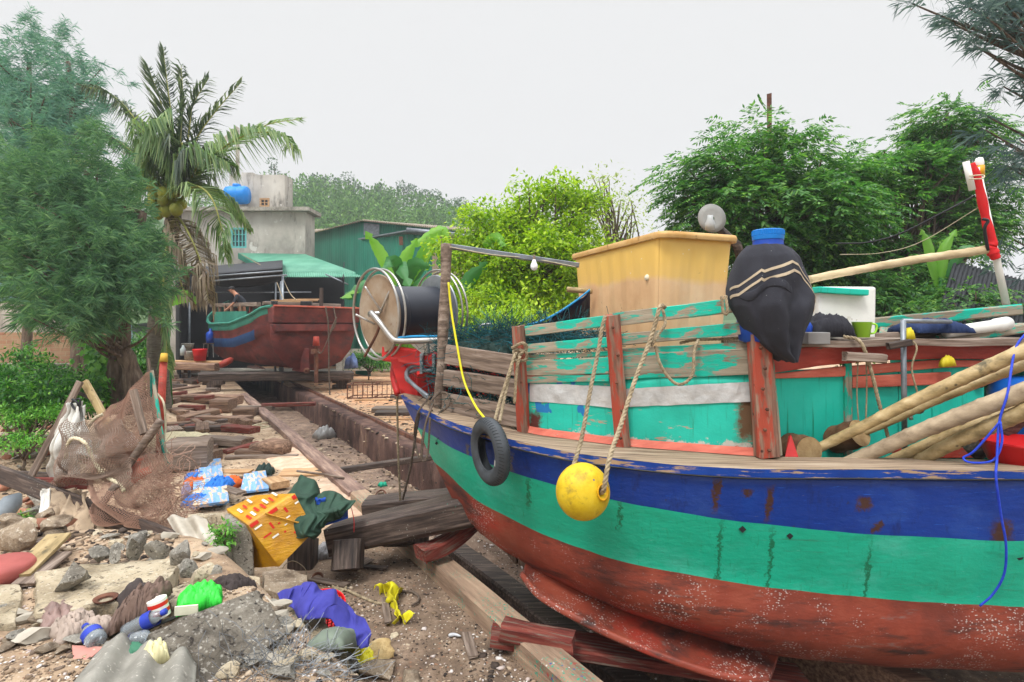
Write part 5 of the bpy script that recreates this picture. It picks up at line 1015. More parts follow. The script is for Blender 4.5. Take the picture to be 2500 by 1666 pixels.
fb_b = paint('old_blue_paint', [(.3, C(22, 60, 110)), (.6, C(36, 84, 138)), (.8, C(70, 110, 150))], [('n', C(120, 84, 74), 5, .66, .7, (1, 1, 5))], rough=.7)
mkobj('hull', V, Fc, [fb_g, fb_r, fb_b], fboat, None, mi, True)
# transom with its overhanging top slab
tb = MB(); t0 = fsec(0, -1); t1 = fsec(0, 1)
prof_ = [(-1.48, 2.5), (-1.5, 2.0), (-1.36, 1.45), (-1.0, 1.02), (-.5, .82), (0, .76), (.5, .82), (1.0, 1.02), (1.36, 1.45), (1.5, 2.0), (1.48, 2.5)]
cv = FB(-.02, 0, 1.8); pts = [FB(-.02-.12*(z-.8)/2, w, z) for w, z in prof_]; tb.add([cv+fax*-.14]+pts, [(0, i+1, i+2) for i in range(len(pts)-1)]+[(0, len(pts), 1)]); tb.build('transom', fb_r, fboat, smooth=True, th=.05)
tb = MB(); tb.hexa([FB(-.34, -1.5, 2.4), FB(-.34, 1.55, 2.38), FB(.1, 1.55, 2.38), FB(.1, -1.5, 2.4)], [FB(-.46, -1.52, 2.93), FB(-.46, 1.58, 2.88), FB(.12, 1.58, 2.88), FB(.12, -1.52, 2.93)]); tb.build('stern_slab', fb_r, fboat, bev=.03)
plank('stern_cap', FB(-.47, -1.53, 2.955), FB(-.47, 1.58, 2.91), .1, .05, K['pink'], fboat, up=(0, 0, 1))
tb = MB(); tb.hexa([FB(-.36, -1.42, 2.12), FB(-.36, 1.45, 2.1), FB(0, 1.45, 2.1), FB(0, -1.42, 2.12)], [FB(-.36, -1.5, 2.36), FB(-.36, 1.53, 2.34), FB(0, 1.53, 2.34), FB(0, -1.5, 2.36)]); tb.build('stern_step', fb_r, fboat, bev=.03)
# gunwale caps with thick green side board at the quarter
for sd in (-1, 1):
    pts = [FB(s, sd*(fw(s)+.02), fz(s)+.02) for s in np.linspace(-.2, 8.2, 26)]
    MB().tube(pts, .055, 6).build('gunwale', fb_g if sd < 0 else K['wood_brown'], fboat, smooth=False)
MB().grid(lambda a, b: FB(6.9*a+.2, fw(6.9*a+.2)*(b*2-1)*.96, fz(6.9*a+.2)-.28), 12, 6).build('deck', K['wood_brown'], fboat)
# side frames and rails
for s in (1.6, 2.3, 3.0, 3.7, 4.4, 5.1): plank('rail_stanchion', FB(s, -fw(s)*.86, fz(s)-.2), FB(s, -fw(s)*.86, 3.05), .1, .09, K['wood_brown'] if s > 2 else K['wood_red'], fboat, up=fax, seg=3)
plank('deck_rail', FB(.9, -1.5, 3.02), FB(5.4, -1.66, 3.06), .14, .16, K['wood'], fboat, up=fn_); plank('deck_rail', FB(.6, 1.3, 3.02), FB(.8, -1.4, 3.06), .12, .16, K['wood'], fboat, up=fax)
MB().grid(lambda a, b: FB(1.8+3.4*a, -fw(1.8+3.4*a)*.88, 2.15+.65*b), 8, 3).build('inner_board', fb_g, fboat, th=.04)
plank('bow_board', FB(5.6, -1.45, 2.3), FB(6.4, -1.3, 3.15), .24, .08, K['wood_fresh'], fboat, up=fn_)
plank('stern_post', FB(.2, .38, 2.85), FB(.2, .38, 3.62), .11, .11, K['wood_dark'], fboat, up=fax, seg=4)
for k, (a, b) in enumerate(((-1.0, .55), (-.8, .9), (-.2, 1.1))): plank('deck_lumber', FB(1.2+k*.35, a, 3.13+.05*k), FB(1.4+k*.3, b, 3.16+.06*k), .25, .05, K['wood_fresh'], fboat)
MB().box(P(660+3, 741, 19.4), (.38, .2, .16)).box(P(748, 741, 20), (.36, .2, .15)).build('deck_block', K['black_cable'], fboat, bev=.02)
# rudder tube, propeller shaft and skeg
MB().tube([P(772, 822, 19.1), P(772, 845, 19.1)], [.09, .12], 10).build('rudder_stock', K['red'], fboat, smooth=True)
MB().tube([P(772, 842, 19.1), P(772, 875, 19.1), P(772, 935, 19.1)], [.06, .07, .065], 10).box(P(771, 858, 19.1), (.24, .24, .16)).build('rudder_post', K['rust'], fboat, smooth=False)
MB().hexa([P(712, 905, 19.4), P(756, 912, 19.0), P(756, 912, 19.6), P(712, 905, 20.2)], [P(735, 850, 19.4), P(754, 850, 19.0), P(754, 850, 19.6), P(735, 850, 20.2)]).build('skeg', fb_r, fboat, bev=.02)
MB().lathe([(.04, 0), (.09, 0), (.09, .2), (.04, .2)], P(750, 905, 18.95), (.2, -1, 0), 14).build('shaft_tube', K['rust'], fboat, smooth=True)
MB().lathe([(0, 0), (.22, .02), (.3, .12), (.22, .22), (0, .24)], P(555, 893, 20.0), (-.5, -.2, 1), 14).build('bow_foot', K['red'], fboat, smooth=True)
cord('stern_rope', [P(795, 750, 18.9), P(802, 800, 18.9), P(803, 900, 18.9), P(806, 985, 18.9)], .025, K['rope_grey'], None, 'pale rope hanging from the far stern down to the yard', 'rope'); cord('stern_rope', [P(815, 750, 18.9), P(820, 790, 18.8), P(806, 810, 18.8), P(822, 775, 18.8), P(800, 830, 18.8), P(785, 862, 18.9), P(775, 858, 19)], .02, K['rope_grey'], None, 'knotted rope looping from the far stern to the rudder post', 'rope')
# ---- the man working behind the rail of the far boat ----
def person():
    base = P(597, 752, 20.6); root = empty('person', base-Vector((0, 0, .9)), 'man in a dark short sleeved shirt bending forward on the deck of the far boat', 'person')
    # joints: pelvis, spine, neck, head, arms, legs (facing left, bent forward)
    B = base; J = {}; f = Vector((-.93, -.35, 0)); s = Vector((-.35, .93, 0))
    J['pel'] = B+Vector((0, 0, -.02)); J['sp'] = B-f*-.12+Vector((0, 0, .24)); J['ch'] = B+f*.22+Vector((0, 0, .43)); J['nk'] = B+f*.34+Vector((0, 0, .55)); J['hd'] = B+f*.41+Vector((0, 0, .60)); J['tp'] = B+f*.45+Vector((0, 0, .69))
    rad = {'pel': .15, 'sp': .15, 'ch': .16, 'nk': .06, 'hd': .095, 'tp': .085}; E = [('pel', 'sp'), ('sp', 'ch'), ('ch', 'nk'), ('nk', 'hd'), ('hd', 'tp')]
    for k, g_ in ((-1, 'l'), (1, 'r')):
        J['sh'+g_] = J['ch']+s*.17*k+Vector((0, 0, .0)); J['el'+g_] = J['sh'+g_]+f*.12+Vector((0, 0, -.27)); J['wr'+g_] = J['el'+g_]+f*.18+Vector((0, 0, -.17)); J['pa'+g_] = J['wr'+g_]+f*.07+Vector((0, 0, -.06))
        J['kn'+g_] = J['pel']+s*.11*k+f*.16+Vector((0, 0, -.42)); J['an'+g_] = J['kn'+g_]-f*.12+Vector((0, 0, -.4)); J['to'+g_] = J['an'+g_]+f*.18+Vector((0, 0, -.05))
        rad.update({'sh'+g_: .075, 'el'+g_: .042, 'wr'+g_: .028, 'pa'+g_: .036, 'kn'+g_: .06, 'an'+g_: .04, 'to'+g_: .04}); E += [('ch', 'sh'+g_), ('sh'+g_, 'el'+g_), ('el'+g_, 'wr'+g_), ('wr'+g_, 'pa'+g_), ('pel', 'kn'+g_), ('kn'+g_, 'an'+g_), ('an'+g_, 'to'+g_)]
        for q in range(4): J['f%d' % q+g_] = J['pa'+g_]+f*.06+Vector((0, 0, -.05))+s*(q-1.5)*.018; rad['f%d' % q+g_] = .009; E.append(('pa'+g_, 'f%d' % q+g_))
        J['th'+g_] = J['wr'+g_]+f*.05-s*.04*k+Vector((0, 0, -.05)); rad['th'+g_] = .01; E.append(('wr'+g_, 'th'+g_))
    def skin(name, keys, grow, m_, es=None):
        ks = list(keys); o = mkobj(name, [J[k] for k in ks], [], m_, root, None, None, True); me = o.data; me.clear_geometry(); me.from_pydata([tuple(J[k]-WLOC[root]) for k in ks], [(ks.index(a), ks.index(b)) for a, b in E if a in ks and b in ks], [])
        md = o.modifiers.new('skin', 'SKIN'); sv = me.skin_vertices[0].data
        for i, k in enumerate(ks): sv[i].radius = (rad[k]*grow,)*2; sv[i].use_root = (i == 0)
        md.use_smooth_shade = True; o.modifiers.new('sub', 'SUBSURF').levels = 2; return o
    skin('body', J.keys(), 1, flat('skin_tone', C(168, 118, 92), .6, bump=.05))
    skin('shirt', ['pel', 'sp', 'ch', 'shl', 'ell', 'shr', 'elr'], 1.12, flat('dark_shirt', C(48, 52, 60), .9)); J2 = J
    skin('trousers', ['pel', 'knl', 'anl', 'knr', 'anr'], 1.1, flat('dark_trousers', C(40, 40, 48), .9))
    V, Fc = ICO[2]; h = J['hd'].lerp(J['tp'], .7); MB().add([h+Vector((v[0]*.098, v[1]*.098, v[2]*.085+.03))-f*.02 for v in V if True], [tuple(t) for t in Fc if V[t][:, 2].mean() > -.15 or (V[t][:, 0].mean() > .3)]).build('hair', flat('black_hair', C(24, 22, 22), .7), root, smooth=True)
    fcx = h+f*.085+Vector((0, 0, -.03)); MB().add([fcx+Vector((0, 0, .02)), fcx+f*.03+Vector((0, 0, -.015)), fcx+s*.014+Vector((0, 0, -.018)), fcx-s*.014+Vector((0, 0, -.018))], [(0, 1, 2), (0, 3, 1), (1, 3, 2)]).build('nose', flat('skin_nose', C(160, 112, 88), .6), root)
    for k in (-1, 1): MB().lathe([(0, 0), (.02, .002), (.024, .012), (0, .014)], h+s*.09*k+Vector((0, 0, -.03)), s*k, 10).build('ear', flat('skin_ear', C(160, 108, 84), .6), root, smooth=True)
person()
# ================= buildings =================
K['render'] = mat('stained_render', [(.3, C(142, 138, 130)), (.5, C(184, 178, 168)), (.72, C(206, 202, 192))], .6, (1, 1, .7), rough=.95, bump=.4, bscale=8, bdist=.02, over=[('n', C(96, 92, 86), 1.3, .54, .72, (1.5, 1.5, .5)), ('n', C(206, 204, 196), 1.4, .62, .66)], rnd=.03)
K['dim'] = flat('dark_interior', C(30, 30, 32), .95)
def corr(name, sh, c1, c2, sc=26, rust=True):
    q = NB(name); v = q.mp(); m = q.n.new('ShaderNodeMapping'); m.vector_type = 'TEXTURE'; m.inputs['Rotation'].default_value = (0, 0, sh); q.lk(v, m.inputs[0])
    c = q.ramp(q.noise(q.mp((1, 1, .25)), .9, 7, .65), [(.35, c1), (.65, c2)])
    if rust: c = q.mix(q.ramp(q.noise(q.mp((2, 2, .5)), 1.8, 8, .7), [(.68, 0.0), (.74, .8)]), c, C(120, 84, 66))
    q.lk(c, q.b.inputs['Base Color']); q.b.inputs['Roughness'].default_value = .6; return q.m
K['green_sheet'] = corr('green_sheet', 0, C(20, 104, 84), C(32, 132, 106)); K['green_roof'] = corr('green_roof_sheet', 0, C(70, 136, 112), C(104, 164, 138), rust=False); K['tan_sheet'] = corr('tan_sheet', 0, C(130, 116, 100), C(158, 144, 124))
def csheet(a, b, c, d, waves, amp, mi=0, mb=None, n=4, nv=2):
    "corrugated sheet a-b bottom edge, d-c top edge"
    a, b, c, d = map(Vector, (a, b, c, d)); nrm = (b-a).cross(d-a).normalized(); mb = mb or MB(); N = waves*n
    def f(i, j): return a.lerp(b, i).lerp(d.lerp(c, i), j)+nrm*amp*math.sin(i*waves*2*math.pi)
    mb.grid(f, N, nv, mi); return mb
Y1 = 31.0
house = empty('concrete_house', P(600, 781, Y1), 'grey rendered two storey house with a small roof room behind the palm', 'house')
def wallq(name, x0, x1, yt, yb, Y, m_, par, dx=0, depth=.25):
    mb = MB(); a = P(x0, yb, Y); b = P(x1, yb, Y); t = P(x1, yt, Y).z; mb.hexa([a, b, b+Vector((0, depth, 0)), a+Vector((0, depth, 0))], [Vector((a.x, a.y, t)), Vector((b.x, b.y, t)), Vector((b.x, b.y+depth, t)), Vector((a.x, a.y+depth, t))]); return mb.build(name, m_, par)
a = P(400, 900, Y1); b = P(745, 900, Y1); top = P(745, 518, Y1).z
hx0, hx1 = a.x, b.x; win = (P(563, 0, Y1).x, P(602, 0, Y1).x, P(0, 606, Y1).z, P(0, 556, Y1).z)
mb = MB()
for (xa, xb, za, zb) in ((hx0, win[0], 0, top), (win[1], hx1, 0, top), (win[0], win[1], 0, win[2]), (win[0], win[1], win[3], top)): mb.hexa([(xa, Y1, za), (xb, Y1, za), (xb, Y1+.3, za), (xa, Y1+.3, za)], [(xa, Y1, zb), (xb, Y1, zb), (xb, Y1+.3, zb), (xa, Y1+.3, zb)])
mb.hexa([(hx1-.3, Y1+.301, 0), (hx1, Y1+.301, 0), (hx1, Y1+1.5, 0), (hx1-.3, Y1+1.5, 0)], [(hx1-.3, Y1+.301, top), (hx1, Y1+.301, top), (hx1, Y1+1.5, top), (hx1-.3, Y1+1.5, top)])
mb.build('wall', K['render'], house)
MB().hexa([(hx0, Y1-.45, top), (hx1+.35, Y1-.45, top), (hx1+.35, Y1+1.6, top), (hx0, Y1+1.6, top)], [(hx0, Y1-.45, top+.2), (hx1+.35, Y1-.45, top+.2), (hx1+.35, Y1+1.6, top+.2), (hx0, Y1+1.6, top+.2)]).build('roof_slab', K['conc'], house)
def window(par, x0, x1, z0, z1, Y, m_fr, vb, hb):
    w = MB(); t = .05
    w.box(((x0+x1)/2, Y, z0+t), (x1-x0, .1, 2*t)); w.box(((x0+x1)/2, Y, z1-t), (x1-x0, .1, 2*t))
    for k in range(vb+1): w.box((x0+t+(x1-x0-2*t)*k/vb, Y+.003, (z0+z1)/2), (t*(2 if k in (0, vb) else 1), .09, z1-z0-.2))
    for k in range(1, hb): w.box(((x0+x1)/2, Y+.006, z0+(z1-z0)*k/hb), (x1-x0-.1, .06, t*.7))
    f = w.build('window', m_fr, par); MB().box(((x0+x1)/2, Y+.06, (z0+z1)/2), (x1-x0-.05, .02, z1-z0-.05)).build('pane', flat('window_glass', C(70, 78, 84), .15, bump=0, spec=.6), f); return f
window(house, win[0], win[1], win[2], win[3], Y1+.05, flat('turquoise_window_frame', C(96, 176, 172)), 4, 3)
# roof room
ra, rb_ = P(618, 0, Y1+1.5).x, P(695, 0, Y1+1.5).x; rz = P(0, 427, Y1+1.5).z; wn = (P(634, 0, Y1+1.5).x, P(658, 0, Y1+1.5).x, P(0, 506, Y1+1.5).z, P(0, 484, Y1+1.5).z); mb = MB(); Yr = Y1+1.5
for (xa, xb, za, zb) in ((P(560, 0, Yr).x, wn[0], top+.2, rz), (wn[1], rb_, top+.2, rz), (wn[0], wn[1], top+.2, wn[2]), (wn[0], wn[1], wn[3], rz)): mb.hexa([(xa, Yr, za), (xb, Yr, za), (xb, Yr+.3, za), (xa, Yr+.3, za)], [(xa, Yr, zb), (xb, Yr, zb), (xb, Yr+.3, zb), (xa, Yr+.3, zb)])
mb.hexa([(rb_-.3, Yr+.301, top+.2), (rb_, Yr+.301, top+.2), (rb_, Yr+1.2, top+.2), (rb_-.3, Yr+1.2, top+.2)], [(rb_-.3, Yr+.301, rz), (rb_, Yr+.301, rz), (rb_, Yr+1.2, rz), (rb_-.3, Yr+1.2, rz)])
mb.hexa([(P(590, 0, Yr).x, Yr-.02, top+.2), (ra, Yr-.02, top+.2), (ra, Yr+1, top+.2), (P(590, 0, Yr).x, Yr+1, top+.2)], [(P(590, 0, Yr).x, Yr-.02, rz+.12), (ra, Yr-.02, rz+.12), (ra, Yr+1, rz+.12), (P(590, 0, Yr).x, Yr+1, rz+.12)])
mb.build('roof_room', K['render'], house)
window(house, wn[0], wn[1], wn[2], wn[3], Yr+.02, K['wood_fresh'], 2, 2)
MB().hexa([P(505, 400, Yr+2), P(585, 314, Yr+2), P(585, 314, Yr+2.3), P(505, 400, Yr+2.3)], [P(505, 372, Yr+2), P(577, 308, Yr+2), P(577, 308, Yr+2.3), P(505, 372, Yr+2.3)]).hexa([P(575, 430, Yr+2), P(585, 430, Yr+2), P(585, 430, Yr+2.3), P(575, 430, Yr+2.3)], [P(575, 325, Yr+2), P(585, 315, Yr+2), P(585, 315, Yr+2.3), P(575, 325, Yr+2.3)]).build('stair_parapet', K['conc'], house)
for px in (540, 547): MB().tube([P(px, 605, Y1-.3), P(px-3, 668, Y1-.3)], .04, 8).build('drainpipe', K['pvc'], house, smooth=True)
wt = empty('water_tank', P(580, 500, Y1+.6), 'bright blue plastic water tank lying on the grey house roof', 'tank'); K['tankblue'] = flat('blue_tank_plastic', C(20, 130, 214), .4, var=.06)
Lt = 57/F*31.6; rt_ = .5
MB().lathe([(0, 0), (rt_*.7, .02), (rt_*.95, .12), (rt_, .3), (rt_*1.03, .32), (rt_, .35), (rt_, Lt*.62), (rt_*1.03, Lt*.65), (rt_, Lt*.68), (rt_, Lt-.15), (rt_*.9, Lt-.04), (0, Lt)], P(550, 477, Y1+.8), (1, 0, 0), 32).build('body', K['tankblue'], wt, smooth=True)
MB().lathe([(.22, 0), (.22, .12), (.19, .14), (0, .15)], P(578, 456, Y1+.8), (0, 0, 1), 20).build('cap', K['tankblue'], wt, smooth=True)
# lean-to green roof
lt = empty('boat_shed', P(680, 935, 27), 'open dark boat shed with a green corrugated roof and black tarpaulin behind the far boat', 'shed')
csheet(P(702, 673, 26), P(893, 675, 26), P(747, 622, 30.8), P(582, 619, 30.8), 34, .035, 0).build('roof', K['green_roof'], lt, smooth=True, th=.02)
csheet(P(690, 677, 25.6), P(893, 677, 25.6), P(893, 667, 26.4), P(690, 667, 26.4), 38, .03).build('roof', K['green_roof'], lt, smooth=True, th=.02)
MB().add([P(582, 619, 30.8), P(702, 673, 26), P(690, 690, 26), P(582, 632, 30.8)], [(0, 1, 2, 3)]).build('verge_board', K['green_sheet'], lt, th=.04)
mb = MB(); mb.grid(lambda a, b: P(495+195*a, (672-16*a)+b*(18+10*a), 22+1.5*b)+Vector((0, 0, -.25*math.sin(a*3.1)*b+.05*mnoise.noise(Vector((a*7, b*3, 0))))), 20, 6)
mb.grid(lambda a, b: P(495+195*a, 672-16*a, 22+6*b)+Vector((0, 0, .4*b)), 10, 6); mb.build('tarp_roof', flat('black_tarp', C(40, 42, 46), .6, bump=.4), lt, smooth=True, th=.03)
mb = MB()
for px, Y in ((462, 22), (672, 24), (684, 25), (690, 22)): mb.tube([P(px, 781+CZ*F/Y, Y), P(px, 672 if px > 500 else 700, Y)], .05, 8)
mb.tube([P(500, 688, 21.9), P(700, 672, 21.9)], .035, 6); mb.tube([P(500, 676, 21.9), P(690, 662, 21.9)], .035, 6); mb.tube([P(460, 715, 23), P(760, 714, 25)], .03, 6); mb.tube([P(795, 670, 25.4), P(850, 695, 25.4)], .035, 6)
mb.build('frame', K['galv'], lt, smooth=True)
# dark back and side walls of the shed
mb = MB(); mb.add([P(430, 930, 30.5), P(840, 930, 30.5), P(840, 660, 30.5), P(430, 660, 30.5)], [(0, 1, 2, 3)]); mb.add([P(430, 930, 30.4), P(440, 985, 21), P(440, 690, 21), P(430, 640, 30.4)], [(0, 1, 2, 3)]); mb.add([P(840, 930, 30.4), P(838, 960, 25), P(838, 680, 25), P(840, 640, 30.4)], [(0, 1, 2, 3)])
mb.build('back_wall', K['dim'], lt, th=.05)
csheet(P(868, 925, 26.2), P(905, 925, 25.2), P(905, 660, 25.2), P(868, 660, 26.2), 8, .03).build('side_sheet', K['green_sheet'], lt, smooth=True)
mb = MB(); mb.grid(lambda a, b: P(448+395*a, 915, 22.5)*(1-b)+P(448+395*a, 900, 30)*b, 12, 4); mb.build('floor_slab', K['conc'], lt, th=.05)
for k, pts in enumerate(([P(676, 690, 22), P(700, 740, 21), P(760, 752, 20)], [P(690, 680, 23), P(720, 730, 21), P(790, 755, 20)], [P(668, 668, 23), P(640, 650, 25), P(590, 622, 30)])): cord('slack_rope', pts, .018, K['rope'], None, ('pale rope sagging from the shed post to the far boat', 'second pale rope sagging from the shed roof to the far boat', 'thin line running up over the green shed roof')[k], 'rope')
# things standing at the shed
def bucket(name, px, py, Y, r, h, m_, lb, hand=True):
    o = tag(MB().lathe([(0, 0), (r*.8, 0), (r, h), (r*1.05, h), (r*1.03, h-.03), (r*.78, .02), (0, .02)], P(px, py, Y), n=20).build(name, m_, smooth=True), lb, 'bucket'); return o
bucket('red_bucket', 488, 881, 20.5, .24, .42, K['redpl'], 'red bucket standing in front of the shed'); bucket('grey_bucket', 463, 878, 20.8, .2, .3, K['conc'], 'grey bucket to the left of the red one'); bucket('grey_bucket', 456, 858, 21.6, .24, .3, K['conc'], 'larger grey tub behind the two buckets')
tag(MB().lathe([(0, 0), (.09, 0), (.095, .22), (.04, .3), (.04, .36), (0, .36)], P(447, 868, 20.3), n=14).build('oil_bottle', flat('pale_bottle', C(170, 180, 180), .3), smooth=True), 'pale bottle with a yellow cap near the grey bucket', 'bottle')
tag(MB().lathe([(0, 0), (.15, 0), (.16, .35), (.13, .4), (.05, .46), (.05, .55), (0, .55)], P(514, 838, 21.5), n=16).build('water_bottle', K['blue_pl'], smooth=True), 'blue water bottle on a stool inside the dark shed', 'bottle')
st = empty('stool', P(514, 868, 21.5), 'metal legged stool carrying the blue bottle in the shed', 'stool'); MB().box(P(514, 839, 21.5), (.4, .36, .04)).build('seat', K['wood_dark'], st)
for dx in (-.17, .17):
    for dy in (-.15, .15): MB().tube([P(514, 839, 21.5)+Vector((dx, dy, 0)), P(514, 872, 21.5)+Vector((dx*1.2, dy*1.2, 0))], .015, 6).build('leg', K['steel'], st)
# green metal sheds
gs = empty('green_shed', P(880, 781, 33), 'tall green metal clad shed with a gable end and corrugated roof', 'shed'); Yg = 33
csheet(P(757, 930, Yg+3), P(886, 930, Yg-1), P(886, 540, Yg-1), P(757, 572, Yg+3), 24, .02).build('wall', K['green_sheet'], gs, smooth=True)
csheet(P(886, 930, Yg-1), P(1200, 930, Yg-1), P(1200, 573, Yg-1), P(886, 541, Yg-1), 50, .02).build('wall', K['green_sheet'], gs, smooth=True)
MB().add([P(888, 574, Yg-1.1), P(926, 574, Yg-1.1), P(926, 549, Yg-1.1), P(888, 544, Yg-1.1)], [(0, 1, 2, 3)]).build('grey_panel', K['galv'], gs); csheet(P(1080, 640, Yg-1.1), P(1180, 640, Yg-1.1), P(1180, 572, Yg-1.1), P(1080, 566, Yg-1.1), 20, .02).build('tan_panel', K['tan_sheet'], gs, smooth=True)
csheet(P(755, 571, Yg+2.4), P(884, 538, Yg-1.6), P(900, 560, Yg+9), P(740, 560, Yg+12), 24, .04).build('roof', K['tan_sheet'], gs, smooth=True, th=.03)
mb = csheet(P(884, 538, Yg-1.6), P(1200, 571, Yg-1.4), P(1200, 560, Yg+9), P(900, 541, Yg+9), 60, .05); mb.build('roof', K['tan_sheet'], gs, smooth=True, th=.03)
gb = empty('green_shed', P(990, 781, 29), 'lower green metal shed with a grey pipe along its eave beside the banana plants', 'shed')
csheet(P(882, 930, 30), P(994, 930, 28.6), P(994, 564, 28.6), P(882, 581, 30), 20, .02).build('wall', K['green_sheet'], gb, smooth=True)
csheet(P(995, 930, 28.6), P(1160, 930, 28.6), P(1160, 579, 28.6), P(995, 566, 28.6), 30, .03).build('wall', K['green_sheet'], gb, smooth=True); csheet(P(1055, 700, 28.5), P(1158, 700, 28.5), P(1158, 579, 28.5), P(1055, 574, 28.5), 18, .03).build('tan_panel', K['tan_sheet'], gb, smooth=True)
MB().add([P(975, 599, 28.5), P(984, 599, 28.5), P(983, 578, 28.5), P(974, 578, 28.5)], [(0, 1, 2, 3)]).build('rust_patch', K['rust'], gb, th=.02)
MB().tube([P(993, 562, 28.3), P(1130, 575, 28.3)], .12, 14).build('eave_pipe', K['galv'], gb, smooth=True); MB().add([P(874, 584, 30), P(994, 563, 28.2), P(1160, 578, 28.2), P(1160, 570, 33)], [(0, 1, 2, 3)]).build('roof', K['galv'], gb, th=.06)
# low wall right of the far boat, left hand house, brick wall
tag(MB().hexa([P(820, 905, 25), P(960, 905, 25), P(960, 905, 25.3), P(820, 905, 25.3)], [P(820, 852, 25), P(960, 852, 25), P(960, 852, 25.3), P(820, 852, 25.3)]).build('garden_wall', K['conc']), 'low grey wall right of the far boat', 'wall')
def brickm(name, c1, c2, mortar, s, rot=0):
    q = NB(name); v = q.mp((1, 1, 1)); sx_ = q.n.new('ShaderNodeSeparateXYZ'); q.lk(v, sx_.inputs[0]); cb_n = q.n.new('ShaderNodeCombineXYZ'); q.lk(sx_.outputs[0], cb_n.inputs[0]); q.lk(sx_.outputs[2], cb_n.inputs[1])
    b = q.n.new('ShaderNodeTexBrick'); b.inputs['Scale'].default_value = s; b.inputs['Color1'].default_value = (*c1, 1); b.inputs['Color2'].default_value = (*c2, 1); b.inputs['Mortar'].default_value = (*mortar, 1); b.inputs['Mortar Size'].default_value = .025; q.lk(cb_n.outputs[0], b.inputs[0])
    c = q.mix(q.ramp(q.noise(v, 1.6, 8, .7), [(.45, 0.0), (.62, .75)]), b.outputs[0], mortar); q.lk(c, q.b.inputs['Base Color']); q.b.inputs['Roughness'].default_value = .95
    bn = q.n.new('ShaderNodeBump'); bn.inputs['Strength'].default_value = .6; bn.inputs['Distance'].default_value = .03; q.lk(b.outputs['Fac'], bn.inputs['Height']); bn.invert = True; q.lk(bn.outputs[0], q.b.inputs['Normal']); return q.m
bw = brickm('brick_wall_mat', C(158, 108, 84), C(182, 142, 112), C(176, 152, 122), 2.4); blk = brickm('block_wall_mat', C(126, 122, 114), C(146, 142, 132), C(100, 96, 88), 1.1)
mb = MB(); mb.grid(lambda a, b: P(-30+290*a, 812, 14+.8*a)*(1-b)+(P(-30+290*a, 900+8*math.sin(a*30)+10*a, 14+.8*a))*b, 30, 6); tag(mb.build('brick_wall', bw, th=.2), 'old red brick wall behind the bushes at the left', 'wall')
mb = MB(); mb.grid(lambda a, b: P(-30+290*a, 888, 13.6+.8*a)*(1-b)+(P(-30+290*a, 1000, 13.6+.8*a))*b, 20, 4); tag(mb.build('block_wall', blk, th=.25), 'low wall of grey concrete blocks in front of the brick wall', 'wall')
tag(MB().hexa([P(-60, 815, 15), P(240, 815, 15), P(240, 815, 15.3), P(-60, 815, 15.3)], [P(-60, 735, 15), P(240, 735, 15), P(240, 735, 15.3), P(-60, 735, 15.3)]).build('plaster_wall', K['render']), 'smooth grey plastered wall rising behind the brick wall at the left edge', 'wall')
lh = empty('tiled_house', P(-30, 781, 20), 'house with a grey wavy tiled roof and blue green walls at the left edge', 'house')
MB().hexa([P(-160, 900, 20), P(330, 900, 20), P(330, 900, 24), P(-160, 900, 24)], [P(-160, 528, 20), P(300, 528, 20), P(300, 528, 24), P(-160, 528, 24)]).build('wall', flat('blue_grey_wall', C(116, 148, 158), .9, bump=.2), lh)
csheet(P(-200, 524, 19.5), P(50, 524, 19.5), P(-20, 455, 22), P(-200, 440, 22), 16, .05, nv=10).build('roof', mat('grey_tiles', [(.3, C(110, 114, 124)), (.7, C(150, 154, 162))], 8, (1, 6, 6), rough=.6), lh, smooth=True, th=.04)
# rusty tall post on the right, roof behind it
tag(MB().hexa([P(1874, 620, 15), P(1886, 620, 15), P(1886, 620, 15.12), P(1874, 620, 15.12)], [P(1872, 230, 15), P(1884, 227, 15), P(1884, 227, 15.12), P(1872, 230, 15.12)]).build('steel_post', K['rust']), 'tall rusty steel post sticking out above the dark green tree', 'post')
nr = empty('net_roof', P(2420, 781, 11), 'dark roof covered with netting behind the mast at the right edge', 'roof'); csheet(P(2280, 800, 9), P(2620, 820, 9), P(2620, 720, 11), P(2330, 640, 11), 30, .03, nv=8).build('sheet', flat('dark_roof_sheet', C(46, 48, 52), .8, bump=.5), nr, smooth=True, th=.03)
tag(MB().hexa([P(2280, 860, 11.3), P(2700, 860, 11.3), P(2700, 860, 11.6), P(2280, 860, 11.6)], [P(2280, 745, 11.3), P(2700, 745, 11.3), P(2700, 745, 11.6), P(2280, 745, 11.6)]).build('dark_wall', K['dim']), 'dark wall under the netted roof at the right edge', 'wall')
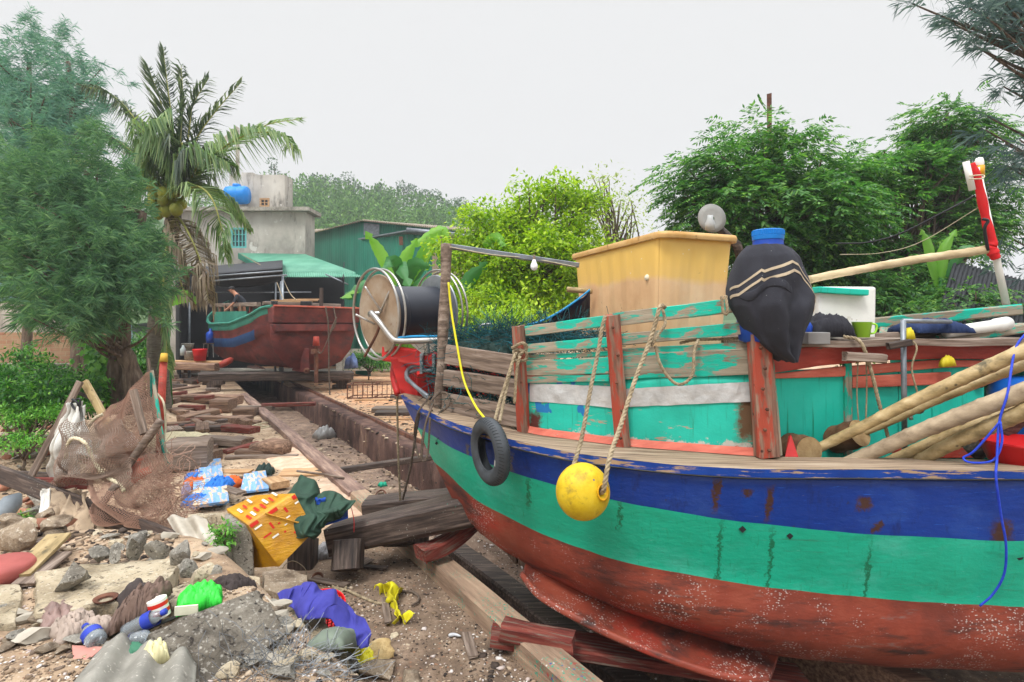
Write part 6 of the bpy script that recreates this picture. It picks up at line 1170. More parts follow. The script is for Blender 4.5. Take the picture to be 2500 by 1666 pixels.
# ================= vegetation =================
def nrm(a): return a/(np.linalg.norm(a, axis=-1, keepdims=True)+1e-9)
def quads(base, d, s, L_, Wd, bend=None):
    "leaf rhombi: base, direction, side"
    n = np.cross(d, s); m = base+d*L_[:, None]*.5
    V = np.stack([base, m+s*Wd[:, None]*.5, base+d*L_[:, None]+(bend if bend is not None else 0), m-s*Wd[:, None]*.5], 1).reshape(-1, 3)
    return V
def leafobj(name, V, m_, par, k=4):
    return mkobj(name, V, np.arange(len(V)).reshape(-1, k), m_, par, None, None, False)
def ell(c, r, n, r_, lo=.45):
    v = nrm(r_.normal(size=(n, 3))); return np.array(c)+v*np.array(r)*(r_.uniform(lo**3, 1, (n, 1))**(1/3))
def limbs(name, base, top, targets, r0, m_, par, seed=0):
    r2 = random.Random(seed); mb = MB(); base = Vector(base); top = Vector(top)
    pts = [base.lerp(top, i/8)+Vector((r2.gauss(0, .03), r2.gauss(0, .03), 0))*(i > 0) for i in range(9)]
    mb.tube(pts, [r0*(1-.55*i/8) for i in range(9)], 10)
    for t in targets:
        t = Vector(t); k = r2.uniform(.45, 1); a = pts[int(k*8)]; mid = a.lerp(t, .5)+Vector((r2.gauss(0, .1), r2.gauss(0, .1), r2.uniform(.0, .25)))*(t-a).length*.5
        c_ = cr([a, mid, t], 4); mb.tube(c_, [r0*.34*(1-i/len(c_))+.008 for i in range(len(c_))], 6)
    return mb.build(name, m_, par, smooth=True)
LM = {}
LM['neem'] = leafmat('neem_leaves', [(.15, C(40, 82, 42)), (.4, C(66, 120, 58)), (.62, C(98, 150, 72)), (.85, C(150, 188, 92))], .45, .42, 1.2)
LM['lime'] = leafmat('lime_leaves', [(.15, C(74, 116, 14)), (.4, C(136, 172, 22)), (.65, C(176, 204, 40)), (.85, C(204, 222, 74))], .4, .45, 1.2)
LM['shade'] = leafmat('shrub_leaves', [(.15, C(22, 74, 20)), (.45, C(52, 118, 34)), (.7, C(96, 156, 52)), (.9, C(150, 190, 80))], .35, .45, 1.5)
LM['vine'] = leafmat('vine_leaves', [(.2, C(48, 112, 34)), (.5, C(96, 164, 52)), (.8, C(142, 196, 84))], .35, .4, 2)
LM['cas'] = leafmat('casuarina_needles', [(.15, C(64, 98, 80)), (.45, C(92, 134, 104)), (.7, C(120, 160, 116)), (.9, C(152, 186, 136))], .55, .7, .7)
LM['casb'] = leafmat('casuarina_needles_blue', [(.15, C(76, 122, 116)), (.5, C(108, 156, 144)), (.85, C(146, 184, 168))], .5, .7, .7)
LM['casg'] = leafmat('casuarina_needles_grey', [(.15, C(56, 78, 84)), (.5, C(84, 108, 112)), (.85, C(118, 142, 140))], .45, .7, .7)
LM['palm'] = leafmat('palm_leaflets', [(.15, C(76, 108, 72)), (.45, C(116, 146, 98)), (.7, C(150, 172, 118)), (.9, C(182, 190, 134))], .4, .45, .8)
LM['palmdry'] = leafmat('dry_palm_leaflets', [(.2, C(112, 96, 84)), (.5, C(158, 142, 124)), (.85, C(192, 180, 158))], .2, .8, .8)
LM['palmdark'] = leafmat('dark_palm_leaflets', [(.2, C(62, 76, 72)), (.5, C(94, 110, 98)), (.85, C(138, 146, 122))], .35, .6, .8)
LM['ban'] = leafmat('banana_blade', [(.2, C(74, 138, 44)), (.5, C(116, 176, 62)), (.85, C(164, 206, 96))], .45, .35, 1.5)
LM['band'] = leafmat('banana_blade_dark', [(.2, C(30, 92, 48)), (.5, C(60, 124, 66)), (.85, C(96, 150, 86))], .35, .4, 1.5)
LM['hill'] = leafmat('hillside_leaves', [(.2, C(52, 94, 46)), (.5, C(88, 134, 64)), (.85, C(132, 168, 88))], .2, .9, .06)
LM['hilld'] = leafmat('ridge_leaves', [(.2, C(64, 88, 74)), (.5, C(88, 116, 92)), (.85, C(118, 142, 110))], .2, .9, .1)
def compound(P0, D, rL, ll, lw, r_, pairs=6, droop=.35):
    "pinnate leaves: array of bases P0 and directions D"
    n = len(P0); up = np.array([0, 0, 1.0]); s = nrm(np.cross(D, up)+r_.normal(size=(n, 3))*.25); out = []; L_ = rL*r_.uniform(.7, 1.2, n)
    for k in range(pairs):
        t = .25+.75*k/(pairs-1); b = P0+D*(L_*t)[:, None]-up*(droop*L_*t*t)[:, None]; sz = ll*(1-.35*abs(t-.55))*r_.uniform(.8, 1.15, n)
        for sg_ in (-1, 1):
            d = nrm(D*.55+s*sg_*.85-up*(.25+.3*t)+r_.normal(size=(n, 3))*.12); sd = nrm(np.cross(d, up+r_.normal(size=(n, 3))*.25)); out.append(quads(b, d, sd, sz, sz*lw))
    b = P0+D*L_[:, None]-up*(droop*L_)[:, None]; out.append(quads(b, nrm(D-up*.5), s, np.full(n, ll), np.full(n, ll*lw)))
    return np.concatenate(out)
def tree(name, label, blobs, base, top, seed, lm, nsub, per, rL, ll, lw, r0=.14, sub=.42, cat='tree', pairs=6, limb=.5, droop=.35, kind='compound', group=None, bark='bark', lo=.5):
    r_ = np.random.default_rng(seed); root = empty(name, base, label, cat, group); cl = []; tot = sum(b[3]*b[4] for b in blobs)
    for (px, py, Y, rx, ry) in blobs:
        c = P(px, py, Y); RX, RZ = rx/F*Y, ry/F*Y; cl.append(ell(c, (RX, RX*.8, RZ), max(3, int(nsub*rx*ry/tot)), r_, lo))
    cl = np.concatenate(cl); ctr = cl.mean(0); P0 = []; D = []
    for c in cl:
        n = int(per*r_.uniform(.5, 1.4)); sr = sub*r_.uniform(.6, 1.2); p = c+r_.normal(size=(n, 3))*np.array([sr, sr, sr*.42])*.6; out = nrm(c-ctr)*.5+nrm(p-c)+np.array([0, 0, .12]); P0.append(p); D.append(nrm(out*np.array([1, 1, .5])+r_.normal(size=(n, 3))*.25))
    P0 = np.concatenate(P0); D = np.concatenate(D)
    if kind == 'compound': V = compound(P0, D, rL, ll, lw, r_, pairs, droop)
    else:
        V = []
        for k in range(pairs):
            d = nrm(D+r_.normal(size=D.shape)*.8-np.array([0, 0, droop])); s = nrm(np.cross(d, np.array([0, 0, 1.0])+r_.normal(size=D.shape)*.3)); L_ = ll*r_.uniform(.6, 1.25, len(D)); V.append(quads(P0+r_.normal(size=D.shape)*rL*.5, d, s, L_, L_*lw))
        V = np.concatenate(V)
    leafobj('crown', V, lm, root); idx = r_.permutation(len(cl))[:int(len(cl)*limb)]
    limbs('trunk', base, top, [cl[i] for i in idx], r0, K[bark], root, seed); return root
# big pinnate-leaved trees on the right
tree('pinnate_tree', 'broad dark green tree with feathery leaves behind the tan tank and blue lidded barrel', [(1885, 358, 12.5, 95, 62), (1770, 420, 12, 120, 75), (1990, 440, 12, 110, 85), (1870, 500, 11.6, 190, 95), (1700, 500, 12, 70, 50), (2010, 560, 11.8, 130, 90), (1900, 620, 12, 150, 90), (2010, 710, 12, 130, 70), (1800, 560, 12.4, 100, 60), (2060, 430, 12.3, 60, 50)], P(1930, 1020, 12.5), P(1900, 560, 12.3), 21, LM['neem'], 245, 28, .36, .14, .34, limb=.4)
tree('pinnate_tree', 'dark green tree with dark bare forks showing, leaning toward the red wrapped mast', [(2170, 440, 13, 110, 70), (2120, 560, 13, 80, 80), (2290, 430, 13, 110, 60), (2380, 520, 13.2, 80, 90), (2200, 640, 12.6, 130, 70), (2330, 560, 13, 70, 60), (2150, 730, 12, 140, 60), (2280, 720, 11.8, 110, 50), (2400, 480, 13.4, 60, 80), (2100, 800, 11.8, 150, 45)], P(2180, 1010, 13), P(2210, 560, 13), 22, LM['neem'], 200, 26, .36, .14, .34, limb=.7)
tree('pinnate_tree', 'separate high tuft of green foliage on a thin stem above the right hand tree', [(2310, 300, 13.5, 78, 42), (2360, 340, 13.5, 70, 35), (2290, 345, 13.5, 50, 28)], P(2215, 1010, 13.6), P(2290, 390, 13.5), 23, LM['neem'], 36, 26, .36, .135, .34, r0=.09, limb=.8, sub=.34)
tree('lime_tree', 'bright yellow green tree behind the bow net and grey overhead beam', [(1220, 560, 13, 90, 80), (1340, 520, 13.2, 110, 80), (1160, 650, 12.6, 80, 60), (1300, 640, 12.2, 130, 90), (1260, 740, 12, 150, 60), (1420, 640, 13, 90, 80), (1150, 730, 12.4, 70, 50), (1400, 480, 13.6, 60, 40), (1110, 600, 13, 40, 20)], P(1290, 1010, 13), P(1300, 620, 13), 31, LM['lime'], 260, 30, .16, .12, .5, kind='plain', pairs=5, droop=.5, limb=.35, sub=.36)
tree('sparse_tree', 'thin pale green tree with bare twigs between the lime green tree and the tan tank', [(1500, 520, 16, 70, 70), (1540, 600, 16, 60, 50), (1450, 450, 16, 40, 30)], P(1500, 960, 16), P(1505, 580, 16), 32, leafmat('pale_leaves', [(.2, C(130, 152, 70)), (.8, C(190, 204, 130))], .4), 60, 9, .3, .12, .45, kind='plain', pairs=4, limb=1.0, r0=.1, sub=.5)
# ferny shrubs and undergrowth
def shrub(name, label, blobs, seed, lm, nsub, per, ll, lw=.34, sub=.22, cat='shrub', base=None, kind='plain', pairs=5, droop=.5, group=None):
    b = base or P(blobs[0][0], 781+CZ*F/blobs[0][2]*.97, blobs[0][2]); return tree(name, label, blobs, b, Vector(b)+Vector((0, 0, .5 if sub > .1 else .06)), seed, lm, nsub, per, ll*1.2, ll, lw, .03 if sub > .1 else .003, sub, cat, pairs, .3, droop, kind, group)
shrub('shrub', 'leafy green bush in front of the brick wall at the far left', [(70, 925, 10.5, 95, 45), (30, 960, 9.8, 80, 50), (175, 975, 10.2, 60, 35), (110, 970, 9.5, 110, 50), (60, 862, 11, 40, 15)], 41, LM['shade'], 150, 22, .11)
shrub('shrub', 'yellowish green low weeds in front of the leafy bush', [(60, 1010, 8.8, 110, 14), (150, 1000, 9, 70, 14), (40, 1075, 8, 50, 16)], 42, LM['vine'], 60, 14, .06, sub=.12)
shrub('shrub', 'yellow green undergrowth behind the bow pole right of the reel', [(1130, 790, 9.5, 50, 40), (1100, 720, 10.5, 40, 40), (1230, 780, 9.5, 80, 30)], 43, LM['lime'], 60, 20, .1)
shrub('shrub', 'dark green undergrowth between the far boat and the cable reel', [(900, 878, 23, 40, 14), (930, 888, 22.5, 26, 8), (860, 890, 23, 14, 5)], 44, LM['shade'], 60, 16, .12)
shrub('shrub', 'green undergrowth behind the coconut trunk', [(350, 860, 14.5, 40, 60), (330, 900, 14, 30, 40)], 45, LM['shade'], 50, 18, .12)
shrub('shrub', 'ferny green shrub below the netted roof at the right', [(2370, 735, 10, 70, 36), (2300, 760, 9.6, 60, 25)], 46, LM['neem'], 30, 18, .1, kind='compound', sub=.3)
for k, (px, py, lb) in enumerate(((548, 1325, 'small green weed growing against the upright concrete slab'), (52, 1270, 'small green sprig beside the grey pipe end'))):
    c = GP(px, py); z_ = (c-Vector((0, 0, 0))); Y = 4.9 if k == 0 else c.y-.2; shrub('weed', lb, [(px, py-(20 if k == 0 else 0), Y, 14+8*(k == 0), 26 if k == 0 else 8)], 50+k, LM['vine'], 16, 7, .05, sub=.05, cat='weed', base=P(px, py+(30 if k == 0 else 8), Y))
# creeper on the tree trunk
def vine():
    r_ = np.random.default_rng(61); root = empty('creeper', P(262, 1000, 10.6), 'heart leaved green creeper hanging on the left of the casuarina trunk', 'vine'); n = 1500; px = 250+r_.normal(size=n)*16; py = r_.uniform(825, 990, n); px += (py-825)*.05-6
    Pp = np.array([list(P(a, b, 10.5+.25*c)) for a, b, c in zip(px, py, r_.normal(size=n))]); D = nrm(np.stack([r_.normal(size=n)*.5, -np.abs(r_.normal(size=n))*.6-.2, -np.abs(r_.normal(size=n))-.5], 1)); s = nrm(np.cross(D, np.array([0, -1.0, .2])+r_.normal(size=(n, 3))*.3)); L_ = r_.uniform(.06, .15, n)
    leafobj('leaves', quads(Pp, D, s, L_, L_*.8), LM['vine'], root); MB().tube([P(255, 1000, 10.6), P(250, 900, 10.6), P(262, 820, 10.6)], .02, 6).build('stem', K['bark'], root)
    return root
vine()
# casuarinas: twigs carrying bundles of fine needles
def casuarina(name, label, blobs, trunks, seed, lm, nb, need, nl, wd=.006, updir=.3, cat='tree', limb=.5, spires=()):
    r_ = np.random.default_rng(seed); b0 = trunks[0][0]; root = empty(name, b0, label, cat); tot = sum(b[3]*b[4] for b in blobs); cl = []
    for (px, py, Y, rx, ry) in blobs:
        c = P(px, py, Y); q_n = max(4, int(nb*rx*ry/tot)); sc_ = ell(c, (rx/F*Y, rx/F*Y*.8, ry/F*Y), max(3, q_n//14), r_, .35); cl.append(sc_[r_.integers(0, len(sc_), q_n)]+r_.normal(size=(q_n, 3))*np.array([.26, .26, .17])*(Y/9.5))
    cl = np.concatenate(cl); ctr = cl.mean(0)*[1, 1, 1]; ctr[2] -= .8; tips = []; dirs = []
    for (a, b, n, sp_) in spires:
        for t in np.linspace(0, 1, n): tips.append(np.array(a)*(1-t)+np.array(b)*t+r_.normal(size=3)*sp_*(1-t*.85)); dirs.append(nrm(np.array([r_.normal()*.35, r_.normal()*.35, 1.0])))
    P0 = cl; D0 = nrm(nrm(cl-ctr)+np.array([0, 0, updir])+r_.normal(size=cl.shape)*.35)
    if tips: P0 = np.concatenate([P0, np.array(tips)]); D0 = np.concatenate([D0, np.array(dirs)])
    n = len(P0); V = []; tw = []
    tl = r_.uniform(.4, 1.0, n)*nl*2.2
    for k in range(need):
        t = r_.random(n)**.8; base = P0+D0*(tl*(t-.3))[:, None]; base[:, 2] -= (t**2*.12*tl)
        d = nrm(D0*r_.uniform(.1, 1.1, (n, 1))+r_.normal(size=(n, 3))*.62-np.array([0, 0, .12])); L_ = nl*r_.uniform(.5, 1.15, n); s = nrm(np.cross(d, r_.normal(size=(n, 3)))); m = base+d*(L_*.55)[:, None]; m[:, 2] -= L_*.03
        tip = base+d*L_[:, None]; tip[:, 2] -= L_*r_.uniform(.08, .35, n); V.append(np.stack([base-s*wd/2, base+s*wd/2, m+s*wd/2, tip], 1).reshape(-1, 3))
    leafobj('foliage', np.concatenate(V), lm, root)
    mb = MB(); idx = r_.permutation(len(cl))[:int(len(cl)*limb)]
    for ti, tr_ in enumerate(trunks):
        pts = cr([Vector(p) for p in tr_[:-1]], 6); r0 = tr_[-1]; mb.tube([p+mnoise.noise_vector(p*2)*.03 for p in pts], [r0*(1-.7*i/len(pts))*(1+.12*math.sin(i*1.7)) for i in range(len(pts))], 12)
        for i in idx[ti::len(trunks)]:
            t = Vector(cl[i]); k = min(range(len(pts)), key=lambda q: abs(pts[q].z+.5-t.z)+.2*abs(pts[q].x-t.x)); a = pts[k]; c_ = cr([a, a.lerp(t, .5)+Vector((0, 0, -.1)), t], 3); mb.tube(c_, [.028*(1-j/len(c_))+.005 for j in range(len(c_))], 5)
    mb.build('trunk', K['bark'], root, smooth=True); return root
casuarina('casuarina', 'wide soft green casuarina filling the left edge, its leaning trunk wrapped by creeper', [(180, 470, 9.6, 90, 60), (90, 600, 9.4, 80, 80), (230, 600, 9.2, 80, 90), (150, 730, 9, 90, 45), (285, 590, 9.8, 35, 60), (275, 720, 9, 50, 50), (40, 540, 9.6, 40, 60), (30, 650, 9.4, 40, 40), (100, 450, 9.8, 60, 35), (205, 770, 8.9, 50, 18), (310, 680, 9.4, 26, 50)],
    [[P(292, 1010, 10.2), P(290, 880, 10.2), P(280, 780, 10), P(240, 620, 9.8), P(215, 420, 9.8), .2], [P(335, 1010, 10), P(318, 900, 10), P(300, 820, 9.9), P(330, 640, 9.8), P(350, 520, 9.8), .17]], 71, LM['cas'], 1750, 46, .19, .0032, updir=.15, limb=.1,
    spires=((P(215, 420, 9.6), P(225, 320, 9.6), 40, .3), (P(290, 500, 9.4), P(318, 420, 9.4), 36, .25), (P(120, 420, 9.7), P(110, 350, 9.7), 36, .3), (P(340, 640, 9.5), P(385, 580, 9.5), 30, .2), (P(30, 500, 9.6), P(20, 420, 9.6), 24, .25)))
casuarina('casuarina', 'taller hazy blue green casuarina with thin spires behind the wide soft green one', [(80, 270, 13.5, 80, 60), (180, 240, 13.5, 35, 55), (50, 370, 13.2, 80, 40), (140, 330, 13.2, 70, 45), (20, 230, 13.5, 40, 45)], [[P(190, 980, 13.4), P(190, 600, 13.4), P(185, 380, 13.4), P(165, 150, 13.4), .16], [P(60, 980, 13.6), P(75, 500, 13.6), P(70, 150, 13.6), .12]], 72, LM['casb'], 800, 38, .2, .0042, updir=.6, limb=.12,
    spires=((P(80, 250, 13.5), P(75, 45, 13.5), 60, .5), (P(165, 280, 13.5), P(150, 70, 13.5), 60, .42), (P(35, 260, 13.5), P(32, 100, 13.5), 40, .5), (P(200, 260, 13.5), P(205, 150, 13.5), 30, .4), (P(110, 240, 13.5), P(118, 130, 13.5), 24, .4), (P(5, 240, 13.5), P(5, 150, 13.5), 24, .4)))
casuarina('casuarina', 'dark drooping casuarina branch reaching in at the top right corner', [(2430, 10, 7, 60, 18), (2400, 45, 7, 40, 16), (2495, 80, 7, 25, 50), (2475, 330, 7.4, 18, 25), (2500, 380, 7.4, 18, 45), (2515, 620, 7.8, 10, 45), (2560, 190, 7.3, 25, 110), (2320, 8, 7, 15, 8)], [[P(2700, 1050, 7.6), P(2690, 500, 7.5), P(2640, 200, 7.3), P(2480, -30, 7), .1]], 73, LM['casg'], 190, 32, .22, .0016, updir=-.3, limb=.4)
# coconut palm
palm = empty('coconut_palm', P(392, 990, 12), 'coconut palm with a ragged crown and a bunch of yellow green nuts', 'palm'); pc = P(432, 500, 12)
MB().tube([p+mnoise.noise_vector(p)*.02 for p in cr([P(392, 1000, 12), P(385, 860, 12), P(392, 700, 12), P(412, 590, 12), P(425, 520, 12)], 8)], [(.21-.0022*i)*(1+.05*(i % 2)) for i in range(33)], 14).build('trunk', K['bark_palm'], palm, smooth=False)
def frond(px_pts, lm, ln, seed, dens=46, side=1.0, ragged=.0, hang=.6, wd=.045):
    r_ = np.random.default_rng(seed); ctrl = [P(*q) for q in px_pts]; c_ = cr(ctrl, 14); A = np.array([list(p) for p in c_]); L_ = np.r_[0, np.cumsum(np.linalg.norm(np.diff(A, axis=0), axis=1))]; ts = np.linspace(.12, 1, dens)*L_[-1]
    B = np.stack([np.interp(ts, L_, A[:, k]) for k in range(3)], 1); T = np.gradient(B, axis=0); T = nrm(T); up = np.array([0, 0, 1.0]); S_ = nrm(np.cross(T, up)+np.array([1e-4, .35, 0])); V = []
    for sg_ in (-1, 1):
        keep = r_.random(dens) > ragged; b = B[keep]; t = T[keep]; s = S_[keep]*sg_; n = len(b); f = ts[keep]/L_[-1]; l = ln*np.sin(np.clip(f*2.6+.35, 0, 3.0))**.6*r_.uniform(.75, 1.1, n); d1 = nrm(s*.8+t*.55+up*.05+r_.normal(size=(n, 3))*.07); d2 = nrm(d1*(1-hang)+t*.3-up*hang*1.2+r_.normal(size=(n, 3))*.07)
        w = np.cross(d1, s); w = nrm(np.cross(d1, up)+.3*r_.normal(size=(n, 3)))*wd/2; m = b+d1*(l*.45)[:, None]; e_ = m+d2*(l*.6)[:, None]
        for (p0, p1, w0, w1) in ((b, m, w*.6, w), (m, e_, w, w*.1)): V.append(np.stack([p0-w0, p0+w0, p1+w1, p1-w1], 1).reshape(-1, 3))
    o = leafobj('frond', np.concatenate(V), lm, palm); MB().tube(c_, [.03*(1-.85*i/len(c_)) for i in range(len(c_))], 6).build('rachis', mat('frond_rib', [(.3, C(130, 132, 72)), (.7, C(170, 168, 100))], 5), o, smooth=True)
Pm, Pk, Pd = LM['palm'], LM['palmdark'], LM['palmdry']
for k, (pts, lm, ln, rg_, hg) in enumerate((([(440, 500, 12), (500, 400, 11.8), (600, 330, 11.6), (690, 330, 11.5), (715, 368, 11.5)], Pm, .9, 0, .75), ([(440, 490, 12.2), (520, 390, 12.4), (640, 310, 12.6), (738, 290, 12.8)], Pm, .55, .55, .3),
    ([(440, 500, 12), (472, 455, 11.4), (515, 482, 11.1), (542, 560, 11), (550, 625, 11)], Pm, .75, 0, .55), ([(435, 480, 12), (470, 450, 12.4), (550, 480, 12.8), (612, 560, 13)], Pm, .5, .1, .8),
    ([(425, 480, 12), (410, 360, 12), (395, 260, 12), (360, 160, 12)], Pk, .6, .35, .2), ([(430, 480, 12), (425, 340, 12.1), (410, 220, 12.2), (398, 118, 12.2)], Pk, .5, .25, .1), ([(432, 480, 12), (440, 330, 11.9), (445, 230, 11.8), (442, 160, 11.8)], Pk, .7, .2, .5), ([(436, 480, 12), (475, 350, 12), (520, 280, 12), (590, 200, 12)], Pk, .5, .4, .4), ([(436, 480, 12), (460, 330, 12.3), (470, 260, 12.3), (510, 190, 12.3)], Pk, .6, .3, .4),
    ([(425, 480, 12), (390, 380, 11.5), (360, 330, 11.2), (400, 300, 11.2)], Pm, 1.0, .0, .9), ([(425, 490, 12), (400, 320, 11.7), (385, 300, 11.5), (340, 420, 11.3)], Pm, 1.0, 0, .7), ([(425, 490, 12), (340, 310, 12), (270, 230, 12), (200, 210, 12)], Pk, .7, .15, .8), ([(420, 490, 12), (330, 380, 12.2), (260, 330, 12.3), (200, 320, 12.3)], Pk, .6, .2, .8), ([(430, 480, 12), (430, 400, 11.5), (445, 350, 11.3), (440, 440, 11.2)], Pk, .8, .1, .8),
    ([(420, 500, 12), (300, 420, 12), (120, 390, 11.8), (10, 440, 11.8)], Pm, .6, .3, .7), ([(425, 520, 12), (455, 560, 11.6), (490, 640, 11.4), (510, 740, 11.4)], Pd, .8, 0, .9), ([(425, 520, 12), (440, 560, 11.7), (480, 620, 11.5), (495, 720, 11.5)], Pd, .7, .1, .9), ([(425, 520, 12), (420, 600, 11.6), (445, 700, 11.4), (470, 740, 11.4)], Pd, .6, .2, .9),
    ([(410, 560, 11.8), (400, 690, 11.3), (405, 820, 11.1), (408, 900, 11.1)], Pm, .65, .0, .4), ([(415, 540, 12), (395, 700, 11.6), (380, 800, 11.4)], Pd, .5, .3, .8), ([(430, 480, 12.4), (470, 380, 12.8), (540, 350, 13)], Pk, .8, .1, .7), ([(430, 490, 12), (385, 440, 12.4), (330, 450, 12.6), (290, 520, 12.6)], Pm, .9, .1, .8), ([(430, 470, 12), (470, 430, 11.6), (500, 380, 11.4), (560, 400, 11.3)], Pm, 1.0, .0, .9))):
    frond(pts, lm, ln, 80+k, 110, 1, rg_*.8, hg, .036)
r2 = random.Random(4); V, Fc = ICO[2]
K['coco'] = mat('coconut_husk', [(.3, C(122, 128, 50)), (.6, C(164, 166, 70)), (.8, C(176, 156, 80))], 4, rough=.5, bump=.1, rnd=.3)
for i, (px, py) in enumerate(((370, 457), (381, 475), (374, 485), (398, 490), (420, 470), (417, 500), (430, 512), (405, 515), (388, 508), (368, 500), (385, 522), (443, 498), (398, 470))):
    s_ = r2.uniform(.105, .13); c = P(px, py, 11.55+.1*(i % 3)); o = MB().add([c+Vector((v[0]*s_, v[1]*s_, v[2]*s_*1.15)) for v in V], [tuple(f) for f in Fc]).build('coconut', K['coco'], palm, smooth=True)
# banana plants
def bleaf(par, a, m_, b, wd, lm, seed, name='leaf'):
    c_ = cr([P(*a), P(*m_), P(*b)], 12); n = len(c_); r_ = random.Random(seed); mb = MB(); rr = Vector((r_.gauss(0, .3), -1, r_.gauss(0, .3)+.3)).normalized()
    V = []; 
    for i, p in enumerate(c_):
        t = (c_[min(i+1, n-1)]-c_[max(i-1, 0)]).normalized(); s = t.cross(rr).normalized(); f = i/(n-1); w = wd*(math.sin(min(1, f*1.15+.02)*math.pi)**.45 if f < .87 else max(.02, 1-(f-.87)/.14)*.8)
        nn2 = s.cross(t)
        for q in (-1, -.5, 0, .5, 1): V.append(p+s*w*q+nn2*(-abs(q)*w*.5)+Vector((0, 0, -.03*abs(q)*math.sin(i*2.1)*w*4)))
    mb.add(V, [(i*5+j, i*5+j+1, (i+1)*5+j+1, (i+1)*5+j) for i in range(n-1) for j in range(4)]); o = mb.build(name, lm, par, smooth=True); return o
bn_ = empty('banana_plant', P(985, 880, 16), 'banana plant with bright upright leaves in front of the lower green shed', 'plant'); B_, BD = LM['ban'], LM['band']
for k, (a, m_, b, w, lm) in enumerate((((965, 700, 16), (930, 620, 16), (892, 565, 15.8), .17, B_), ((985, 690, 16), (990, 630, 16), (1018, 583, 16), .18, B_), ((1000, 700, 16), (1040, 620, 15.8), (1068, 568, 15.6), .2, B_), ((1010, 690, 16), (1060, 590, 16), (1078, 660, 15.8), .16, BD), ((1010, 600, 16.4), (1075, 560, 16.4), (1095, 600, 16.4), .18, B_), ((980, 700, 16), (960, 640, 15.6), (930, 660, 15.2), .2, BD), ((990, 700, 16), (1010, 650, 15.6), (1050, 650, 15.2), .2, BD), ((985, 700, 16), (975, 650, 15.6), (1000, 700, 15), .2, BD), ((1000, 700, 16), (1030, 680, 15.6), (1060, 720, 15.4), .2, BD), ((960, 720, 16), (900, 690, 15), (835, 730, 14.6), .22, BD), ((960, 730, 16), (890, 700, 15.2), (830, 728, 14.2), .2, B_), ((970, 700, 16), (960, 740, 15.8), (985, 780, 15.8), .14, BD))): bleaf(bn_, a, m_, b, w, lm, k)
for px in (975, 990, 1003): MB().tube([P(px, 900, 16), P(px+3, 700, 16)], [.13, .06], 10).build('stem', LM['ban'], bn_, smooth=True)
b2 = empty('banana_plant', P(1130, 900, 13.5), 'darker banana plant half hidden by the lime green tree right of the bow pole', 'plant')
for k, (a, m_, b, w, lm) in enumerate((((1130, 780, 11.6), (1145, 690, 11.6), (1190, 640, 11.5), .16, BD), ((1130, 780, 11.6), (1120, 720, 11.6), (1100, 680, 11.5), .16, BD), ((1250, 760, 11.5), (1215, 730, 11.3), (1190, 760, 11.2), .16, BD), ((1180, 600, 12), (1215, 585, 11.8), (1235, 600, 11.7), .14, B_))): bleaf(b2, a, m_, b, w, lm, 20+k)
MB().tube([P(1130, 1000, 11.6), P(1132, 770, 11.6)], [.12, .06], 10).build('stem', BD, b2, smooth=True)
b3 = empty('banana_plant', P(430, 960, 14), 'banana plant with one broad bright leaf right of the palm trunk', 'plant')
for k, (a, m_, b, w, lm) in enumerate((((405, 740, 12.8), (440, 722, 12.6), (487, 735, 12.4), .16, B_), ((410, 790, 13), (400, 740, 13), (430, 700, 13), .12, B_), ((400, 780, 13), (370, 720, 13), (350, 740, 13), .14, BD))): bleaf(b3, a, m_, b, w, lm, 30+k)
MB().tube([P(408, 990, 13), P(405, 740, 13)], [.12, .05], 10).build('stem', BD, b3, smooth=True)
b4 = empty('banana_plant', P(2280, 900, 11.5), 'banana plant with torn leaves behind the bamboo boom', 'plant')
for k, (a, m_, b, w, lm) in enumerate((((2300, 680, 11), (2305, 610, 11), (2335, 560, 11), .1, B_), ((2290, 700, 11), (2270, 600, 11), (2250, 560, 11), .1, B_), ((2310, 690, 11), (2360, 610, 10.8), (2430, 632, 10.6), .1, BD))): bleaf(b4, a, m_, b, w, lm, 40+k)
MB().tube([P(2290, 1000, 11), P(2300, 680, 11)], [.12, .05], 10).build('stem', BD, b4, smooth=True)
# ---- wooded hill ----
RX_ = [-900, 400, 590, 690, 760, 850, 930, 1010, 1090, 1180, 1320, 1500, 1700, 2600]; RY_ = [560, 500, 470, 462, 465, 478, 492, 498, 520, 560, 650, 740, 770, 781]
def hz_(px, f):    # f 0 front foot .. 1 ridge
    Y = 62+40*f; zt_ = CZ-(np.interp(px, RX_, RY_)-HOR)/F*102; z0 = 2.0; return Y, z0+(zt_-z0)*(f**.9)
mb = MB(); 
def hf(a, b):
    px = -900+3500*a; Y, z = hz_(px, min(1, b*1.25)); Y = 62+60*b; 
    if b > .8: z = z-(b-.8)*20
    return Vector(((px-1250)/F*Y, Y, z+.8*mnoise.noise(Vector((a*40, b*9, 0)))))
mb.grid(hf, 160, 24); hl = mb.build('hill', mat('hill_ground', [(.3, C(54, 78, 46)), (.7, C(86, 108, 68))], .2), smooth=True, loc=(0, 62, 0)); tag(hl, kind='structure')
r_ = np.random.default_rng(99); V = []
def crown(px, f, rad, n, squash=1.1, zoff=0, leaf=.55):
    Y, z = hz_(px, f); c = np.array([(px-1250)/F*Y, Y, float(z)+rad*.8+zoff]); p = ell(c, (rad, rad, rad*squash), n, r_, .6); d = nrm(nrm(p-c)+r_.normal(size=p.shape)*.6); s = nrm(np.cross(d, np.array([0, 0, 1.0])+.4*r_.normal(size=p.shape))); L_ = leaf*r_.uniform(.5, 1.3, n); return quads(p, d, s, L_, L_*.6)
for k in range(1500):
    f = r_.random()**.8; px = r_.uniform(620, 1330) if k < 1300 else r_.uniform(-100, 620); V.append(crown(px, f, r_.uniform(.9, 2.0), 55))
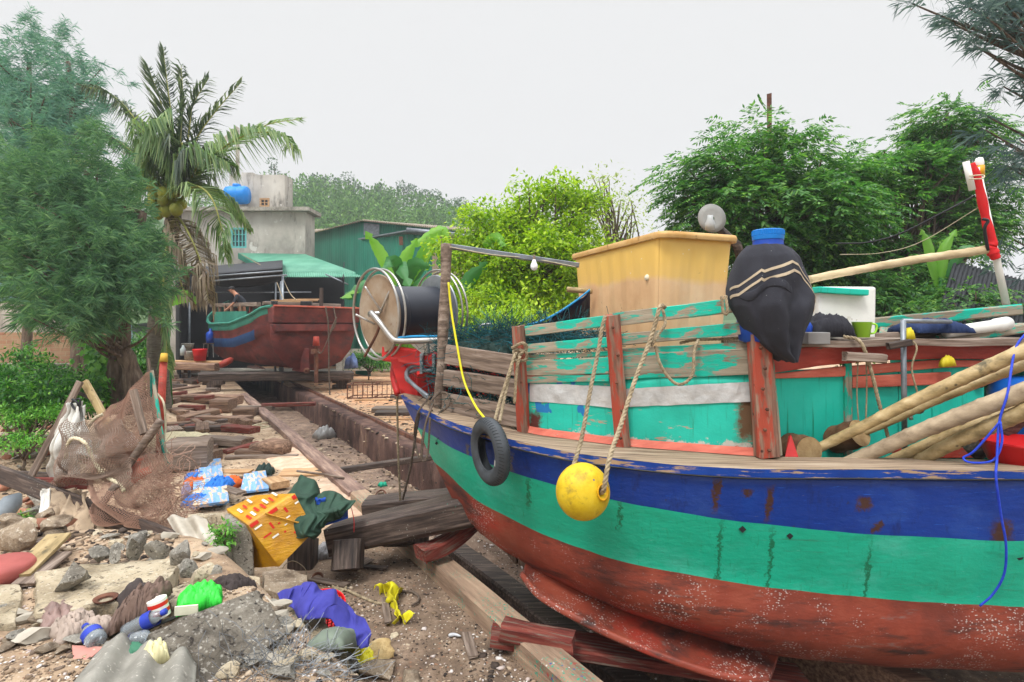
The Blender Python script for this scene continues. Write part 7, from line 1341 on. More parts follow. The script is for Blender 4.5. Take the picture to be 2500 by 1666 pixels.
tag(mkobj('hillside_wood', np.concatenate(V), np.arange(sum(len(v) for v in V)).reshape(-1, 4), LM['hill'], loc=(0, 62, 0), smooth=False), kind='stuff')
for k, (px, h, rr) in enumerate(((672, 62, 1.3), (702, 20, .8), (770, 34, .9), (782, 26, 1.6), (820, 24, 1.5), (852, 40, 1.5), (862, 22, 1.1), (915, 18, 1.0), (930, 34, .9), (985, 40, 2.0), (1004, 34, 1.6), (1040, 30, 1.3), (1062, 34, 2.1), (1085, 22, 1.4), (1110, 30, 1.8), (1130, 38, 1.7), (1150, 34, 1.6), (1170, 30, 1.9), (1020, 24, 1.5), (885, 16, 1.3))):
    Y, z = hz_(px, .97); b = Vector(((px-1250)/F*Y, Y, float(z)-.5)); root = empty('ridge_tree', b, ('tall' if h > 32 else 'short')+(' narrow' if rr < 1.4 else ' broad')+' tree against the sky on the wooded ridge, '+('beside the grey house' if px < 720 else 'above the green shed gable' if px < 900 else 'above the lower green shed' if px < 1050 else 'near the lime green tree'), 'tree', 'trees along the hill ridge'); hh = h/F*Y
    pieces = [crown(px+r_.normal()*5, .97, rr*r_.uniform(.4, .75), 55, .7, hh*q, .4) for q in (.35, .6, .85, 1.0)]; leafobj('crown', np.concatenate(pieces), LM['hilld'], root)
    MB().tube([b, b+Vector((r_.normal()*.2, 0, hh*1.15))], [.12, .05], 6).build('trunk', K['bark'], root)
# ================= rubble, scrap and litter in the foreground =================
def Z(px, py, z): Y = (CZ-z)*F/(py-HOR); return P(px, py, Y)
def chunk(name, poly, zt_, th, m_, label, cat='rubble', seed=0, slope=(0, 0), noise_=.02, group=None):
    "broken slab: outline given as photo points on the plane z = zt_, a real thickness below it"
    pts = [Z(x, y, zt_) for x, y in poly]; out = []
    for i, p in enumerate(pts):
        q = pts[(i+1) % len(pts)]; n = max(1, int((q-p).length/.035))
        for k in range(n): r_ = p.lerp(q, k/n); out.append(r_+mnoise.noise_vector(r_*7+Vector((seed, 0, 0)))*noise_+mnoise.noise_vector(r_*22)*noise_*.4)
    c = sum(out, Vector())/len(out); N = len(out); V = []; ringz = [(1.02, -th), (1.0, -th*.55), (1.0, -.02), (.975, 0), (.8, .004), (.5, .0), (.2, .002)]
    for s_, dz in ringz:
        for p in out:
            q = c.lerp(p, s_); q.z = zt_+dz+(q.x-c.x)*slope[0]+(q.y-c.y)*slope[1]+mnoise.noise(q*6)*.012; 
            if dz < -.01: q += mnoise.noise_vector(q*16)*.014
            V.append(q)
    V.append(Vector((c.x, c.y, zt_+.002))); K_ = len(ringz)
    Fc = [(j*N+i, j*N+(i+1) % N, (j+1)*N+(i+1) % N, (j+1)*N+i) for j in range(K_-1) for i in range(N)]+[((K_-1)*N+i, (K_-1)*N+(i+1) % N, K_*N) for i in range(N)]
    o = mkobj(name, V, Fc, m_, None, (c.x, c.y, zt_-th), None, True); smooth_angle(o, 35); return tag(o, label, cat, group)
chunk('slab_fragment', [(84, 1396), (204, 1376), (330, 1370), (425, 1362), (440, 1385), (410, 1415), (404, 1452), (290, 1476), (180, 1492), (85, 1500), (88, 1440)], .80, .17, K['conc_tan'], 'large flat tan concrete slab carrying loose grey chunks, left foreground', 'broken slab', 1)
chunk('slab_fragment', [(-60, 1420), (50, 1428), (54, 1462), (40, 1500), (34, 1520), (-60, 1532)], .78, .2, K['conc_tan'], 'tan concrete slab cut by the left edge of the picture', 'broken slab', 2)
chunk('slab_fragment', [(-40, 1580), (80, 1556), (200, 1580), (250, 1640), (190, 1700), (-40, 1720)], .72, .1, K['conc_tan'], 'low cracked tan slab in the bottom left corner', 'broken slab', 3)
chunk('slab_fragment', [(640, 1395), (700, 1388), (752, 1404), (750, 1440), (700, 1452), (645, 1440)], .42, .14, K['stone'], 'brown rounded slab in front of the yellow box', 'broken slab', 4)
chunk('kerb_piece', [(636, 1436), (690, 1440), (790, 1520), (840, 1600), (895, 1690), (800, 1700), (752, 1580), (690, 1500)], .36, .22, K['conc_tan'], 'tan broken kerb running from the yellow box to the bottom edge', 'kerb', 5, noise_=.03)
chunk('slab_fragment', [(56, 1512), (170, 1500), (300, 1512), (345, 1556), (250, 1598), (90, 1592)], .72, .14, K['conc_tan'], 'pale tan slab under the rags and bottles at the front of the rubble', 'broken slab', 8)
chunk('slab_fragment', [(700, 1470), (760, 1462), (800, 1500), (750, 1520)], .3, .12, K['conc'], 'pale slab corner poking out behind the red basket', 'broken slab', 9)
chunk('slab_fragment', [(130, 1300), (260, 1312), (400, 1335), (420, 1362), (200, 1372), (110, 1350)], .62, .2, K['conc'], 'long grey slab edge behind the row of loose chunks', 'broken slab', 10)
chunk('slab_fragment', [(400, 1450), (470, 1420), (530, 1440), (500, 1470), (420, 1480)], .80, .12, K['conc_tan'], 'pale broken slab corner under the green plastic bag', 'broken slab', 6)
chunk('slab_fragment', [(505, 1560), (640, 1540), (760, 1600), (790, 1700), (480, 1700)], .60, .12, K['conc'], 'rough shell crusted grey slab under the wire tangle at the bottom', 'broken slab', 7, noise_=.035)
def hx8(name, top, bot, m_, label, cat, rough=.012, par=None, sub=3):
    "solid from four top and four bottom points with worn faces"
    import bmesh
    bm = bmesh.new(); v = [bm.verts.new(p) for p in list(bot)+list(top)]
    for f in [(3, 2, 1, 0), (4, 5, 6, 7), (0, 1, 5, 4), (1, 2, 6, 5), (2, 3, 7, 6), (3, 0, 4, 7)]: bm.faces.new([v[i] for i in f])
    bmesh.ops.recalc_face_normals(bm, faces=bm.faces); bmesh.ops.bevel(bm, geom=list(bm.edges), offset=rough*.8, segments=1, affect='EDGES'); bmesh.ops.subdivide_edges(bm, edges=list(bm.edges), cuts=sub, use_grid_fill=True)
    V = [q.co+mnoise.noise_vector(q.co*9)*rough+mnoise.noise_vector(q.co*30)*rough*.5 for q in bm.verts]; Fc = [[q.index for q in f.verts] for f in bm.faces]; bm.free()
    o = mkobj(name, V, Fc, m_, par); smooth_angle(o, 40)
    return tag(o, label, cat) if label else o
hx8('concrete_block', [P(356, 1540, 3.0), P(380, 1572, 2.9), P(660, 1470, 3.35), P(626, 1436, 3.45)], [P(380, 1620, 3.1), P(450, 1730, 2.72), P(702, 1550, 3.2), P(650, 1500, 3.5)], mat('dark_weathered_concrete', [(.3, C(76, 70, 62)), (.5, C(120, 112, 100)), (.72, C(164, 156, 142))], 3, rough=.95, bump=1, bscale=35, bdist=.04, over=[('n', C(186, 180, 168), 40, .56, .62), ('n', C(56, 50, 46), 26, .57, .63), ('v', C(206, 200, 188), 30, .1, .3, (1, 1, 1), .5, .5), ('n', C(60, 54, 48), 4, .54, .66)]), 'big weathered grey concrete beam lying diagonally in the foreground', 'block', .022, sub=6)  # fine pale and dark speckle paints the rough surface's relief shading
hx8('concrete_wall_piece', [P(459, 1262, 5.45), P(459, 1256, 5.6), P(548, 1250, 5.4), P(556, 1262, 5.25)], [P(452, 1345, 5.4), P(452, 1345, 5.6), P(548, 1391, 5.3), P(556, 1395, 5.2)], K['conc_tan'], 'tan concrete panel standing behind the leaning corrugated piece', 'panel', .012, sub=5)
hx8('concrete_post', [P(566, 1280, 4.95), P(549, 1255, 5.25), P(580, 1250, 5.28), P(616, 1284, 5.0)], [P(574, 1408, 4.9), P(552, 1392, 5.2), P(600, 1392, 5.25), P(622, 1408, 4.98)], K['conc'], 'upright broken concrete post left of the yellow box', 'post', .014, sub=6)
rock('rubble_block', P(606, 1445, 4.55), (.26, .2, .16), K['conc_tan'], 'tan block at the foot of the upright concrete post', 'block', seed=3, tilt=.1)
for i, (px, py, w, h, d, m_, lb) in enumerate(((180, 1438, .2, .2, .19, 'conc', 'squarish grey concrete chunk standing on the big tan slab'), (450, 1418, .16, .16, .12, 'conc', 'pale crumbly chunk at the right corner of the big tan slab'), (490, 1434, .24, .2, .15, 'conc_tan', 'angular tan chunk beside the dark wet cloth'), (245, 1374, .15, .14, .09, 'conc', 'small rounded chunk at the back left of the slab'), (282, 1366, .2, .14, .08, 'conc', 'flat grey chunk between two others at the back of the slab'), (332, 1362, .26, .2, .13, 'conc', 'largest grey chunk in the row behind the slab'), (388, 1364, .2, .16, .08, 'conc', 'low grey chunk at the right end of the row behind the slab'), (440, 1385, .22, .2, .1, 'conc', 'dark grey chunk under the leaning corrugated piece'), (38, 1345, .36, .3, .16, 'stone', 'pale boulder left of the long dark beam'), (18, 1320, .22, .2, .1, 'stone', 'small pale stone beyond the pale boulder'), (70, 1258, .2, .2, .08, 'stone', 'buff stone beside the end of the grey pipe'))):
    b = Z(px, py, .80) if 1360 < py < 1450 and px > 150 else GP(px, py); rock('rubble_stone', b+Vector((0, 0, -.02)), (w, d, h), K[m_], lb, 'stone', seed=i+20, cuts=7)
rock('porous_stone', GP(925, 1612)+Vector((0, 0, -.03)), (.29, .22, .17), mat('porous_yellow_stone', [(.3, C(130, 104, 64)), (.5, C(196, 168, 118)), (.75, C(218, 198, 156))], 9, rough=1, bump=1, bscale=30, bdist=.02), 'porous yellowish stone beside the crumpled yellow bag', 'stone', seed=50, sub=4, rough=.16)
for i, (px, py, s_, m_, lb) in enumerate(((965, 1552, .09, 'conc_tan', 'small yellowish stone above the porous one'), (930, 1650, .3, 'stone', 'brown mud covered stone under the porous one'), (1005, 1665, .22, 'stone', 'brown stone at the bottom edge'), (860, 1640, .2, 'conc', 'grey broken end of the tan kerb'), (985, 1520, .08, 'stone', 'purplish stained lump on the wet ground'), (870, 1520, .16, 'stone', 'grey brown stone right of the blue purple cloth'))):
    rock('ground_stone', GP(px, py)+Vector((0, 0, -.02)), (s_, s_*.8, s_*.55), K[m_], lb, 'stone', seed=i+60)
# heap of pale rubble and bricks at the far left and along the bank
r2 = random.Random(12)
for i in range(90):
    px, py = r2.uniform(-10, 130), r2.uniform(1000, 1135); 
    if i > 55: px, py = r2.uniform(0, 150), r2.uniform(1130, 1330)
    c = GP(px, py); s_ = r2.uniform(.12, .34); br_ = r2.random() < .3
    rock('rubble_stone', c+Vector((0, 0, r2.uniform(-.03, .08))), (s_, s_*.6, s_*.45), K['brick'] if br_ else K[r2.choice(['stone', 'stone', 'conc', 'conc_tan'])], ('large ' if s_ > .22 else 'small ')+('old brick' if br_ else 'pale broken stone')+(' in the rubble just below the leafy bush' if py < 1065 else ' in the rubble left of the net shelter' if py < 1135 else ' in the rubble around the grey pipe'), 'brick' if br_ else 'stone', 'old bricks in the left rubble heap' if br_ else 'pale stones in the left rubble heap', seed=i+200, sub=2, cuts=8, tilt=r2.gauss(0, .2))
for i in range(120):
    px, py = r2.choice([(r2.uniform(0, 330), r2.uniform(1480, 1600)), (r2.uniform(640, 860), r2.uniform(1440, 1660)), (r2.uniform(230, 560), r2.uniform(1300, 1400)), (r2.uniform(540, 700), r2.uniform(1500, 1640))]); c = GP(px, py); s_ = r2.uniform(.03, .15)
    rock('rubble_piece', c+Vector((0, 0, -.01)), (s_*1.3, s_, s_*.5), K[r2.choice(['stone', 'conc', 'conc_tan', 'asb'])], 'small broken piece of rubble '+('beside the rags at the bottom left' if py > 1480 and px < 340 else 'behind the big tan slab' if py < 1402 else 'near the tan kerb and red basket'), 'rubble', 'small rubble pieces on the bank', seed=i+400, sub=2, cuts=8)
# corrugated fibre cement
def cs2(name, a, b, c, d, waves, amp, m_, label, cat='sheet'):
    "a-b far edge, d-c near edge; waves across"
    a, b, c, d = map(Vector, (a, b, c, d)); n = (b-a).cross(d-a).normalized(); mb = MB()
    def f(i, j):
        p = a.lerp(b, i).lerp(d.lerp(c, i), j); e_ = mnoise.noise(Vector((i*5, j*5, waves)))*.02*(1 if 0 < i < 1 else 2); return p+n*(amp*math.cos(i*waves*2*math.pi)+e_*.3)+(c-b)*e_
    mb.grid(f, waves*14, 14); return tag(mb.build(name, m_, smooth=True, th=.008), label, cat)
cs2('corrugated_sheet', P(262, 1552, 3.02), P(482, 1606, 2.86), P(470, 1800, 2.2), P(110, 1740, 2.3), 3, .03, mat('grey_fibre_cement', [(.3, C(120, 117, 108)), (.6, C(156, 152, 142)), (.8, C(182, 176, 164))], 3, bump=.6, bscale=30, over=[('n', C(196, 190, 178), 34, .6, .66), ('n', C(84, 80, 72), 5, .58, .7)]), 'grey corrugated roofing sheet at the bottom left of the picture')
cs2('corrugated_sheet', P(403, 1262, 5.5), P(500, 1262, 5.35), P(578, 1408, 4.9), P(485, 1400, 4.75), 2, .03, K['asb'], 'broken pale corrugated piece leaning against the upright concrete')
tag(MB().grid(lambda a, b: P(176+76*a, 1578+4*a, 3.05).lerp(P(180+20*a, 1628, 2.9), b), 6, 4).build('pink_tile', flat('pink_tile_mat', C(190, 132, 120), .8, bump=.3), th=.012), 'pink tile between the plastic bottle and the grey roofing sheet', 'tile')
plank('slate_strip', P(346, 1540, 3.15), P(464, 1492, 3.35), .05, .008, flat('dark_slate', C(72, 72, 66), .8), label='dark pointed strip lying on top of the grey concrete beam', cat='strip', taper=.6, rough=.001)
tag(MB().grid(lambda a, b: P(648+30*a, 1455+30*a, 3.7).lerp(P(690+18*a, 1500+40*a, 3.5), b), 5, 5).build('grey_sheet', K['asb'], th=.008), 'flat grey sheet piece right of the big concrete beam', 'sheet')
# ---- yellow taped foam box ----
ybox = empty('yellow_box', P(670, 1375, 5.3), 'yellow tape wrapped fish box with red and white marks tilted beside the upright post', 'box')
kA, kB, kC, kD = P(604, 1282, 4.9), P(720, 1204, 5.2), P(624, 1209, 5.6), P(552, 1243, 5.3); kA2, kB2, kD2 = P(682, 1384, 4.95), P(768, 1298, 5.2), P(612, 1388, 5.15); kC2 = kC+((kA2-kA)+(kB2-kB)+(kD2-kD))/3
yq = NB('yellow_tape_wrap'); v = yq.mp(); c = yq.ramp(yq.noise(v, 5, 6), [(.3, C(170, 112, 6)), (.55, C(204, 146, 10)), (.8, C(220, 170, 30))]); yq.lk(c, yq.b.inputs['Base Color']); yq.b.inputs['Roughness'].default_value = .3; yq.b.inputs['Specular IOR Level'].default_value = .6
bn = yq.n.new('ShaderNodeBump'); bn.inputs['Strength'].default_value = .9; bn.inputs['Distance'].default_value = .012; yq.lk(yq.math('ADD', yq.noise(yq.mp((1, 1, 4)), 9, 7, .7, 1.2), yq.math('MULTIPLY', yq.noise(v, 3, 3), 1.2)), bn.inputs['Height']); yq.lk(bn.outputs[0], yq.b.inputs['Normal'])
hx8('box_body', [kA, kB, kC, kD], [kA2, kB2, kC2, kD2], yq.m, None, None, .004, ybox, 5)
K['redtape'] = flat('red_print_tape', C(206, 44, 30), .35, bump=.2); K['whtape'] = flat('white_print_tape', C(232, 228, 216), .35, bump=.2)
def face(o, e1, e2, a, b): return o+(e1-o)*a+(e2-o)*b
nF = (kB-kA).cross(kA2-kA).normalized(); nF = nF if nF.y < 0 else -nF; nT = (kB-kA).cross(kD-kA).normalized(); nT = nT if nT.z > 0 else -nT; nL = (kD-kA).cross(kA2-kA).normalized(); nL = nL if nL.x < 0 else -nL
def sticker(o, e1, e2, n, a, b, w, h, m_):
    w *= .8; h *= .7; f = lambda i, j: face(o, e1, e2, a+w*i, b+h*j)+n*.004; MB().grid(f, 3, 2).build('tape_mark', m_, ybox)
for (a, b, w, h, rd) in ((.02, .02, .2, .1, 1), (.05, .13, .18, .05, 0), (.4, .02, .22, .1, 1), (.9, .02, .1, .12, 1), (.88, .16, .1, .05, 0), (.08, .36, .2, .05, 1), (.2, .46, .16, .05, 0), (.42, .3, .06, .04, 1), (.5, .4, .07, .03, 0), (.42, .5, .05, .05, 1), (.6, .3, .1, .04, 0), (.55, .62, .05, .05, 1), (.75, .45, .12, .05, 0), (.8, .6, .12, .04, 0), (.66, .12, .06, .16, 1), (.3, .2, .05, .2, 1)): sticker(kA, kB, kA2, nF, a, b, w, h, K['redtape'] if rd else K['whtape'])
for (a, b, w, h, rd) in ((.1, .1, .06, .3, 1), (.2, .12, .06, .3, 0), (.3, .2, .06, .3, 1), (.42, .15, .06, .34, 1), (.52, .25, .06, .34, 0), (.1, .5, .06, .3, 0), (.62, .2, .05, .3, 1), (.22, .55, .05, .26, 1), (.75, .3, .05, .3, 0), (.36, .62, .05, .3, 0)): sticker(kA, kB, kD, nT, a, b, w, h, K['redtape'] if rd else K['whtape'])
for pts in ([face(kA, kB, kA2, .35, 0)+nF*.016, face(kA, kB, kA2, .7, .5)+nF*.02, face(kA, kB, kA2, .98, .72)+nF*.016],): MB().tube(pts, .008, 5).build('tape_strand', yq.m, ybox)
# cloths and bags
K['greencloth'] = flat('green_jacket_cloth', C(46, 72, 58), .8, bump=.5, var=.22); K['bluelin'] = flat('blue_lining', C(24, 72, 170), .7, bump=.4); K['purple'] = flat('blue_purple_cloth', C(60, 60, 142), .9, bump=.5, var=.16)
jk = drape('green_jacket', [(698, 1212, 1232, 5.7, 5.5), (716, 1186, 1262, 5.75, 5.4), (740, 1170, 1312, 5.8, 5.2), (764, 1180, 1326, 5.8, 5.2), (782, 1222, 1300, 5.7, 5.25), (806, 1200, 1284, 5.75, 5.3), (835, 1204, 1268, 5.7, 5.3), (856, 1222, 1246, 5.6, 5.4)], K['greencloth'], 'crumpled dark green jacket with blue lining on the end of the thick beam', 'jacket', 8, 70, 44, .085, bulge=.16)
MB().grid(lambda a, b: P(770+26*a, 1215+50*b, 5.42)+Vector((0, -.04*math.sin(a*3)+mnoise.noise(Vector((a*4, b*6, 0)))*.05, 0)), 10, 14).build('blue_lining', K['bluelin'], jk, smooth=True, th=.01)
hx8('loose_board', [P(760, 1292, 5.35), P(850, 1262, 5.35), P(850, 1240, 5.6), P(770, 1262, 5.6)], [P(760, 1296, 5.35), P(850, 1266, 5.35), P(850, 1244, 5.6), P(770, 1266, 5.6)], K['bluelin'], 'flat blue edged board under the green jacket', 'board', .003, sub=2)
bk_c = GP(800, 1545); bas = empty('red_basket', bk_c, 'red perforated plastic basket half covered by the blue purple cloth', 'basket')
mb = MB(); Bq = Vector((.12, -.25, 1)).normalized().to_track_quat('Z', 'Y'); cB_ = bk_c+Vector((-.03, 0, .1)); NBx, NZ = 72, 14
def bp(i, j): t = 2*math.pi*i/NBx; r_ = .115+.04*j/NZ; return cB_+Bq @ Vector((r_*math.cos(t), r_*math.sin(t), .16*j/NZ))
V = [bp(i, j) for j in range(NZ+1) for i in range(NBx)]; Fc = [(j*NBx+i, j*NBx+(i+1) % NBx, (j+1)*NBx+(i+1) % NBx, (j+1)*NBx+i) for j in range(NZ) for i in range(NBx) if not (j % 3 == 1 and i % 3 and 1 < j < NZ-1) and not (j % 3 == 2 and i % 3 and j < NZ-1)]
mb.add(V, Fc); mb.tube([bp(i, NZ) for i in range(NBx)], .006, 6, closed=True); mb.build('basket_wall', K['redpl'], bas, th=.003)
mb = MB(); mb.lathe([(0, 0), (.114, 0)], cB_, Bq @ Vector((0, 0, 1)), 24); mb.build('basket_base', K['redpl'], bas)
drape('cloth', [(690, 1446, 1484, 4.25, 4.15), (722, 1436, 1486, 4.25, 4.1), (738, 1422, 1504, 4.3, 4.0), (772, 1428, 1494, 4.3, 3.98), (822, 1450, 1506, 4.25, 3.9), (850, 1466, 1562, 4.2, 3.84), (880, 1486, 1590, 4.15, 3.84), (902, 1506, 1582, 4.1, 3.88), (912, 1540, 1552, 3.98, 3.95)], K['purple'], 'blue purple cloth slung over the red basket and trailing to the right', 'cloth', 3, 80, 44, .075, bulge=.03)
heap(GP(790, 1590), GP(858, 1580), .22, .17, 44, flat('grey_green_sack', C(112, 122, 108), .8, bump=.3), 'stuffed_bag', 'dull grey green stuffed bag below the red basket', 'bag', 30, 18, .25, 4)
K['yfilm'] = flat('yellow_green_film', C(206, 196, 40), .35, bump=.5, var=.2)
heap(GP(850, 1585), GP(900, 1640), .16, .12, 45, K['yfilm'], 'yellow_bag', 'crumpled yellow bag between the stuffed bag and the porous stone', 'bag', 30, 16, 1.0, 8, .004)
def ystr(a, b):
    c_ = cr([GP(925, 1455), GP(960, 1448), GP(958, 1480), GP(970, 1510), GP(985, 1528)], 6); k = a*(len(c_)-1); i = min(int(k), len(c_)-2); p = c_[i].lerp(c_[i+1], k-i); p.z += .05
    q = p+Vector((.9, .4, 0))*(b-.5)*(.1+.1*math.sin(a*7))+Vector((0, 0, .05*math.sin(b*9+a*12))); return q+mnoise.noise_vector(q*14)*.035
tag(MB().grid(ystr, 40, 14).build('yellow_bag', K['yfilm'], smooth=True, th=.003), 'twisted strip of yellow film on the wet ground right of the cloth', 'bag')
K['gfilm'] = flat('bright_green_film', C(60, 214, 70), .35, bump=.4, var=.2)
heap(Z(430, 1488, .82), Z(540, 1466, .82), .2, .13, 46, K['gfilm'], 'green_bag', 'bright green plastic bag behind the big grey concrete beam', 'bag', 44, 22, .8, 8, .003)
tag(MB().box(Z(455, 1490, .86), (.12, .012, .05), rot=Matrix.Rotation(.2, 3, 'Z')).build('card_box', flat('cream_card', C(226, 224, 196), .8)), 'small cream card box in front of the green bag', 'box')
K['ragb'] = flat('dirty_brown_rag', C(112, 92, 82), .95, bump=.5, var=.3); K['ragd'] = flat('dark_wet_rag', C(62, 54, 52), .9, bump=.5, var=.3); K['ragp'] = flat('pale_dirty_rag', C(160, 144, 132), .95, bump=.5, var=.25)
heap(Z(280, 1530, .74), Z(395, 1470, .86), .26, .15, 47, K['ragb'], 'dirty_rag', 'twisted brown rag lying against the big tan slab beside the red and white can', 'rag', 50, 24, .9, 10); heap(Z(285, 1510, .72), Z(360, 1450, .8), .2, .14, 48, K['ragd'], 'dirty_rag', 'dark sleeve of cloth behind the twisted brown rag', 'rag', 30, 16, .5, 6)
heap(Z(535, 1440, .66), Z(605, 1430, .6), .22, .08, 49, K['ragd'], 'dirty_rag', 'dark wet cloth at the foot of the upright post', 'rag', 30, 18, .9, 9); heap(Z(125, 1565, .72), Z(225, 1520, .74), .24, .09, 50, K['ragp'], 'dirty_rag', 'pale crumpled rag in front of the big tan slab', 'rag', 44, 22, .9, 10); heap(Z(95, 1535, .72), Z(180, 1510, .72), .26, .11, 51, flat('brown_film', C(136, 112, 104), .4, bump=.5, var=.2), 'plastic_wrap', 'brown transparent looking wrap at the left front of the big tan slab', 'wrap', 30, 18, .8, 8); heap(Z(200, 1550, .74), Z(275, 1530, .74), .14, .07, 52, K['ragp'], 'dirty_rag', 'small pale rag strip behind the lying clear bottle', 'rag', 24, 12, .9, 9)
heap(Z(355, 1620, .8), Z(405, 1600, .8), .12, .09, 53, flat('cream_film', C(214, 206, 160), .5, bump=.4), 'crumpled_paper', 'crumpled cream paper on the grey corrugated sheet', 'paper', 24, 14, 1.0, 7); heap(Z(292, 1604, .78), Z(345, 1580, .78), .12, .03, 54, flat('green_scrap', C(56, 110, 84), .6, bump=.4), 'green_scrap', 'flat dark green plastic scrap beside the cream paper', 'scrap', 20, 12, .6, 7)
K['clear'] = flat('clear_bottle_plastic', C(206, 216, 222), .12, bump=.05, var=.04, trans=.75); K['blabel'] = flat('blue_label', C(44, 64, 170), .4)
def bottle(a, b, r_, lb, lo=.45, hi=.68):
    a, b = Vector(a), Vector(b); t = empty('plastic_bottle', a, lb, 'bottle'); L_ = (b-a).length
    MB().lathe([(0, .01), (r_*.6, 0), (r_*.95, .012), (r_, .04)]+[(r_*(1-.05*(i % 2)), .05+(L_*.6-.05)*i/8) for i in range(9)]+[(r_*.9, L_*.72), (r_*.45, L_*.9), (r_*.34, L_*.93), (r_*.34, L_), (0, L_)], a, b-a, 24).build('body', K['clear'], t, smooth=True)
    MB().lathe([(r_*1.015, L_*lo*.6), (r_*1.02, L_*hi*.6)], a, b-a, 24).build('label', K['blabel'], t, smooth=True); MB().lathe([(r_*.38, L_*.96), (r_*.38, L_+.012), (0, L_+.012)], a, b-a, 14).build('cap', K['blabel'], t, smooth=True)
bottle(Z(250, 1562, .76)+Vector((0, -.03, 0)), Z(190, 1546, .8)+Vector((0, .06, 0)), .05, 'clear bottle with its round base toward the viewer in front of the pale rags', .55, 1.0); bottle(Z(305, 1545, .76), Z(400, 1495, .88), .045, 'long clear bottle with a blue label lying beside the red and white can', .9, 1.3); bottle(Z(318, 1568, .76), Z(375, 1555, .78), .045, 'crushed clear bottle below the long labelled one', .1, .12)
cn_ = empty('tin_can', Z(393, 1505, .82), 'white can with red bands standing beside the green bag', 'can'); MB().lathe([(0, 0), (.05, 0), (.05, .1), (.046, .102), (0, .1)], Z(393, 1505, .83), (-.25, .0, 1), 24).build('body', K['whtape'], cn_, smooth=False)
for z_ in (.022, .062): MB().lathe([(.0508, z_), (.0508, z_+.022)], Z(393, 1505, .83), (-.25, 0, 1), 24).build('red_band', K['redtape'], cn_)
tag(MB().lathe([(.035, 0), (.06, .004), (.066, .016), (.058, .014), (.04, .006)], Z(258, 1465, .815), n=24).build('rusty_jar_top', K['rust'], smooth=True), 'rusty round lid lying flat on the big tan slab', 'lid')
# left edge: pipe, dish, boards
tag(MB().tube([P(-30, 1300, 6), P(30, 1225, 6.3), P(48, 1208, 6.4)], [.11, .1, .03], 14).build('grey_pipe', flat('grey_plastic_pipe', C(126, 134, 140), .5), smooth=True), 'thick grey pipe with a tapered end at the left edge', 'pipe')
tag(MB().lathe([(0, 0), (.17, 0), (.19, .1), (.17, .13), (0, .12)], GP(2, 1420), n=24).build('red_dish', flat('faded_red_plastic', C(160, 84, 78), .7), smooth=True), 'faded red round tub upside down at the left edge', 'tub')
for (a, b, w, t, m_, lb) in ((GP(40, 1430)+Vector((0, 0, .06)), GP(145, 1352)+Vector((0, 0, .14)), .16, .03, 'bamboo', 'pale split board poking out under the canvas at the left'), (GP(55, 1440)+Vector((0, 0, .03)), GP(150, 1372)+Vector((0, 0, .06)), .14, .03, 'wood', 'darker board under the pale split board'), (GP(60, 1345)+Vector((0, 0, .04)), GP(130, 1332)+Vector((0, 0, .05)), .1, .04, 'wood', 'short grey stick left of the canvas folds'), (GP(10, 1265)+Vector((0, 0, .05)), GP(105, 1290)+Vector((0, 0, .05)), .03, .03, 'wood', 'thin dark branch lying left of the long beam')):
    plank('old_board', a, b, w, t, K[m_], label=lb, cat='board')
tag(MB().tube(cr([GP(72, 1375)+Vector((0, 0, .03)), GP(85, 1368)+Vector((0, 0, .05)), GP(92, 1378)+Vector((0, 0, .03)), GP(80, 1384)+Vector((0, 0, .03))], 5), .014, 6).build('orange_scrap', flat('orange_plastic', C(206, 104, 40), .5), smooth=True), 'small orange plastic scrap near the pale split board', 'scrap')
# ---- net shelter of sticks, net and torn sheet ----
YN = 6.2
def stick(a, b, w, m_, lb, t=None, nm='stake', cat='stake', **k): return plank(nm, P(*a), P(*b), w, t or w*.6, K[m_], label=lb, cat=cat, up=(0, -1, .2), **k)
stick((-20, 1150, 6.2), (425, 1322, 5.3), .17, 'wood_dark', 'long dark slanting beam across the front of the net shelter', .07, 'slanting_beam', 'beam', rough=.01); stick((0, 1163, 6.6), (130, 1170, 6.4), .14, 'wood_dark', 'grey board behind the left end of the long slanting beam', .05)
stick((62, 1190, 6.1), (196, 932, 6.4), .07, 'wood', 'pale leaning stake tied with black cord at the top left of the net shelter'); stick((206, 932, 6.5), (308, 1115, 6.2), .08, 'bamboo', 'olive leaning board crossing behind the net'); stick((188, 958, 6.45), (250, 985, 6.45), .04, 'wood_dark', 'short dark crosspiece between the two leaning stakes'); stick((325, 953, 6.05), (352, 1060, 5.95), .075, 'wood', 'pale grey slat hanging in front of the brown net'); stick((80, 1180, 6.1), (220, 1180, 5.9), .12, 'wood_red', 'dark reddish board caught in the net above the slanting beam')
stick((363, 875, 6.7), (380, 1010, 6.6), .025, 'wood', 'thin grey rod standing behind the net'); tag(MB().tube([P(390, 1120, 6.6), P(393, 1000, 6.6), P(400, 872, 6.65)], [.045, .042, .04], 10).build('red_pole', K['red'], smooth=True), 'upright red pole with a yellow tip at the right side of the net shelter', 'pole'); tag(MB().tube([P(399, 884, 6.62), P(401, 864, 6.65)], [.045, .036], 10).build('pole_tip', flat('yellow_tip', C(200, 160, 60), .7), smooth=True), 'worn yellow tip on the upright red pole', 'tip')
stick((371, 905, 6.4), (408, 1140, 6.1), .035, 'tq_worn', 'thin greenish post leaning beside the red pole')
for (a, b, r_, lb) in (((304, 1148, 5.8), (393, 1026, 5.9), .04, 'round wooden log lashed diagonally in front of the brown net'), ((243, 1240, 5.5), (284, 1183, 5.6), .035, 'short round log hanging below the white rope')): tag(MB().tube([P(*a).lerp(P(*b), i/6) for i in range(7)], [r_*(1+.06*math.sin(i*2)) for i in range(7)], 12).build('round_log', K['wood'], smooth=True), lb, 'log')
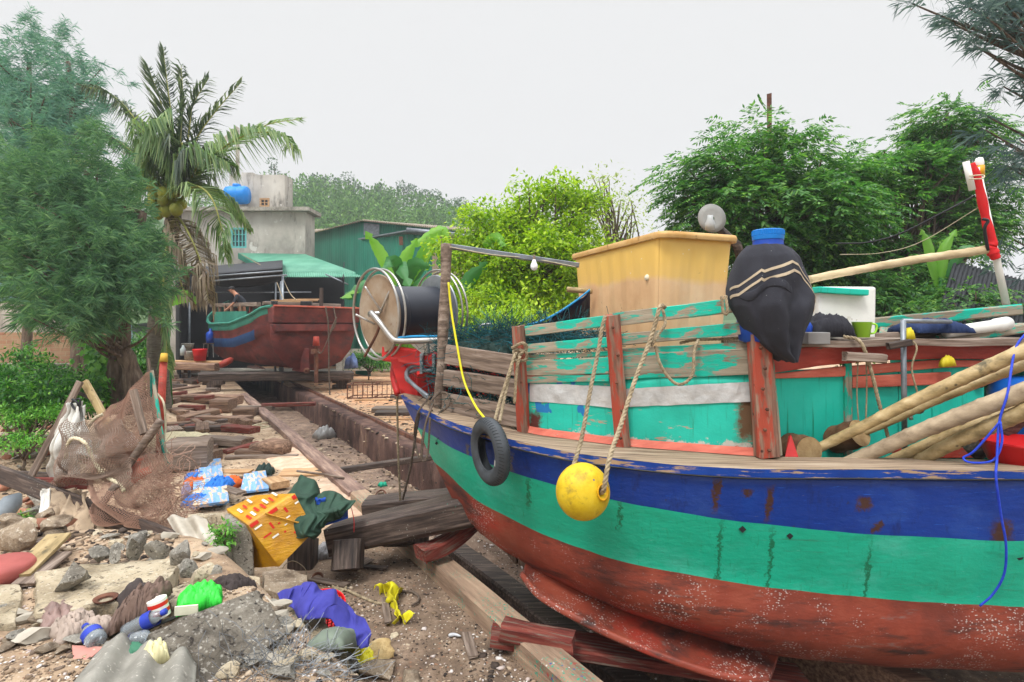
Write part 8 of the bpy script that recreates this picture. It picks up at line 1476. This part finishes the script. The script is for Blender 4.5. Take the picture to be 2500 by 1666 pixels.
rope('white_rope', [P(160, 1120, 5.9), P(168, 1080, 5.9), P(185, 1070, 5.85), P(210, 1085, 5.8), P(232, 1130, 5.75), P(255, 1160, 5.7), P(290, 1182, 5.65), P(303, 1200, 5.6)], .019, K['twine'], None, 'thick white rope arching over the net above the slanting beam'); rope('white_rope', [P(218, 1040, 6.1), P(232, 1022, 6.1), P(250, 1012, 6.1)], .018, K['twine'], None, 'short thick white rope end on the edge of the brown net')
cord('pale_strip', [P(384, 962, 6.4), P(400, 985, 6.3), P(404, 1040, 6.3), P(402, 1090, 6.2), P(420, 1115, 6.2)], .012, K['twine'], None, 'pale strap hanging from the red pole', 'strap'); cord('tie_string', [P(176, 975, 6.3), P(190, 985, 6.28), P(186, 1000, 6.28), P(175, 985, 6.3), P(195, 975, 6.3), P(192, 1005, 6.28)], .012, K['black_cable'], None, 'tangle of black cord binding the top of the pale stake')
cord('tie_string', [P(368, 910, 6.35), P(372, 1000, 6.3), P(388, 1060, 6.2), P(404, 1120, 6.1), P(415, 1135, 6.1)], .01, K['green_cord'], None, 'thin green cord running down beside the greenish post')
# corners in photo columns: net surfaces
def surf(tl, tr, br_, bl, wob, seed):
    tl, tr, br_, bl = [P(*q) for q in (tl, tr, br_, bl)]
    def f(a, b): p = tl.lerp(tr, a).lerp(bl.lerp(br_, a), b); k = math.sin(a*3.14)*math.sin(b*3.14); return p+Vector((0, -k*wob+mnoise.noise(Vector((a*4, b*4, seed)))*wob*.7, -k*wob*.5+mnoise.noise(Vector((a*3, b*3, seed+5)))*wob*.4))
    return f
def net(name, f, nu, nv, m_, label, r=.0022, sub_=2):
    V = []; 
    def strip(pts):
        A = np.array([list(p) for p in pts]); d = nrm(np.gradient(A, axis=0)); s = nrm(np.cross(d, np.array([.2, 1, .1]))); t = np.cross(d, s)
        for w in (s, t): V.append(np.stack([A[:-1]-w[:-1]*r, A[:-1]+w[:-1]*r, A[1:]+w[1:]*r, A[1:]-w[1:]*r], 1).reshape(-1, 3))
    N = nu+nv
    for k in range(-nv, nu+1):
        for sg_ in (1, -1):
            pts = []
            for j in range(nv+1):
                u = (k+j) if sg_ > 0 else (k+nv-j)
                if 0 <= u <= nu: zz_ = .18/nu*((j % 2)*2-1); pts.append(f(min(1, max(0, u/nu+zz_)), j/nv))
            if len(pts) > 1: strip(pts)
    V = np.concatenate(V); o = mkobj(name, V, np.arange(len(V)).reshape(-1, 4), m_, smooth=False); return tag(o, label, 'net')
K['netb'] = flat('brown_net_cord', C(160, 128, 110), .95); K['netd'] = flat('pale_net_cord', C(146, 126, 112), .95)
net('fishing_net', surf((228, 1030, 6.2), (372, 905, 6.4), (415, 1150, 6.1), (270, 1130, 5.9), .2, 1), 46, 40, K['netb'], 'dark brown mesh net stretched between the stakes, upper right part of the shelter', .003)
net('fishing_net', surf((165, 1020, 6.1), (300, 1040, 5.9), (330, 1190, 5.6), (120, 1180, 5.9), .25, 2), 30, 26, K['netd'], 'wide meshed net over the white sheet at the left of the shelter', .0035)
net('fishing_net', surf((190, 1120, 5.8), (420, 1110, 6.0), (432, 1300, 5.5), (240, 1260, 5.4), .25, 3), 40, 30, K['netb'], 'slack reddish brown net sagging down to the long slanting beam', .003)
net('fishing_net', surf((240, 1040, 6.3), (380, 960, 6.4), (425, 1250, 5.9), (280, 1240, 5.8), .2, 7), 40, 44, K['netd'], 'second layer of brown net hanging behind the upper one', .003)
netpile('fishing_net', [P(395, 1180, 6), P(410, 1220, 5.9), P(420, 1150, 6.1), P(405, 1260, 5.7), P(385, 1110, 6.1)], 9, K['netb'], 'bunched brown net at the right foot of the shelter', 300, .003, (.22, .2, .5))
K['wsheet'] = flat('dirty_white_sheet', C(206, 204, 196), .7, bump=.4, over=[('n', C(150, 136, 118), 3, .55, .7)]); K['canvas'] = flat('brown_canvas', C(172, 152, 128), .9, bump=.5, var=.22, over=[('n', C(112, 94, 78), 3, .52, .66, (4, 4, 1))])
def sheet(name, f, nu, nv, m_, label, cat='sheet', fold=9, amp=.05, th=.006):
    def g_(a, b): p = f(a, b); return p+Vector((math.sin(a*fold+b*2)*amp*.3, math.sin(a*fold*1.3+mnoise.noise(Vector((a*3, b*2, 0)))*4)*amp, 0))+mnoise.noise_vector(p*8)*.015
    return tag(MB().grid(g_, nu, nv).build(name, m_, smooth=True, th=th), label, cat)
sheet('white_sheet', surf((166, 975, 6.35), (200, 985, 6.35), (210, 1195, 6.1), (106, 1188, 6.1), .14, 11), 20, 40, K['wsheet'], 'dirty white plastic sheet bunched round the pale leaning stake', amp=.06); sheet('white_sheet', surf((188, 990, 6.4), (206, 990, 6.4), (250, 1130, 6.2), (165, 1110, 6.2), .12, 12), 20, 30, K['wsheet'], 'second fold of white sheet hanging behind the wide meshed net', amp=.06); sheet('white_sheet', surf((99, 1195, 5.7), (122, 1195, 5.75), (132, 1370, 5.3), (122, 1368, 5.3), .08, 13), 10, 34, K['wsheet'], 'narrow white strip trailing from the slanting beam to the ground', amp=.03)
sheet('brown_canvas', surf((118, 1190, 5.9), (215, 1200, 5.8), (255, 1390, 5.2), (150, 1310, 5.4), .18, 14), 34, 30, K['canvas'], 'folded dirty brown canvas hanging under the slanting beam', 'canvas', 14, .06); sheet('brown_canvas', surf((185, 1215, 5.8), (270, 1240, 5.8), (310, 1385, 5.3), (235, 1380, 5.3), .18, 15), 26, 26, K['canvas'], 'right hand fold of brown canvas touching the rubble behind the slab', 'canvas', 10, .06); sheet('brown_canvas', surf((116, 1260, 5.55), (126, 1250, 5.5), (228, 1405, 5.1), (205, 1412, 5.1), .1, 16), 10, 30, K['canvas'], 'rolled edge of canvas curving down to the tan slab', 'canvas', 5, .03)
sheet('red_scrap', surf((300, 1125, 5.95), (352, 1110, 6.0), (372, 1150, 6.0), (320, 1190, 5.9), .1, 17), 12, 12, flat('faded_red_sheet', C(186, 78, 58), .8), 'faded red plastic sheet behind the brown net', 'sheet', 6, .03)
heap(GP(255, 1115)+Vector((0, 0, .2)), GP(320, 1120)+Vector((0, 0, .2)), .4, .25, 71, K['wsheet'], 'white_bag', 'white plastic rubbish behind the middle of the net shelter', 'rubbish', 30, 16, .8, 8); rock('rubble_stone', GP(275, 1090)+Vector((0, 0, .1)), (.5, .35, .3), K['conc'], 'grey boulder seen through the net below the olive board', 'stone', seed=90); rock('rubble_stone', GP(355, 1165), (.5, .35, .3), K['stone'], 'brown boulder seen through the net below the round log', 'stone', seed=91)
# ---- blue boards, orange and blue cloth by the shelter ----
def gb_(x0, y0, x1, y1, w, lb, m_='wood_blue', dz=.06, t=.03): plank('painted_board', GP(x0, y0)+Vector((0, 0, dz)), GP(x1, y1)+Vector((0, 0, dz+.03)), w, t, K[m_], label=lb, cat='board')
gb_(500, 1248, 500, 1138, .19, 'left arm of the flaked pale blue boards', dz=.06); gb_(535, 1242, 524, 1134, .19, 'right arm of the flaked pale blue boards', dz=.05); gb_(515, 1252, 512, 1195, .42, 'wide lower part of the flaked pale blue boards', dz=.11); gb_(606, 1212, 612, 1172, .2, 'short flaked blue board behind the yellow box'); gb_(638, 1208, 632, 1166, .2, 'short flaked blue board to the right of its twin'); gb_(530, 1205, 590, 1232, .14, 'brown board lying from the blue boards to the yellow box', 'wood', .12); gb_(660, 1182, 685, 1200, .26, 'flat pale brown block behind the yellow box', 'wood_fresh', .06, .1)
K['orange'] = flat('orange_cloth', C(206, 96, 40), .85, bump=.4); K['blucl'] = flat('bright_blue_cloth', C(40, 112, 196), .7, bump=.4)
heap(GP(450, 1192), GP(500, 1188), .3, .15, 81, K['orange'], 'orange_cloth', 'orange cloth left of the flaked blue boards', 'cloth', 30, 16, .8); heap(GP(535, 1186), GP(582, 1190), .35, .15, 82, K['orange'], 'orange_cloth', 'orange cloth right of the flaked blue boards', 'cloth', 30, 16, .8); heap(GP(508, 1205)+Vector((0, 0, .1)), GP(560, 1205)+Vector((0, 0, .08)), .4, .14, 83, K['blucl'], 'blue_cloth', 'bright blue cloth lying over the flaked blue boards', 'cloth', 30, 18, .9); heap(GP(458, 1232), GP(500, 1238), .3, .15, 84, K['blucl'], 'blue_cloth', 'bright blue cloth in the litter left of the flaked blue boards', 'cloth', 26, 14, .9); heap(GP(450, 1172), GP(500, 1168), .2, .12, 85, K['blucl'], 'blue_cloth', 'rim of blue cloth above the left orange cloth', 'cloth', 20, 12, .9)
heap(GP(622, 1160), GP(665, 1158), .32, .16, 86, flat('dark_green_netting', C(40, 56, 52), .9, bump=.5), 'net_scrap', 'small dark green net heap on the oval board', 'net', 24, 14, 1.0, 9); tag(MB().lathe([(0, 0), (.055, 0), (.06, .16), (.03, .22), (.03, .25), (0, .25)], GP(452, 1222), (.1, 0, 1), 14).build('spray_bottle', flat('lilac_bottle', C(170, 160, 190), .4), smooth=True), 'small lilac bottle standing beside the blue cloth', 'bottle')
heap(GP(768, 1072), GP(812, 1064), .4, .3, 87, flat('clear_bag', C(186, 184, 182), .3, bump=.4, trans=.4), 'plastic_bag', 'clear plastic bag lying in the pit', 'bag', 24, 14, .8, 7); heap(GP(925, 1188), GP(942, 1186), .12, .07, 88, flat('teal_scrap', C(20, 150, 120), .6), 'teal_rag', 'small teal rag on the pit floor', 'rag', 14, 10, .8, 6)
heap(P(842, 900, 22), P(872, 898, 22), .35, .55, 89, flat('blue_white_bag', C(110, 132, 180), .5, bump=.5, var=.3), 'plastic_bag', 'pale blue plastic bag by the low grey wall', 'bag', 20, 12, .8, 6)
cord('tie_string', [GP(620, 1040)+Vector((0, 0, .02)), GP(650, 1035)+Vector((0, 0, .03)), GP(672, 1038)+Vector((0, 0, .02)), GP(650, 1046)+Vector((0, 0, .02)), GP(625, 1048)+Vector((0, 0, .02)), GP(618, 1042)+Vector((0, 0, .03)), GP(660, 1044)+Vector((0, 0, .02))], .015, K['twine'], None, 'white cord loops lying on the dirt beside the slip timber')
# black mussel shells and wet litter in the pit
# ropes and slats on the wet ground
def gr(*q): return [GP(x, y)+Vector((0, 0, .02)) for x, y in q]
rope('ground_rope', gr((815, 1440), (850, 1448), (880, 1462), (920, 1478), (945, 1480)), .013, K['rope'], None, 'brown rope lying on the mud right of the blue purple cloth'); rope('ground_rope', gr((975, 1450), (1005, 1450), (1022, 1462), (1020, 1475), (1005, 1484)), .011, K['rope_grey'], None, 'curved rope end right of the yellow film'); rope('ground_rope', gr((812, 1436), (830, 1450), (845, 1440), (835, 1432), (818, 1446), (840, 1456)), .013, K['rope'], None, 'knotted rope beside the brown board')
for (x0, y0, x1, y1, w, m_, lb) in ((760, 1418, 848, 1436, .09, 'wood', 'brown board lying behind the blue purple cloth'), (938, 1466, 948, 1530, .055, 'wood', 'narrow slat under the yellow film'), (1138, 1552, 1155, 1614, .075, 'wood', 'short flat slat lying on the grit near the slip timber'), (875, 1388, 945, 1394, .06, 'wood_dark', 'dark charred splinters on the mud'), (850, 1395, 895, 1370, .2, 'wood', 'flat grey board under the tilted block')): plank('ground_slat', GP(x0, y0)+Vector((0, 0, .02)), GP(x1, y1)+Vector((0, 0, .03)), w, .015, K[m_], label=lb, cat='slat')
tag(MB().tube(cr([GP(1095, 1558)+Vector((0, 0, .02)), GP(1110, 1556)+Vector((0, 0, .02)), GP(1125, 1560)+Vector((0, 0, .02))], 4), [.008, .014, .015, .014, .013, .012, .01, .008, .005], 8).build('small_fish', flat('silver_fish', C(190, 192, 196), .3), smooth=True), 'small silvery fish lying on the grit', 'fish')
netpile('wire_tangle', [Z(x, 1650, .64) for x in (600, 650, 700, 740)]+[Z(x, 1630, .62) for x in (640, 700)], 14, flat('grey_wire', C(120, 124, 128), .5, metal=.4), 'tangle of thin grey net at the bottom edge', 420, .0016, (.25, .15, .05)); 
for q, lb in (([(545, 1618), (590, 1620), (610, 1630), (612, 1645)], 'short green cord on the shell crusted slab'), ([(560, 1645), (610, 1652), (660, 1655), (720, 1660)], 'longer green cord along the bottom edge')): cord('tie_string', [Z(x, y, .63) for x, y in q], .006, K['green_cord'], None, lb)
cord('wire_loop', [GP(700, 1455)+Vector((0, 0, .05)), GP(690, 1420)+Vector((0, 0, .12)), GP(715, 1405)+Vector((0, 0, .14)), GP(745, 1415)+Vector((0, 0, .1)), GP(748, 1432)+Vector((0, 0, .05))], .004, K['rope'], None, 'thin bent wire hoop over the brown rounded slab'); tag(MB().lathe([(.04, 0), (.055, .01), (.05, .03), (.038, .02)], GP(775, 1412), (.2, -.4, 1), 20).build('rusty_ring', K['rust'], smooth=True), 'rusty ring on the mud near the support block', 'ring')
heap(GP(770, 1355), GP(820, 1350), .3, .1, 91, flat('dirty_film', C(130, 128, 128), .3, bump=.5, var=.4), 'plastic_wrap', 'dirty grey plastic wrap behind the support blocks', 'wrap', 34, 18, 1.1, 10)
cord('steel_hook', [GP(915, 1245)+Vector((0, 0, .02)), GP(918, 1222)+Vector((0, 0, .1)), GP(935, 1215)+Vector((0, 0, .12)), GP(950, 1228)+Vector((0, 0, .06))], .012, K['rust'], None, 'bent rusty hook on the timber behind the beams', 'hook'); cord('red_thread', [P(858, 1240, 5.5), P(864, 1270, 5.45), P(864, 1300, 5.45)], .004, K['redpl'], None, 'thin red thread hanging from the green jacket', 'thread')
# ================= thin haze =================
hzb = MB().box((0, 60, 18), (420, 420, 44)).build('haze', K['soil'], loc=(0, 60, 18)); tag(hzb, kind='stuff'); hm_ = bpy.data.materials.new('thin_haze'); hm_.use_nodes = True
t_ = hm_.node_tree; t_.nodes.remove(t_.nodes['Principled BSDF']); pv = t_.nodes.new('ShaderNodeVolumePrincipled'); pv.inputs['Color'].default_value = (.95, .97, 1, 1); pv.inputs['Density'].default_value = .0016; pv.inputs['Anisotropy'].default_value = .2
t_.links.new(pv.outputs[0], t_.nodes['Material Output'].inputs['Volume']); hzb.data.materials.clear(); hzb.data.materials.append(hm_)
